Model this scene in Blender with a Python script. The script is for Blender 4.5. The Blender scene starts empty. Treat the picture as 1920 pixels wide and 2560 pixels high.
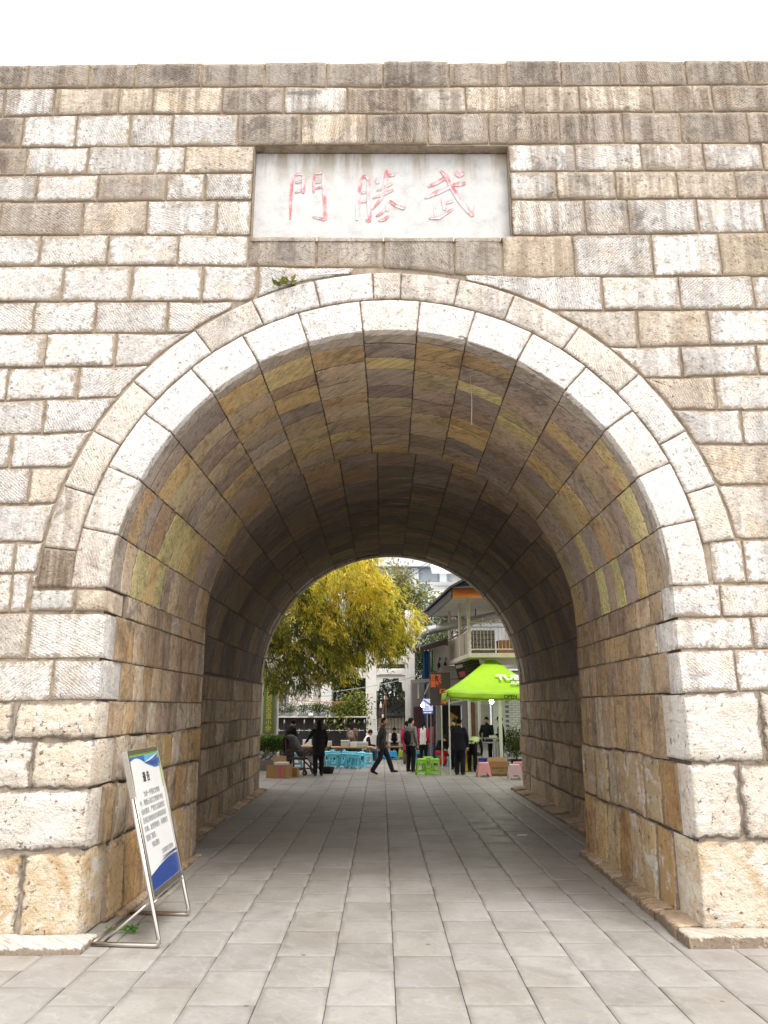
import bpy, bmesh, math, random
import numpy as np
from mathutils import Vector, Matrix, Euler
R = math.radians
random.seed(7)
scene = bpy.context.scene
COL = scene.collection

# ------------------------------------------------------------------ camera, sky, sun, exposure
cam_d = bpy.data.cameras.new('camera')
cam_d.sensor_fit = 'HORIZONTAL'
cam_d.sensor_width = 36.0
cam_d.lens = 36.0
cam_d.clip_end = 600
cam = bpy.data.objects.new('camera', cam_d)
COL.objects.link(cam)
cam.location = (0, 0, 2.0)
cam.rotation_euler = (R(90 + 14.233), 0, R(-0.178))
scene.camera = cam

SUN_EL, SUN_AZ = 60.0, 148.0          # azimuth measured clockwise from the viewing direction (+y)
world = bpy.data.worlds.new('World')
scene.world = world
world.use_nodes = True
wt = world.node_tree
wt.nodes.clear()
sky = wt.nodes.new('ShaderNodeTexSky')
sky.sky_type = 'NISHITA'
sky.sun_disc = False
sky.sun_elevation = R(SUN_EL)
sky.sun_rotation = R(SUN_AZ)
sky.dust_density = 4.0
sky.ozone_density = 1.0
hs = wt.nodes.new('ShaderNodeHueSaturation')       # cloud cover takes the blue out of the sky
hs.inputs['Saturation'].default_value = 0.10
mixw = wt.nodes.new('ShaderNodeMixRGB')             # an even cloud layer
mixw.inputs[0].default_value = 0.75
mixw.inputs[2].default_value = (10.2, 10.1, 10.1, 1)
bg = wt.nodes.new('ShaderNodeBackground')
bg.inputs['Strength'].default_value = 0.10
wo = wt.nodes.new('ShaderNodeOutputWorld')
wt.links.new(sky.outputs[0], hs.inputs['Color'])
wt.links.new(hs.outputs[0], mixw.inputs[1])
wt.links.new(mixw.outputs[0], bg.inputs['Color'])
wt.links.new(bg.outputs[0], wo.inputs['Surface'])

sun_d = bpy.data.lights.new('sun', 'SUN')
sun_d.energy = 1.5
sun_d.angle = R(28)
sun_d.color = (1.0, 0.955, 0.90)
sun = bpy.data.objects.new('sun', sun_d)
COL.objects.link(sun)
_d = Vector((math.sin(R(SUN_AZ)) * math.cos(R(SUN_EL)), math.cos(R(SUN_AZ)) * math.cos(R(SUN_EL)), math.sin(R(SUN_EL))))
sun.rotation_euler = _d.to_track_quat('Z', 'Y').to_euler()
sun.location = (4, -10, 30)

vs = scene.view_settings
vs.view_transform = 'Standard'
vs.look = 'None'
vs.gamma = 1.0
vs.use_curve_mapping = False
vs.exposure = 1.08
scene.cycles.max_bounces = 8
scene.cycles.diffuse_bounces = 4
scene.cycles.glossy_bounces = 3
scene.cycles.transparent_max_bounces = 12
scene.cycles.use_denoising = True

# ------------------------------------------------------------------ small helpers
def tag(o, label=None, cat=None, group=None, kind=None):
    if label: o['label'] = label
    if cat: o['category'] = cat
    if group: o['group'] = group
    if kind: o['kind'] = kind
    return o

def empty(name, loc=(0, 0, 0), rz=0.0):
    o = bpy.data.objects.new(name, None)
    COL.objects.link(o)
    o.location = loc
    o.rotation_euler = (0, 0, rz)
    o.empty_display_size = 0.1
    return o

def mobj(name, verts, faces, mat=None, parent=None, smooth=False, attr=None):
    me = bpy.data.meshes.new(name)
    me.from_pydata([tuple(v) for v in verts], [], faces)
    if smooth:
        me.polygons.foreach_set('use_smooth', [True] * len(me.polygons))
    if attr is not None:
        for an, av in attr.items():
            if np.ndim(av) == 1:
                a = me.attributes.new(an, 'FLOAT', 'POINT')
                a.data.foreach_set('value', np.asarray(av, dtype=np.float32))
            else:
                a = me.attributes.new(an, 'FLOAT_COLOR', 'POINT')
                a.data.foreach_set('color', np.asarray(av, dtype=np.float32).ravel())
    o = bpy.data.objects.new(name, me)
    COL.objects.link(o)
    if mat is not None:
        me.materials.append(mat)
    if parent is not None:
        o.parent = parent
    return o

class MB:
    """collects simple shapes and links them as one mesh"""
    def __init__(s, M=None):
        s.v, s.f, s.M = [], [], M
    def add(s, vs_, fs_):
        b = len(s.v)
        s.v += [tuple(s.M @ Vector(v)) if s.M is not None else tuple(v) for v in vs_]
        s.f += [tuple(i + b for i in f) for f in fs_]
        return s
    def box(s, x0, x1, y0, y1, z0, z1):
        return s.add([(x0, y0, z0), (x1, y0, z0), (x1, y1, z0), (x0, y1, z0), (x0, y0, z1), (x1, y0, z1), (x1, y1, z1), (x0, y1, z1)],
                     [(0, 3, 2, 1), (4, 5, 6, 7), (0, 1, 5, 4), (1, 2, 6, 5), (2, 3, 7, 6), (3, 0, 4, 7)])
    def hexa(s, p8):
        return s.add(p8, [(0, 3, 2, 1), (4, 5, 6, 7), (0, 1, 5, 4), (1, 2, 6, 5), (2, 3, 7, 6), (3, 0, 4, 7)])
    def loft(s, rings, cap=True, closed=True):
        n = len(rings[0])
        v = [p for r in rings for p in r]
        f = []
        for i in range(len(rings) - 1):
            for j in range(n if closed else n - 1):
                k = (j + 1) % n
                f.append((i * n + j, i * n + k, (i + 1) * n + k, (i + 1) * n + j))
        if cap:
            f.append(tuple(range(n - 1, -1, -1)))
            f.append(tuple(range((len(rings) - 1) * n, len(rings) * n)))
        return s.add(v, f)
    def tube(s, pts, r, n=8):
        pts = [Vector(p) for p in pts]
        rr = r if isinstance(r, (list, tuple)) else [r] * len(pts)
        rings = []
        up = None
        for i, p in enumerate(pts):
            t = (pts[min(i + 1, len(pts) - 1)] - pts[max(i - 1, 0)])
            t = t.normalized() if t.length > 1e-9 else Vector((0, 0, 1))
            if up is None:
                up = Vector((0, 0, 1)) if abs(t.z) < .9 else Vector((1, 0, 0))
            a = t.cross(up)
            if a.length < 1e-6:
                a = t.cross(Vector((0, 1, 0.1)))
            a.normalize()
            b = a.cross(t).normalized()
            up = b
            rings.append([p + (a * math.cos(2 * math.pi * j / n) + b * math.sin(2 * math.pi * j / n)) * rr[i] for j in range(n)])
        return s.loft(rings)
    def bar(s, p, q, w, h=None):
        """square bar between two points"""
        p, q = Vector(p), Vector(q)
        h = h or w
        t = (q - p).normalized()
        a = t.cross(Vector((0, 0, 1)))
        if a.length < 1e-4: a = Vector((1, 0, 0))
        a.normalize()
        b = a.cross(t).normalized()
        rings = [[c + a * sx * w / 2 + b * sz * h / 2 for sx, sz in ((-1, -1), (1, -1), (1, 1), (-1, 1))] for c in (p, q)]
        return s.loft(rings)
    def lathe(s, prof, c=(0, 0, 0), n=14):
        rings = [[(c[0] + r * math.cos(2 * math.pi * j / n), c[1] + r * math.sin(2 * math.pi * j / n), c[2] + z) for j in range(n)] for r, z in prof]
        return s.loft(rings)
    def prism(s, poly, y0, y1):
        """polygon in x,z extruded along y"""
        n = len(poly)
        v = [(x, y0, z) for x, z in poly] + [(x, y1, z) for x, z in poly]
        f = [tuple(range(n)), tuple(range(2 * n - 1, n - 1, -1))] + [(i, i + n, (i + 1) % n + n, (i + 1) % n) for i in range(n)]
        return s.add(v, f)
    def ball(s, c, r, n=10, m=7):
        rx, ry, rz = r if isinstance(r, (tuple, list)) else (r, r, r)
        rings = []
        for i in range(m + 1):
            t = math.pi * (i + .02) / (m + .04)
            rings.append([(c[0] + rx * math.sin(t) * math.cos(2 * math.pi * j / n), c[1] + ry * math.sin(t) * math.sin(2 * math.pi * j / n), c[2] - rz * math.cos(t)) for j in range(n)])
        return s.loft(rings)
    def build(s, name, mat=None, parent=None, smooth=False, bevel=0):
        o = mobj(name, s.v, s.f, mat, parent, smooth)
        if bevel:
            b = o.modifiers.new('bevel', 'BEVEL')
            b.width = bevel
            b.segments = 2
            b.limit_method = 'ANGLE'
        return o

def copy_tree(o, parent=None):
    c = o.copy()
    COL.objects.link(c)
    if parent is not None: c.parent = parent
    for ch in list(o.children):
        copy_tree(ch, c)
    return c

# ------------------------------------------------------------------ materials
class NT:
    def __init__(s, name):
        s.m = bpy.data.materials.new(name)
        s.m.use_nodes = True
        s.t = s.m.node_tree
        s.t.nodes.clear()
        s.out = s.t.nodes.new('ShaderNodeOutputMaterial')
        s.b = s.t.nodes.new('ShaderNodeBsdfPrincipled')
        s.t.links.new(s.b.outputs[0], s.out.inputs[0])
    def n(s, typ, ins=None, **props):
        nd = s.t.nodes.new('ShaderNode' + typ)
        for k, v in props.items(): setattr(nd, k, v)
        for k, v in (ins or {}).items():
            s.set(nd.inputs[k], v)
        return nd
    def set(s, sock, v):
        if isinstance(v, bpy.types.NodeSocket): s.t.links.new(v, sock)
        elif isinstance(v, bpy.types.Node): s.t.links.new(v.outputs[0], sock)
        else:
            if sock.type == 'RGBA' and len(v) == 3: v = (*v, 1)
            sock.default_value = v
    def math(s, op, a, b=0.0, c=None, clamp=False):
        nd = s.n('Math', operation=op, use_clamp=clamp)
        s.set(nd.inputs[0], a); s.set(nd.inputs[1], b)
        if c is not None: s.set(nd.inputs[2], c)
        return nd.outputs[0]
    def mix(s, f, a, b, mode='MIX'):
        nd = s.n('MixRGB', blend_type=mode)
        s.set(nd.inputs[0], f); s.set(nd.inputs[1], a); s.set(nd.inputs[2], b)
        return nd.outputs[0]
    def noise(s, vec, scale, detail=3.0, rough=.55, dist=0.0):
        nd = s.n('TexNoise', {'Scale': scale, 'Detail': detail, 'Roughness': rough, 'Distortion': dist})
        if vec is not None: s.set(nd.inputs['Vector'], vec)
        return nd.outputs[0]
    def ramp(s, f, stops, interp='LINEAR'):
        nd = s.n('ValToRGB')
        nd.color_ramp.interpolation = interp
        e = nd.color_ramp.elements
        while len(e) < len(stops): e.new(0.5)
        for el, (p, c) in zip(e, stops):
            el.position = p
            el.color = (c, c, c, 1) if isinstance(c, (int, float)) else (*c, 1)
        s.set(nd.inputs[0], f)
        return nd.outputs[0]
    def mapr(s, f, a, b, c=0.0, d=1.0):
        nd = s.n('MapRange', {'From Min': a, 'From Max': b, 'To Min': c, 'To Max': d})
        s.set(nd.inputs['Value'], f)
        return nd.outputs[0]
    def pos(s):
        return s.n('NewGeometry').outputs['Position']
    def vscale(s, vec, sc, off=None):
        nd = s.n('VectorMath', operation='MULTIPLY'); s.set(nd.inputs[0], vec); nd.inputs[1].default_value = sc
        o = nd.outputs[0]
        if off is not None:
            ad = s.n('VectorMath', operation='ADD'); s.set(ad.inputs[0], o); s.set(ad.inputs[1], off); o = ad.outputs[0]
        return o
    def bump(s, h, strength=.5, dist=.01, normal=None):
        nd = s.n('Bump', {'Strength': strength, 'Distance': dist}); s.set(nd.inputs['Height'], h)
        if normal is not None: s.set(nd.inputs['Normal'], normal)
        s.set(s.b.inputs['Normal'], nd.outputs[0])
        return nd.outputs[0]

MATS = {}
def M_(name, col, rough=.6, metal=0.0, var=.12, scale=14.0, bump=.15, bdist=.004, spec=None, emis=None, trans=0.0, alpha=1.0):
    """plain painted, woven or cast surface: a base colour with blotches of wear and a fine grain"""
    if name in MATS: return MATS[name]
    k = NT(name)
    tc = k.n('TexCoord').outputs['Object']
    n1 = k.noise(tc, scale, 4, .6)
    n2 = k.noise(tc, scale * 7, 2, .6)
    d = tuple(c * (1 - var * 1.6) for c in col)
    l = tuple(min(1, c * (1 + var)) for c in col)
    c = k.mix(n1, d, l)
    k.set(k.b.inputs['Base Color'], c)
    k.set(k.b.inputs['Roughness'], k.mapr(n2, .2, .8, max(.03, rough - .1), min(1, rough + .1)))
    k.b.inputs['Metallic'].default_value = metal
    if spec is not None: k.b.inputs['Specular IOR Level'].default_value = spec
    if trans: k.b.inputs['Transmission Weight'].default_value = trans
    if alpha < 1: k.b.inputs['Alpha'].default_value = alpha
    if bump: k.bump(k.math('ADD', n2, n1), bump, bdist)
    if emis:
        k.b.inputs['Emission Color'].default_value = (*emis[0], 1)
        k.b.inputs['Emission Strength'].default_value = emis[1]
    MATS[name] = k.m
    return k.m

def stone_material(name, chisel, mortar, edge_w, streak_dark, grain=1.0, blotch=.55, edge_noise=1.1, sk=((5.5, 5.5, .42), (21, 21, .9), .7, .45, .58), lime=None):
    """dressed limestone: object colour per block, tool marks, mortar smeared over the arrises, rain streaks by object alpha"""
    k = NT(name)
    oi = k.n('ObjectInfo')
    P = k.pos()
    rnd = oi.outputs['Random']
    sep = k.n('SeparateXYZ'); k.set(sep.inputs[0], P)
    xy = k.math('ADD', sep.outputs['X'], sep.outputs['Y'])
    off = k.math('MULTIPLY', rnd, 37.0)
    comb = k.n('CombineXYZ'); k.set(comb.inputs[0], k.math('ADD', xy, off)); k.set(comb.inputs[1], off); k.set(comb.inputs[2], sep.outputs['Z'])
    loc = comb.outputs[0]
    r2 = k.math('FRACT', k.math('MULTIPLY', rnd, 91.7))
    r3 = k.math('FRACT', k.math('MULTIPLY', rnd, 23.1))
    n_m = k.noise(loc, 15, 4, .6, .4)
    n_l = k.noise(loc, 3.0, 5, .65, .3)
    n_f = k.noise(loc, 50 * grain, 4, .7)
    # tool marks: short parallel strokes, with another slant, spacing and depth on each block
    ang = k.math('ADD', k.math('MULTIPLY', r2, 1.2), 0.15)
    flip = k.math('GREATER_THAN', k.math('FRACT', k.math('MULTIPLY', rnd, 17.3)), .78)
    ang = k.math('MULTIPLY', ang, k.math('SUBTRACT', 1.0, k.math('MULTIPLY', flip, 1.8)))
    vr = k.n('VectorRotate', rotation_type='AXIS_ANGLE'); k.set(vr.inputs['Vector'], loc); vr.inputs['Axis'].default_value = (0, 1, 0); k.set(vr.inputs['Angle'], ang)
    wv = k.n('TexWave', {'Distortion': 7.0, 'Detail': 3.0, 'Detail Scale': 2.6, 'Detail Roughness': .7}, wave_type='BANDS', bands_direction='X', wave_profile='SIN')
    k.set(wv.inputs['Scale'], k.mapr(r3, 0, 1, 8.0, 12.5))
    k.set(wv.inputs['Vector'], vr.outputs[0])
    # strokes break off along their length
    brk = k.noise(k.vscale(vr.outputs[0], (26, 26, 7)), 1.0, 2, .6)
    amp = k.math('MULTIPLY', k.mapr(r3, .28, 1, .0, 1.0), k.ramp(k.math('ADD', k.math('MULTIPLY', n_l, .5), k.math('MULTIPLY', brk, .5)), [(.38, .12), (.58, 1.0)]))
    cw = k.math('MULTIPLY', k.math('MULTIPLY', wv.outputs[0], chisel), amp)
    peck = k.math('MULTIPLY', k.noise(loc, 30, 3, .6, 1.2), k.mapr(r3, 0, .6, .9, 0.0))
    h = k.math('ADD', k.math('ADD', cw, k.math('SUBTRACT', peck, k.mapr(r3, 0, .6, .2, 0.0))), k.math('ADD', k.math('MULTIPLY', n_f, 1.15), k.math('MULTIPLY', n_m, 1.0)))
    base = oi.outputs['Color']
    tone = k.mapr(h, .76, 1.20 + chisel * .46, .57, 1.20)
    cmb = k.n('CombineXYZ'); k.set(cmb.inputs[0], tone); k.set(cmb.inputs[1], tone); k.set(cmb.inputs[2], tone)
    c = k.mix(1.0, base, cmb.outputs[0], 'MULTIPLY')
    # weathering that follows the stone, not the light: warm iron bloom, grey crust
    warm = k.mix(1.0, c, (1.0, .84, .62), 'MULTIPLY')
    c = k.mix(k.ramp(n_l, [(.50, 0.0), (.72, blotch)]), c, warm)
    crust = k.noise(P, 1.6, 6, .7, .5)
    c = k.mix(k.math('MULTIPLY', k.ramp(crust, [(.50, 0.0), (.66, 1.0)]), k.math('MULTIPLY', oi.outputs['Alpha'], .55)), c, k.mix(1.0, c, (.55, .49, .43), 'MULTIPLY'))
    pit = k.ramp(k.noise(loc, 26, 3, .75), [(.31, 1.0), (.42, 0.0)])
    c = k.mix(k.math('MULTIPLY', pit, .65), c, tuple(x * .45 for x in mortar))
    # rain streaks
    st = k.noise(k.vscale(P, sk[0]), 1.0, 5, .62, .3)
    st2 = k.noise(k.vscale(P, sk[1]), 1.0, 3, .6)
    sf = k.math('MULTIPLY', k.ramp(k.math('ADD', k.math('MULTIPLY', st, sk[2]), k.math('MULTIPLY', st2, 1 - sk[2])), [(sk[3], 0.0), (sk[4], 1.0)]), oi.outputs['Alpha'])
    sf = k.math('MULTIPLY', sf, k.mapr(n_f, .3, .7, .45, 1.0))
    c = k.mix(sf, c, k.mix(1.0, c, streak_dark, 'MULTIPLY'))
    if lime:      # pale lime leached out along the joints
        lf = k.noise(k.vscale(P, lime[0]), 1.0, 4, .7, .25)
        c = k.mix(k.math('MULTIPLY', k.ramp(lf, [(lime[1], 0.0), (lime[1] + .07, 1.0)]), k.mapr(n_m, .35, .65, .15, lime[2])), c, (.60, .555, .49))
    # soot and lichen spots
    sp_ = k.noise(P, 2.3, 7, .75, .8)
    c = k.mix(k.math('MULTIPLY', k.ramp(sp_, [(.52, 0.0), (.63, 1.0)]), k.math('MULTIPLY', oi.outputs['Alpha'], .8)), c, (.115, .095, .08))
    # mortar and dirt over the edge of the block
    at = k.n('Attribute', attribute_name='edge')
    ef = k.math('ADD', at.outputs['Fac'], k.math('MULTIPLY', k.math('SUBTRACT', n_m, .5), edge_noise))
    ef = k.math('ADD', ef, k.math('MULTIPLY', k.math('SUBTRACT', n_l, .5), edge_noise * .8))
    ef = k.math('ADD', ef, k.math('MULTIPLY', k.math('SUBTRACT', n_f, .5), .5))
    em = k.mapr(ef, edge_w, edge_w + .25, 1.0, 0.0)
    mcol = k.mix(k.noise(loc, 11, 3), mortar, tuple(min(1, x * 1.5) for x in mortar))
    c = k.mix(k.math('MULTIPLY', em, .9), c, mcol)
    k.set(k.b.inputs['Base Color'], c)
    k.b.inputs['Roughness'].default_value = .88
    k.b.inputs['Specular IOR Level'].default_value = .25
    k.bump(k.math('SUBTRACT', h, k.math('MULTIPLY', pit, .6)), .85, .015)
    return k.m

def rubble_material(name):
    """old unworked base blocks: pitted, chipped, patched white, ochre and rust"""
    k = NT(name)
    oi = k.n('ObjectInfo'); P = k.pos()
    off = k.math('MULTIPLY', oi.outputs['Random'], 41.0)
    comb = k.n('CombineXYZ'); k.set(comb.inputs[0], off); k.set(comb.inputs[1], off)
    loc = k.vscale(P, (1, 1, 1), comb.outputs[0])
    n1 = k.noise(loc, 2.4, 6, .68, .6); n2 = k.noise(loc, 9, 5, .7, .3); n3 = k.noise(loc, 42, 4, .7)
    bed = k.noise(k.vscale(loc, (2, 2, 16)), 1.0, 4, .65, .3)
    c = k.mix(1.0, oi.outputs['Color'], k.ramp(n3, [(.25, .72), (.5, 1.0), (.75, 1.12)]), 'MULTIPLY')
    c = k.mix(k.math('MULTIPLY', k.ramp(n1, [(.45, 0.0), (.60, 1.0)]), oi.outputs['Alpha']), c, k.mix(n2, (.64, .48, .30), (.46, .31, .16)))
    c = k.mix(k.math('MULTIPLY', k.ramp(k.noise(loc, 3.3, 5, .7), [(.58, 0.0), (.70, .8)]), oi.outputs['Alpha']), c, (.40, .21, .09))
    c = k.mix(k.ramp(k.noise(loc, 2.0, 6, .75, .8), [(.56, 0.0), (.64, .55)]), c, (.34, .29, .24))
    c = k.mix(k.ramp(k.noise(loc, 4.1, 5, .7, .4), [(.54, 0.0), (.62, .9)]), c, (.74, .71, .66))
    c = k.mix(k.ramp(bed, [(.57, 0.0), (.68, .45)]), c, (.36, .30, .24))
    pit = k.ramp(k.noise(loc, 17, 4, .75), [(.31, 1.0), (.39, 0.0)])
    c = k.mix(k.math('MULTIPLY', pit, .85), c, (.09, .065, .045))
    at = k.n('Attribute', attribute_name='edge')
    ef = k.math('ADD', at.outputs['Fac'], k.math('MULTIPLY', k.math('SUBTRACT', n2, .5), 1.6))
    c = k.mix(k.mapr(ef, .10, .35, .85, 0.0), c, k.mix(n3, (.13, .10, .075), (.34, .30, .26)))
    k.set(k.b.inputs['Base Color'], c); k.b.inputs['Roughness'].default_value = .92; k.b.inputs['Specular IOR Level'].default_value = .2
    k.bump(k.math('SUBTRACT', k.math('ADD', k.math('MULTIPLY', n2, 1.6), k.math('ADD', k.math('MULTIPLY', n3, .7), k.math('MULTIPLY', bed, .5))), k.math('MULTIPLY', pit, .9)), .9, .03)
    return k.m

STONE = stone_material('dressed limestone', .85, (.32, .26, .195), .34, (.27, .215, .175), blotch=.55, edge_noise=1.7)
RINGM = stone_material('arch ring limestone', .6, (.30, .24, .18), .0, (.36, .29, .235), blotch=.35, edge_noise=.7)
VAULT = stone_material('vault stone', .15, (.13, .10, .075), .02, (.46, .40, .36), blotch=.8, edge_noise=.9, sk=((2.2, 3.5, 2.2), (8, 14, 8), .65, .52, .68), lime=((.7, 9.0, .7), .60, .75))
JAMBM = stone_material('jamb stone', .22, (.24, .185, .135), .24, (.36, .27, .20), 1.3, blotch=.9, edge_noise=1.5, sk=((3.2, 3.2, .8), (9, 9, 2.2), .72, .48, .64), lime=((6.0, 6.0, .55), .57, .8))
RUBBLE = rubble_material('old base stone')

k = NT('old lime mortar')
P = k.pos()
n1 = k.noise(P, 9, 5, .65); n2 = k.noise(P, 60, 3, .6)
c = k.ramp(n1, [(.3, (.17, .135, .10)), (.5, (.31, .25, .19)), (.75, (.42, .355, .285))])
k.set(k.b.inputs['Base Color'], c); k.b.inputs['Roughness'].default_value = .95
k.bump(k.math('ADD', n1, k.math('MULTIPLY', n2, .6)), .8, .012)
MORTAR = k.m
k = NT('dark joint filling')
P = k.pos(); n1 = k.noise(P, 14, 5, .65)
k.set(k.b.inputs['Base Color'], k.ramp(n1, [(.3, (.07, .053, .04)), (.7, (.24, .19, .145))])); k.b.inputs['Roughness'].default_value = .95
k.bump(n1, .8, .02)
JOINT = k.m

# ------------------------------------------------------------------ the gate
WY = 7.5                       # front face of the wall
CX, CZ = 0.09, 3.13            # arch centre
R_IN, R_MID, R_OUT = 2.77, 3.14, 3.47
Y_MID, Y_END = 11.55, 20.2     # end of the front vault, end of the wider inner vault
CXF, CZF, R_FAR = 0.24, 2.585, 3.32
def cx_front(y): return CX + .012 * (y - WY)

def stone_data(cor, F, us, ut, proud, gap=.02, skirt=.10, clean='', deep=None, rough=.005, jit=.006, e=.014, m=.045, rng=random, fine=False):
    """one block: cor = four (s,t) corners bl,br,tr,tl of its cell; F(s,t,h) puts it on its surface"""
    (s0, t0), (s1, t1), (s2, t2), (s3, t3) = cor
    Ls = (abs(s1 - s0) + abs(s2 - s3)) / 2 * us
    Lt = (abs(t3 - t0) + abs(t2 - t1)) / 2 * ut
    if Ls < .03 or Lt < .03: return None
    gs = {'l': gap / 2, 'r': gap / 2, 'b': gap / 2, 't': gap / 2}
    for ch in clean: gs[ch] = .0015
    def divs(L, g0, g1):
        if fine:
            ee, mm = min(e, L * .12), min(m, L * .25)
            n_ = max(2, int(L / .09))
            a_, b_ = (g0 + mm) / L, 1 - (g1 + mm) / L
            return [g0 / L, (g0 + ee) / L, a_] + [a_ + (b_ - a_) * q / n_ for q in range(1, n_)] + [b_, 1 - (g1 + ee) / L, 1 - g1 / L]
        ee, mm = min(e, L * .12), min(m, L * .25)
        mid = [.5] if L < .75 else [.35, .65]
        return [g0 / L, (g0 + ee) / L, (g0 + mm) / L] + mid + [1 - (g1 + mm) / L, 1 - (g1 + ee) / L, 1 - g1 / L]
    A = divs(Ls, gs['l'], gs['r'])
    B = divs(Lt, gs['b'], gs['t'])
    na, nb = len(A), len(B)
    V, E, F2 = [], [], []
    tilt_s, tilt_t = rng.uniform(-1, 1) * rough * .8, rng.uniform(-1, 1) * rough * .8
    prs = [0.2, .86, 1.0]
    eds = [0.0, .36, .80]
    for j, b in enumerate(B):
        for i, a in enumerate(A):
            pr = ed = 1.0
            for idx, side in ((i, 'l'), (na - 1 - i, 'r'), (j, 'b'), (nb - 1 - j, 't')):
                if idx < 3 and side not in clean:
                    pr = min(pr, prs[idx]); ed = min(ed, eds[idx])
            ss = (s0 * (1 - a) + s1 * a) * (1 - b) + (s3 * (1 - a) + s2 * a) * b
            tt = (t0 * (1 - a) + t1 * a) * (1 - b) + (t3 * (1 - a) + t2 * a) * b
            bd = (i < 2 or j < 2 or i > na - 3 or j > nb - 3)
            if bd and jit:
                ss += 0 if ((i == 0 and 'l' in clean) or (i == na - 1 and 'r' in clean)) else rng.uniform(-jit, jit) / us
                tt += 0 if ((j == 0 and 'b' in clean) or (j == nb - 1 and 't' in clean)) else rng.uniform(-jit, jit) / ut
            h = proud * pr + (rng.uniform(-rough, rough) if not (bd and clean) else 0) + tilt_s * (a - .5) * 2 + tilt_t * (b - .5) * 2
            V.append((ss, tt, h)); E.append(ed)
    faces = []
    for j in range(nb - 1):
        for i in range(na - 1):
            q = j * na + i
            faces.append((q, q + 1, q + na + 1, q + na))
    loop = [i for i in range(na)] + [j * na + na - 1 for j in range(1, nb)] + [(nb - 1) * na + i for i in range(na - 2, -1, -1)] + [j * na for j in range(nb - 2, 0, -1)]
    base = len(V)
    for q in loop:
        s_, t_, h_ = V[q]
        i, j = q % na, q // na
        dp = skirt
        if deep:
            if 'l' in deep and i == 0: dp = max(dp, deep['l'])
            if 'r' in deep and i == na - 1: dp = max(dp, deep['r'])
        V.append((s_, t_, -dp)); E.append(1.0 if dp > skirt else 0.0)
    nl = len(loop)
    for q in range(nl):
        r = (q + 1) % nl
        faces.append((loop[r], loop[q], base + q, base + r))
    verts = [F(*v) for v in V]
    return verts, faces, E

def poly_data(poly, F, proud, gap=.02, skirt=.10, rough=.004):
    """a block with a free outline (cut to fit the arch)"""
    pts = []
    n = len(poly)
    for i in range(n):
        p, q = poly[i], poly[(i + 1) % n]
        L = math.hypot(q[0] - p[0], q[1] - p[1])
        st = max(1, int(L / .12))
        for a in range(st):
            pts.append((p[0] + (q[0] - p[0]) * a / st, p[1] + (q[1] - p[1]) * a / st))
    n = len(pts)
    cx = sum(p[0] for p in pts) / n; cz = sum(p[1] for p in pts) / n
    def inset(d, j):
        r = []
        for p in pts:
            L = math.hypot(cx - p[0], cz - p[1]) + 1e-6
            f = min(.45, d / L)
            r.append((p[0] + (cx - p[0]) * f + random.uniform(-j, j), p[1] + (cz - p[1]) * f + random.uniform(-j, j)))
        return r
    V, E = [], []
    for ring, h, e in ((inset(gap / 2, .004), -skirt, 0), (inset(gap / 2, .004), proud * .15, 0), (inset(gap / 2 + .016, .005), proud * .8, .42), (inset(gap / 2 + .055, .006), proud, .9)):
        for p in ring:
            V.append((p[0], p[1], h + (random.uniform(-rough, rough) if h > 0 else 0))); E.append(e)
    V.append((cx, cz, proud)); E.append(1.0)
    faces = []
    for r in range(3):
        for i in range(n):
            k2 = (i + 1) % n
            faces.append((r * n + i, r * n + k2, (r + 1) * n + k2, (r + 1) * n + i))
    for i in range(n):
        faces.append((3 * n + i, 3 * n + (i + 1) % n, 4 * n))
    return [F(*v) for v in V], faces, E

def put(name, data, mat, parent, color):
    if data is None: return None
    o = mobj(name, data[0], data[1], mat, parent, True, {'edge': data[2]})
    o.color = color
    return o

class Mass:
    """blocks too many or too far to single out, joined"""
    def __init__(s): s.v, s.f, s.e = [], [], []
    def add(s, d):
        b = len(s.v); s.v += d[0]; s.f += [tuple(i + b for i in f) for f in d[1]]; s.e += d[2]
    def build(s, name, mat, parent, color):
        o = put(name, (s.v, s.f, s.e), mat, parent, color); o['kind'] = 'stuff'; return o

gate = empty('city_gate', (0, WY, 0))
tag(gate, 'pale stone city wall gate with a tall round arched passage and carved name tablet', 'gate')
gate.location = (0, 0, 0)
front_wall = None

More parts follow.
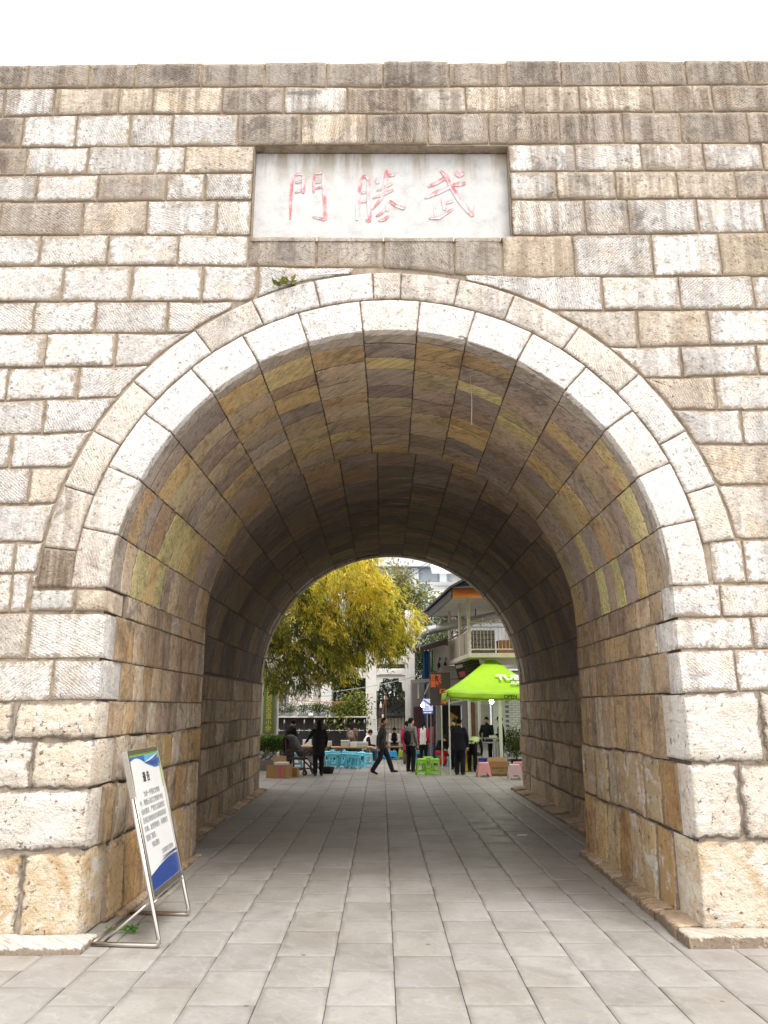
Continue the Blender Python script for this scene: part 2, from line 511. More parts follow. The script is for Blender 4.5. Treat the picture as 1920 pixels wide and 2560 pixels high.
LINES = {
 't':[(-4.51, 9.326), (-2.93, 9.371), (0.02, 9.39), (4.58, 9.433)],
 'j1':[(-4.47, 8.996), (-1.76, 9.03), (0.02, 9.028), (4.54, 9.08)],
 'j2':[(-4.42, 8.595), (-3.08, 8.649), (0.02, 8.664), (4.49, 8.702)],
 'j3':[(-4.37, 8.187), (-1.72, 8.219), (0.02, 8.239), (4.44, 8.275)],
 'j4':[(-4.32, 7.819), (-1.71, 7.859), (1.44, 7.881), (4.39, 7.91)],
 'j5':[(-4.28, 7.473), (-1.69, 7.503), (1.45, 7.519), (4.34, 7.537)],
 'j6':[(-4.23, 7.046), (-2.95, 7.064), (0.02, 7.043), (1.43, 7.052), (4.29, 7.108)],
 'j7L':[(-4.18, 6.667), (-2.16, 6.685), (-0.13, 6.652)],
 'j7R':[(0.02, 6.661), (0.78, 6.577), (1.31, 6.541), (4.23, 6.569)],
 'j8L':[(-4.13, 6.237), (-2.33, 6.243)], 'j8R':[(2.02, 6.14), (4.18, 6.163)],
 'j9L':[(-4.08, 5.862), (-2.12, 5.869)], 'j9R':[(2.51, 5.701), (4.12, 5.756)],
 'j10L':[(-4.03, 5.463), (-2.51, 5.493)], 'j10R':[(2.81, 5.349), (4.08, 5.402)],
 'j11L':[(-3.99, 5.086), (-2.75, 5.139)], 'j11R':[(3.1, 4.996), (4.03, 5.005)],
 'j12L':[(-3.94, 4.712), (-3.02, 4.753)], 'j12R':[(3.28, 4.618), (3.99, 4.622)],
 'j13L':[(-3.9, 4.356), (-3.19, 4.37)], 'j13R':[(3.49, 4.176), (3.93, 4.193)],
 'j14L':[(-3.85, 3.969), (-3.33, 3.983)], 'j14R':[(3.61, 3.617), (3.86, 3.625)],
 'j15L':[(-3.8, 3.582), (-3.4, 3.586)], 'j15R':[(2.89, 3.165), (3.81, 3.18)],
 'j16L':[(-3.76, 3.269), (-3.41, 3.272)], 'j16R':[(2.86, 2.835), (3.77, 2.857)],
 'j17L':[(-3.71, 2.884), (-3.47, 2.89)], 'j17R':[(2.88, 2.527), (3.73, 2.541)],
 'j18L':[(-3.66, 2.434), (-2.64, 2.443)], 'j18R':[(2.89, 2.114), (3.68, 2.149)],
 'j19L':[(-3.61, 2.042), (-2.63, 2.059)], 'j19R':[(2.91, 1.493), (3.6, 1.493)],
 'j20L':[(-3.57, 1.693), (-2.64, 1.709)], 'j20R':[(2.93, 0.831), (3.52, 0.831)],
 'j21L':[(-3.52, 1.259), (-2.64, 1.267)], 'j21R':[(2.92, 0.06), (3.44, 0.06)],
 'j22L':[(-3.45, 0.717), (-2.62, 0.744)], 'j23L':[(-3.36, 0.01), (-2.55, 0.01)],
}
ROWS = [
 ('t', 'j1', 'A', [-4.158, -3.443, -2.905, -2.119, -1.382, -0.655, 0.012, 0.787, 1.463, 2.105, 2.802, 3.581, 4.312]),
 ('j1', 'j2', 'A', [-4.389, -3.811, -3.066, -2.668, -1.861, -1.139, -0.406, 0.279, 0.973, 1.651, 2.3, 3.158, 3.856]),
 ('j2', 'j3', 'A', [-4.129, -3.517, -2.9, -2.413, -1.659, -0.929, -0.18, 0.525, 1.23, 2.04, 2.776, 3.45, 4.229]),
 ('j3', 'j4', 'L', [-4.044, -3.347, -2.571, -2.241, -1.455]), ('j3', 'j4', 'R', [1.445, 2.203, 2.958, 3.672]),
 ('j4', 'j5', 'L', [-3.885, -3.195, -2.427, -1.991, -1.45]), ('j4', 'j5', 'R', [1.445, 1.971, 2.639, 3.333, 4.002]),
 ('j5', 'j6', 'L', [-4.247, -3.335, -2.619, -1.845, -1.445]), ('j5', 'j6', 'R', [1.445, 2.267, 2.75, 3.527, 4.266]),
 ('j6', 'j7L', 'L', [-3.759, -3.016, -2.244, -1.472, -0.72, 0.018]), ('j6', 'j7R', 'R', [0.018, 0.795, 1.323, 2.109, 2.977, 3.728]),
 ('j7L', 'j8L', 'L', [-3.471, -2.721, -1.953, -1.356, -0.3]), ('j7R', 'j8R', 'R', [.9, 2.4, 3.232, 4.038]),
 ('j8L', 'j9L', 'L', [-3.736, -3.078, -2.307, -1.6]), ('j8R', 'j9R', 'R', [1.9, 2.743, 3.506]),
 ('j9L', 'j10L', 'L', [-3.571, -2.832, -2.0]), ('j9R', 'j10R', 'R', [2.2, 3.179, 3.989]),
 ('j10L', 'j11L', 'L', [-3.93, -3.194, -2.4]), ('j10R', 'j11R', 'R', [2.6, 3.506]),
 ('j11L', 'j12L', 'L', [-3.51, -2.7]), ('j11R', 'j12R', 'R', [2.9, 3.737]),
 ('j12L', 'j13L', 'L', [-3.803, -2.95]), ('j12R', 'j13R', 'R', [3.1, 4.15]),
 ('j13L', 'j14L', 'L', [-3.576, -3.1]), ('j13R', 'j14R', 'R', [3.2, 4.25]),
 ('j14L', 'j15L', 'L', [-4.0, -3.2]), ('j14R', 'j15R', 'R', [3.26, 3.595]),
 ('j15L', 'j16L', 'L', [-3.638, -3.25]), ('j15R', 'j16R', 'R', [2.86, 3.319]),
 ('j16L', 'j17L', 'L', [-3.626, -3.46]), ('j16R', 'j17R', 'R', [2.86, 3.594]),
 ('j17L', 'j18L', 'L', [-3.408, -2.68]), ('j17R', 'j18R', 'R', [2.86, 3.397]),
 ('j18L', 'j19L', 'L', [-3.139, -2.68]), ('j18R', 'j19R', 'R', [2.86, 3.579]),
 ('j19L', 'j20L', 'L', [-3.451, -2.68]), ('j19R', 'j20R', 'R', [2.86, 3.308]),
 ('j20L', 'j21L', 'L', [-3.243, -2.68]), ('j20R', 'j21R', 'R', [2.86, 4.0]),
 ('j21L', 'j22L', 'L', [-3.9, -2.68]), ('j22L', 'j23L', 'L', [-3.218, -2.68]),
]
def zline(nm, x):
    P = LINES[nm]
    if x <= P[0][0]: return P[0][1] + (x - P[0][0]) * 0.004
    for (x0, z0), (x1, z1) in zip(P, P[1:]):
        if x <= x1: return z0 + (z1 - z0) * (x - x0) / (x1 - x0)
    return P[-1][1]

# the wall's core behind the blocks, with the passage left open: rubble and mortar
def arch_profile(cx, cz, r, z0=-.3, n=40):
    return [(cx - r, z0)] + [(cx + r * math.cos(math.pi - math.pi * i / n), cz + r * math.sin(math.pi - math.pi * i / n)) for i in range(n + 1)] + [(cx + r, z0)]
def wall_with_arch(prof, y, x0, x1, z1):
    """front skin: strips from the arch outline to the outer frame"""
    n = len(prof)
    outer = []
    for (x, z) in prof:
        dx, dz = x - CX, max(z - CZ, 0) + .001
        if z <= CZ: outer.append((x0 if x < CX else x1, z))
        else:
            t = min((z1 - z) / dz if dz > 1e-6 else 1e9, ((x1 - x) / dx if dx > 1e-6 else 1e9), ((x0 - x) / dx if dx < -1e-6 else 1e9))
            outer.append((x + dx * t, z + dz * t))
    return outer
prof = arch_profile(CX, CZ, R_IN + .03)
ZR = 6.98                                             # foot of the recess that holds the name tablet
outer = wall_with_arch(prof, WY, -11, 11, ZR)
n = len(prof)
WC = WY + .005
cv = [(x, WC, z) for x, z in prof] + [(x, WC, z) for x, z in outer]
cf = [(i, i + 1, n + i + 1, n + i) for i in range(n - 1)]
b = len(cv)
cv += [(-11, WC, ZR), (11, WC, ZR)]
il = max(i for i in range(n) if outer[i][0] <= -10.99); ir = min(i for i in range(n) if outer[i][0] >= 10.99)
cf += [(n + il, n + il + 1, b), (n + ir, b + 1, n + ir - 1)]
PX0, PX1, PZ1 = -1.452, 1.442, 8.215
for (xa, xb, za, zb) in ((-11, PX0, ZR, 9.30), (PX1, 11, ZR, 9.30), (PX0, PX1, PZ1, 9.30)):
    b = len(cv)
    cv += [(xa, WC, za), (xb, WC, za), (xb, WC, zb), (xa, WC, zb)]
    cf.append((b, b + 1, b + 2, b + 3))
for pa, pb in (((PX0, ZR), (PX0, PZ1)), ((PX0, PZ1), (PX1, PZ1)), ((PX1, PZ1), (PX1, ZR)), ((PX1, ZR), (PX0, ZR))):
    b = len(cv)
    cv += [(pa[0], WY - .02, pa[1]), (pb[0], WY - .02, pb[1]), (pb[0], WY + .22, pb[1]), (pa[0], WY + .22, pa[1])]
    cf.append((b, b + 1, b + 2, b + 3))
# back of the block, top, and far ends
b = len(cv)
cv += [(-11, WY + .005, 9.30), (11, WY + .005, 9.30), (11, Y_END + .3, 9.30), (-11, Y_END + .3, 9.30)]
cf += [(b, b + 1, b + 2, b + 3)]
for sx, cxx in ((-11, CX), (11, CX)):
    b = len(cv)
    cv += [(sx, WY + .005, -.3), (sx, Y_END + .3, -.3), (sx, Y_END + .3, 9.3), (sx, WY + .005, 9.3)]
    cf += [(b, b + 1, b + 2, b + 3)]
front_wall = mobj('front_wall', cv, cf, MORTAR, gate)
# vault cores
def vault_core(name, y0, y1, cxa, cxb, cz, r, parent):
    a = arch_profile(cxa, cz, r); c2 = arch_profile(cxb, cz, r); m = len(a)
    return mobj(name, [(x, y0, z) for x, z in a] + [(x, y1, z) for x, z in c2], [(i, i + 1, m + i + 1, m + i) for i in range(m - 1)], JOINT, parent, False)
vault_near = vault_core('outer_vault', WY + .005, Y_MID, CX, cx_front(Y_MID), CZ, R_IN + .03, gate)
vault_far = vault_core('inner_vault', Y_MID, Y_END, CXF, CXF, CZF, R_FAR + .03, gate)
# the step between the two vaults (a wall facing the far end), and the rear wall of the gate
def ring_wall(name, ya, pa, pb, mat, parent):
    m = len(pa)
    return mobj(name, [(x, ya, z) for x, z in pa] + [(x, ya, z) for x, z in pb], [(i, i + 1, m + i + 1, m + i) for i in range(m - 1)], mat, parent)
ring_wall('vault_step', Y_MID, arch_profile(cx_front(Y_MID), CZ, R_IN + .03), arch_profile(CXF, CZF, R_FAR + .9), JOINT, gate)
pr2 = arch_profile(CXF, CZF, R_FAR + .03)
ou2 = wall_with_arch(pr2, Y_END, -11, 11, 9.30)
cv = [(x, Y_END + .3, z) for x, z in pr2] + [(x, Y_END + .3, z) for x, z in ou2]
m2 = len(pr2)
b = len(cv); cv += [(-11, Y_END + .3, 9.30), (11, Y_END + .3, 9.30)]
il = max(i for i in range(m2) if ou2[i][0] <= -10.99); ir = min(i for i in range(m2) if ou2[i][0] >= 10.99)
mobj('rear_wall', cv, [(i, i + 1, m2 + i + 1, m2 + i) for i in range(m2 - 1)] + [(m2 + il, m2 + il + 1, b), (m2 + ir, b + 1, m2 + ir - 1)], MORTAR, gate)
a3 = arch_profile(CXF, CZF, R_FAR + .03)
mobj('rear_reveal', [(x, Y_END, z) for x, z in a3] + [(x, Y_END + .3, z) for x, z in a3], [(i, i + 1, m2 + i + 1, m2 + i) for i in range(m2 - 1)], JOINT, gate)

def FF(s, t, h): return (s, WY - h, t)
rg = random.Random(11)
def wall_colour(x, z, row):
    """pale fresh-faced blocks low down, grey weathered ones under the coping"""
    w = rg.random()
    pale = rg.choice([(.82, .795, .765), (.80, .775, .745), (.77, .745, .72), (.81, .775, .725), (.72, .69, .66)])
    tan = rg.choice([(.72, .63, .52), (.75, .66, .54), (.66, .60, .53)])
    grey = rg.choice([(.36, .315, .27), (.42, .37, .32), (.40, .345, .285)])
    st = .25
    if row == 0: c, st = grey, .75
    elif row == 1: c, st = (pale if (x < -3.7 or w < .12) else tuple(v * 1.2 for v in grey) if w < .7 else tan), .85
    elif row == 2: c, st = (pale if x < -1.6 and x > -4.1 else tuple(v * 1.25 for v in grey) if w < .6 else tan), (.35 if x < -1.6 else .85)
    elif row in (3, 4, 5): c, st = (pale if w < (.84 if x < 0 else .66) else tan if w < .92 else tuple(v * 1.3 for v in grey)), (.45 if x < 0 else .8)
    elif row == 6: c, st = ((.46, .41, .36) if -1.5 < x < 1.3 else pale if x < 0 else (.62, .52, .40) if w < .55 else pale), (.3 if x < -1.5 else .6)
    else: c, st = (pale if w < (.92 if x < 0 else .76) else tan), (.25 if x < 0 else .42)
    if x < -4.0 and row in (3, 2): c, st = grey, .8
    f = rg.uniform(.93, 1.05)
    return (*[v * f for v in c], st)
outer_mass = Mass()
rown = {}
NB = 0
for (ta, tb, side, js) in ROWS:
    row = int(''.join(ch for ch in tb if ch.isdigit())) - 1
    js = list(js)
    # carry the courses on beyond the picture's edges
    lo = [];  x = js[0]
    if side in ('A', 'L'):
        while x > -8.5: x -= rg.uniform(.55, .95); lo.append(x)
    hi = []; x = js[-1]
    if side in ('A', 'R'):
        while x < 8.5: x += rg.uniform(.55, .95); hi.append(x)
    xs = lo[::-1] + js + hi
    for x0, x1 in zip(xs, xs[1:]):
        xm = (x0 + x1) / 2
        cor = [(x0, zline(tb, x0)), (x1, zline(tb, x1)), (x1, zline(ta, x1)), (x0, zline(ta, x0))]
        proud = rg.uniform(.010, .018)
        top = (row == 0)
        # free of the arch ring?
        rad = R_OUT + .012 if not (ta == 'j14R') else R_MID + .01
        inside = [math.hypot(px - CX, pz - CZ) < rad and pz > CZ + .08 for px, pz in cor]
        zlow = cor[0][1]
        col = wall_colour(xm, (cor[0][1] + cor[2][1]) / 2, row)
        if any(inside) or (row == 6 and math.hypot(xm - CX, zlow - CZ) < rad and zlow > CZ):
            P4 = []
            for i in range(4):
                p, q = cor[i], cor[(i + 1) % 4]
                L = math.hypot(q[0] - p[0], q[1] - p[1]); st = max(2, int(L / .05))
                for a in range(st): P4.append((p[0] + (q[0] - p[0]) * a / st, p[1] + (q[1] - p[1]) * a / st))
            out_ = []
            for (px, pz) in P4:
                d = math.hypot(px - CX, pz - CZ)
                if d < rad:
                    px, pz = CX + (px - CX) * rad / d, CZ + (pz - CZ) * rad / d
                    if not (x0 - .02 < px < x1 + .02 and zline(tb, px) - .02 < pz < zline(ta, px) + .02): continue
                if not out_ or math.hypot(px - out_[-1][0], pz - out_[-1][1]) > .03: out_.append((px, pz))
            if len(out_) < 4: continue
            area = abs(sum(out_[i][0] * out_[(i + 1) % len(out_)][1] - out_[(i + 1) % len(out_)][0] * out_[i][1] for i in range(len(out_)))) / 2
            if area < .02: continue
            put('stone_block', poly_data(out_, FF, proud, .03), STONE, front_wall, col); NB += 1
            continue
        clean, deep = '', None
        if side == 'L' and abs(x1 + 2.68) < .01: clean, deep = 'r', {'r': .30 if row % 2 else .55}
        if side == 'R' and abs(x0 - 2.86) < .01: clean, deep = 'l', {'l': .30 if row % 2 else .55}
        low = row >= 19
        big = (side == 'R' and row >= 18) or (side == 'L' and row >= 19)
        d = stone_data(cor, FF, 1, 1, proud + (.02 if big else 0), .03 if big else rg.uniform(.015, .024), .05 if top else .10, clean, deep, .013 if big else .005, .018 if big else .007, e=.03 if big else .011, m=.09 if big else .06, rng=rg, fine=big)
        if d is None: continue
        if big: col = (*rg.choice([(.74, .68, .60), (.70, .62, .51), (.76, .72, .66)]), .30)
        if side == 'L' and row == 22: col = (.70, .60, .45, 1.0)
        if side == 'R' and row == 20: col = (.72, .64, .52, .75)
        if top:
            up_ = rg.uniform(-.012, .012)
            d[0][:] = [(vx, vy, vz + (up_ + rg.uniform(-.006, .006) if vz > 9.25 else 0)) for vx, vy, vz in d[0]]
        if abs(xm) > 4.75: outer_mass.add(d)
        else:
            put('stone_block', d, RUBBLE if big else STONE, front_wall, col); NB += 1
outer_mass.build('outer_masonry', STONE, front_wall, (.64, .60, .55, .4))
# little blocks under the springing on the left, beside the ring
for cor, col in (([(-3.44, 2.895), (-3.0, 2.895), (-3.0, 3.115), (-3.42, 3.115)], (.66, .64, .61, .3)), ([(-2.99, 2.895), (-2.68, 2.895), (-2.68, 3.115), (-2.99, 3.115)], (.66, .56, .44, .4)),
                 ([(-3.44, 3.13), (-3.385, 3.13), (-3.385, 3.27), (-3.43, 3.27)], (.6, .57, .53, .3))):
    cl = 'r' if abs(cor[1][0] + 2.68) < .01 else ''
    put('stone_block', stone_data(cor, FF, 1, 1, .026, .02, clean=cl, deep={'r': .45} if cl else None), STONE, front_wall, col)
# coping slab on the wall head, course 0's upper face
cop = MB()
x = -9.0
hx = [-9.2, -4.51, -2.93, .02, 4.58, 9.2]
hz = [zline('t', x_) - .014 for x_ in hx]
coping = mobj('wall_head', [(x_, WY + .006, z_) for x_, z_ in zip(hx, hz)] + [(x_, WY + 1.2, z_) for x_, z_ in zip(hx, hz)] + [(x_, WY + .006, 9.2) for x_ in hx], [(i, i + 1, i + 7, i + 6) for i in range(5)] + [(i, i + 12, i + 13, i + 1) for i in range(5)], MORTAR, gate)

# ------------------------------------------------------------------ arch rings on the face
ring = MB().build('arch_ring', None, gate)
bpy.data.objects.remove(ring)
ring = empty('arch_ring'); ring.parent = gate
IN_J = [180.0, 168.9, 156.6, 144.5, 132.1, 120.2, 108.4, 96.0, 84.1, 73.0, 61.0, 48.7, 36.5, 24.3, 12.7, 0.5]
OUT_J = [180.0, 173.3, 162.5, 152.0, 141.0, 127.0, 115.5, 103.8, 93.2, 88.0, 77.4, 67.1, 54.3, 40.9, 28.2, 17.8, 8.2]
def FR(s, t, h): return (CX + t * math.cos(s), WY - h, CZ + t * math.sin(s))
for i, (a, c2) in enumerate(zip(IN_J, IN_J[1:])):
    a, c2 = R(a), R(c2)
    cor = [(a, R_IN), (c2, R_IN), (c2, R_MID), (a, R_MID)]
    d = stone_data(cor, FR, R_IN, 1, rg.uniform(.020, .030), .007, clean='b', rough=.003, jit=.003, m=.03, rng=rg)
    # the block's underside runs a hand's breadth into the passage
    w = rg.random()
    col = (.82, .795, .77) if 1 < i < 14 and w < .9 else (.78, .73, .67)
    if i == 0: col = (.74, .67, .60)
    put('voussoir', d, RINGM, ring, (*col, .45 if i < 2 else .15))
for i, (a, c2) in enumerate(zip(OUT_J, OUT_J[1:])):
    a, c2 = R(a), R(c2)
    cor = [(a, R_MID + .004), (c2, R_MID + .004), (c2, R_OUT), (a, R_OUT)]
    d = stone_data(cor, FR, R_MID, 1, rg.uniform(.022, .034), .007, rough=.003, jit=.003, m=.03, rng=rg)
    col = (.80, .775, .745) if rg.random() < .7 else (.76, .70, .62)
    st = .2
    if i == 0: col, st = (.40, .34, .27), 1.0
    if i == 1: col, st = (.70, .65, .59), .8
    if i == 5 or 8 < i < 12: col, st = (.74, .69, .63), .5
    put('voussoir', d, RINGM, ring, (*col, st))

# ------------------------------------------------------------------ vault stones
def rcol(pal, lo=.88, hi=1.1):
    c = rg.choice(pal); f = rg.uniform(lo, hi); return tuple(v * f for v in c)
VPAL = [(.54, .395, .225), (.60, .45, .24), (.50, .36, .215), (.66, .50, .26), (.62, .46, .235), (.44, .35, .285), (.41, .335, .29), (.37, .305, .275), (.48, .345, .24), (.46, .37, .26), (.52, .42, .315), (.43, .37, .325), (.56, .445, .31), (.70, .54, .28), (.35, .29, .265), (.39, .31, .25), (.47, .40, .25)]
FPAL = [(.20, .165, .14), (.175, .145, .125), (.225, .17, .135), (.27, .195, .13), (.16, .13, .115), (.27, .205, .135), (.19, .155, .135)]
def FV(s, t, h): return (cx_front(t) + (R_IN + .012 - h) * math.cos(s), t, CZ + (R_IN + .012 - h) * math.sin(s))
for i, (a, c2) in enumerate(zip(IN_J, IN_J[1:])):
    a, c2 = R(a), R(c2)
    ys = [WY - .02]
    first = .24 if i % 2 else .34
    ys.append(WY + rg.uniform(.22, .36))
    while ys[-1] < Y_MID - .42: ys.append(ys[-1] + rg.uniform(.28, .54))
    ys.append(Y_MID)
    for q, (y0, y1) in enumerate(zip(ys, ys[1:])):
        sk = rg.uniform(-.03, .03)
        cor = [(a, y0 + (0 if q == 0 else pk_)), (c2, y0 - (0 if q == 0 else pk_)), (c2, y1 - sk), (a, y1 + sk)]
        pk_ = sk
        cl = 'b' if q == 0 else ''
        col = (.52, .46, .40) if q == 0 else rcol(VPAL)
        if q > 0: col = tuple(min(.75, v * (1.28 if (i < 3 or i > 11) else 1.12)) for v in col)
        if q > 6: f_ = rg.uniform(.75, .95); col = tuple(v * f_ for v in col)  # inner stones darkened: the vault's fading light put into their colour
        d = stone_data(cor, FV, R_IN, 1, rg.uniform(.006, .012), rg.choice([.004, .006, .010]), .03, cl, None, .004, .005, e=.007, m=.025, rng=rg)
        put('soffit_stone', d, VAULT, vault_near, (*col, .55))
def FW(s, t, h): return (CXF + (R_FAR + .012 - h) * math.cos(s), t, CZF + (R_FAR + .012 - h) * math.sin(s))
NF = 17
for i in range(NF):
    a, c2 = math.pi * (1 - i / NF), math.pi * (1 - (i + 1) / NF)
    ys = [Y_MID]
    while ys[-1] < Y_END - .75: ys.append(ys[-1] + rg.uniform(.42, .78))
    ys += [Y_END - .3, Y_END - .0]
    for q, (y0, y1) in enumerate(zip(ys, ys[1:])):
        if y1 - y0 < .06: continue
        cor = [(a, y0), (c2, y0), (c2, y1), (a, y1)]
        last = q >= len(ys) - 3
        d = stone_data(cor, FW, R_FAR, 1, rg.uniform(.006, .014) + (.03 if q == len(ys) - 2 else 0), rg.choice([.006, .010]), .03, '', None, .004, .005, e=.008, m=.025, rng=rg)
        put('vault_stone', d, VAULT, vault_far, (*((.40, .34, .28) if last else tuple(v * max(.85, 1.75 - .28 * (y0 - Y_MID)) for v in rcol(FPAL))), .5))  # darker with depth: soot plus failing daylight put into the stone colour

# ------------------------------------------------------------------ passage side walls
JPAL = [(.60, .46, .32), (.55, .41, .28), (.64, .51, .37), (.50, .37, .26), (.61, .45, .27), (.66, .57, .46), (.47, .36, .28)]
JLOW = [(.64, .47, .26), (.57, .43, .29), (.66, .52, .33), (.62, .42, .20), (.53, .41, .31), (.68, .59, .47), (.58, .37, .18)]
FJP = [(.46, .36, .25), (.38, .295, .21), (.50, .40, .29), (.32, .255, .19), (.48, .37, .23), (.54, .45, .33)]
def jamb(name, part, ya, yb, levels, xf, sgn, pal, low, wmin, wmax, quoin, piece):
    holder = empty(name); holder.parent = part
    for li, (z1, z0) in enumerate(zip(levels, levels[1:])):
        big = z1 < 1.75
        y = ya + (quoin[li % 2] if quoin else 0)
        ys = [y]
        while ys[-1] < yb - wmin * 1.3: ys.append(ys[-1] + rg.uniform(wmin, wmax) * (1.15 if big else 1))
        ys.append(yb)
        for q, (y0, y1) in enumerate(zip(ys, ys[1:])):
            if y1 - y0 < .05: continue
            dz = rg.uniform(-.03, .03) if big else 0
            wob = lambda z, y: z + ((.013 * math.sin(y * 2.1 + z * 9) + .009 * math.sin(y * 7.3 + z * 4)) if .05 < z < 1.75 else 0)
            cor = [(y0, wob(z0, y0)), (y1, wob(z0, y1)), (y1, wob(z1, y1)), (y0, wob(z1, y0))]
            def F(s, t, h): return (xf(s) + sgn * (h + .03 * max(0, .9 - t) ), s, t)
            d = stone_data(cor, F, 1, 1, rg.uniform(.006, .014) * (2.2 if big else 1), rg.uniform(.004, .010) * (2.0 if big else 1), .05, '', None, .010 if big else .004, .014 if big else .005, e=.018 if big else .008, m=.06 if big else .03, rng=rg)
            if d is None: continue
            put(piece, d, RUBBLE if (big and rg.random() < .35 and piece == 'jamb_stone') else JAMBM, holder, (*rcol(low if big else pal, .85, 1.12), .75))
    return holder
LV_L = [3.13, 2.89, 2.44, 2.055, 1.705, 1.265, .735, .0]
LV_R = [3.15, 2.84, 2.535, 2.13, 1.49, .83, .0]
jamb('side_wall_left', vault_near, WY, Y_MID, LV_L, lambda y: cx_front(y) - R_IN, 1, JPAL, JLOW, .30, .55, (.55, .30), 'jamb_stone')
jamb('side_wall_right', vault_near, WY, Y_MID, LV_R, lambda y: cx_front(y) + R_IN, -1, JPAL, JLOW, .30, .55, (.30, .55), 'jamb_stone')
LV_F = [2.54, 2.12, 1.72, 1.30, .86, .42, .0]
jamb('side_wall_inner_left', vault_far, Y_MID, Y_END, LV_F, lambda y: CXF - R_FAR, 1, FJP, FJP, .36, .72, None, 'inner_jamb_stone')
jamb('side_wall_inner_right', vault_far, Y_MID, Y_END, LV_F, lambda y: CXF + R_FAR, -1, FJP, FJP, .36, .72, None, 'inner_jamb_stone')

# ------------------------------------------------------------------ name tablet over the arch
k = NT('tablet plaster')
P = k.pos(); n1 = k.noise(P, 5, 5, .65); n2 = k.noise(P, 40, 4, .6)
c = k.ramp(n1, [(.3, (.46, .46, .455)), (.5, (.58, .575, .565)), (.7, (.64, .63, .615))])
st = k.noise(k.vscale(P, (7, 7, .7)), 1, 4, .6)
sep = k.n('SeparateXYZ'); k.set(sep.inputs[0], P)
hi = k.mapr(sep.outputs['Z'], 7.75, 8.2, 0, .85)
c = k.mix(k.math('MULTIPLY', k.ramp(st, [(.45, 0.0), (.58, 1.0)]), hi), c, (.33, .27, .18))
k.set(k.b.inputs['Base Color'], c); k.b.inputs['Roughness'].default_value = .9
k.bump(k.math('ADD', n1, k.math('MULTIPLY', n2, .5)), .5, .01)
TABLET = k.m
k = NT('worn red paint in carving')
P = k.pos(); n1 = k.noise(k.vscale(P, (13, 13, 7)), 1, 4, .65)
c = k.ramp(n1, [(.34, (.62, .605, .595)), (.47, (.66, .54, .54)), (.56, (.64, .34, .35)), (.64, (.60, .17, .19)), (.75, (.64, .34, .35))])
k.set(k.b.inputs['Base Color'], c); k.b.inputs['Roughness'].default_value = .85
k.bump(n1, .6, .01)
REDCARVE = k.m
tablet = MB().box(-1.45, 1.44, WY + .10, WY + .21, 6.99, 8.205).build('name_tablet', TABLET, gate)
YT = WY + .10
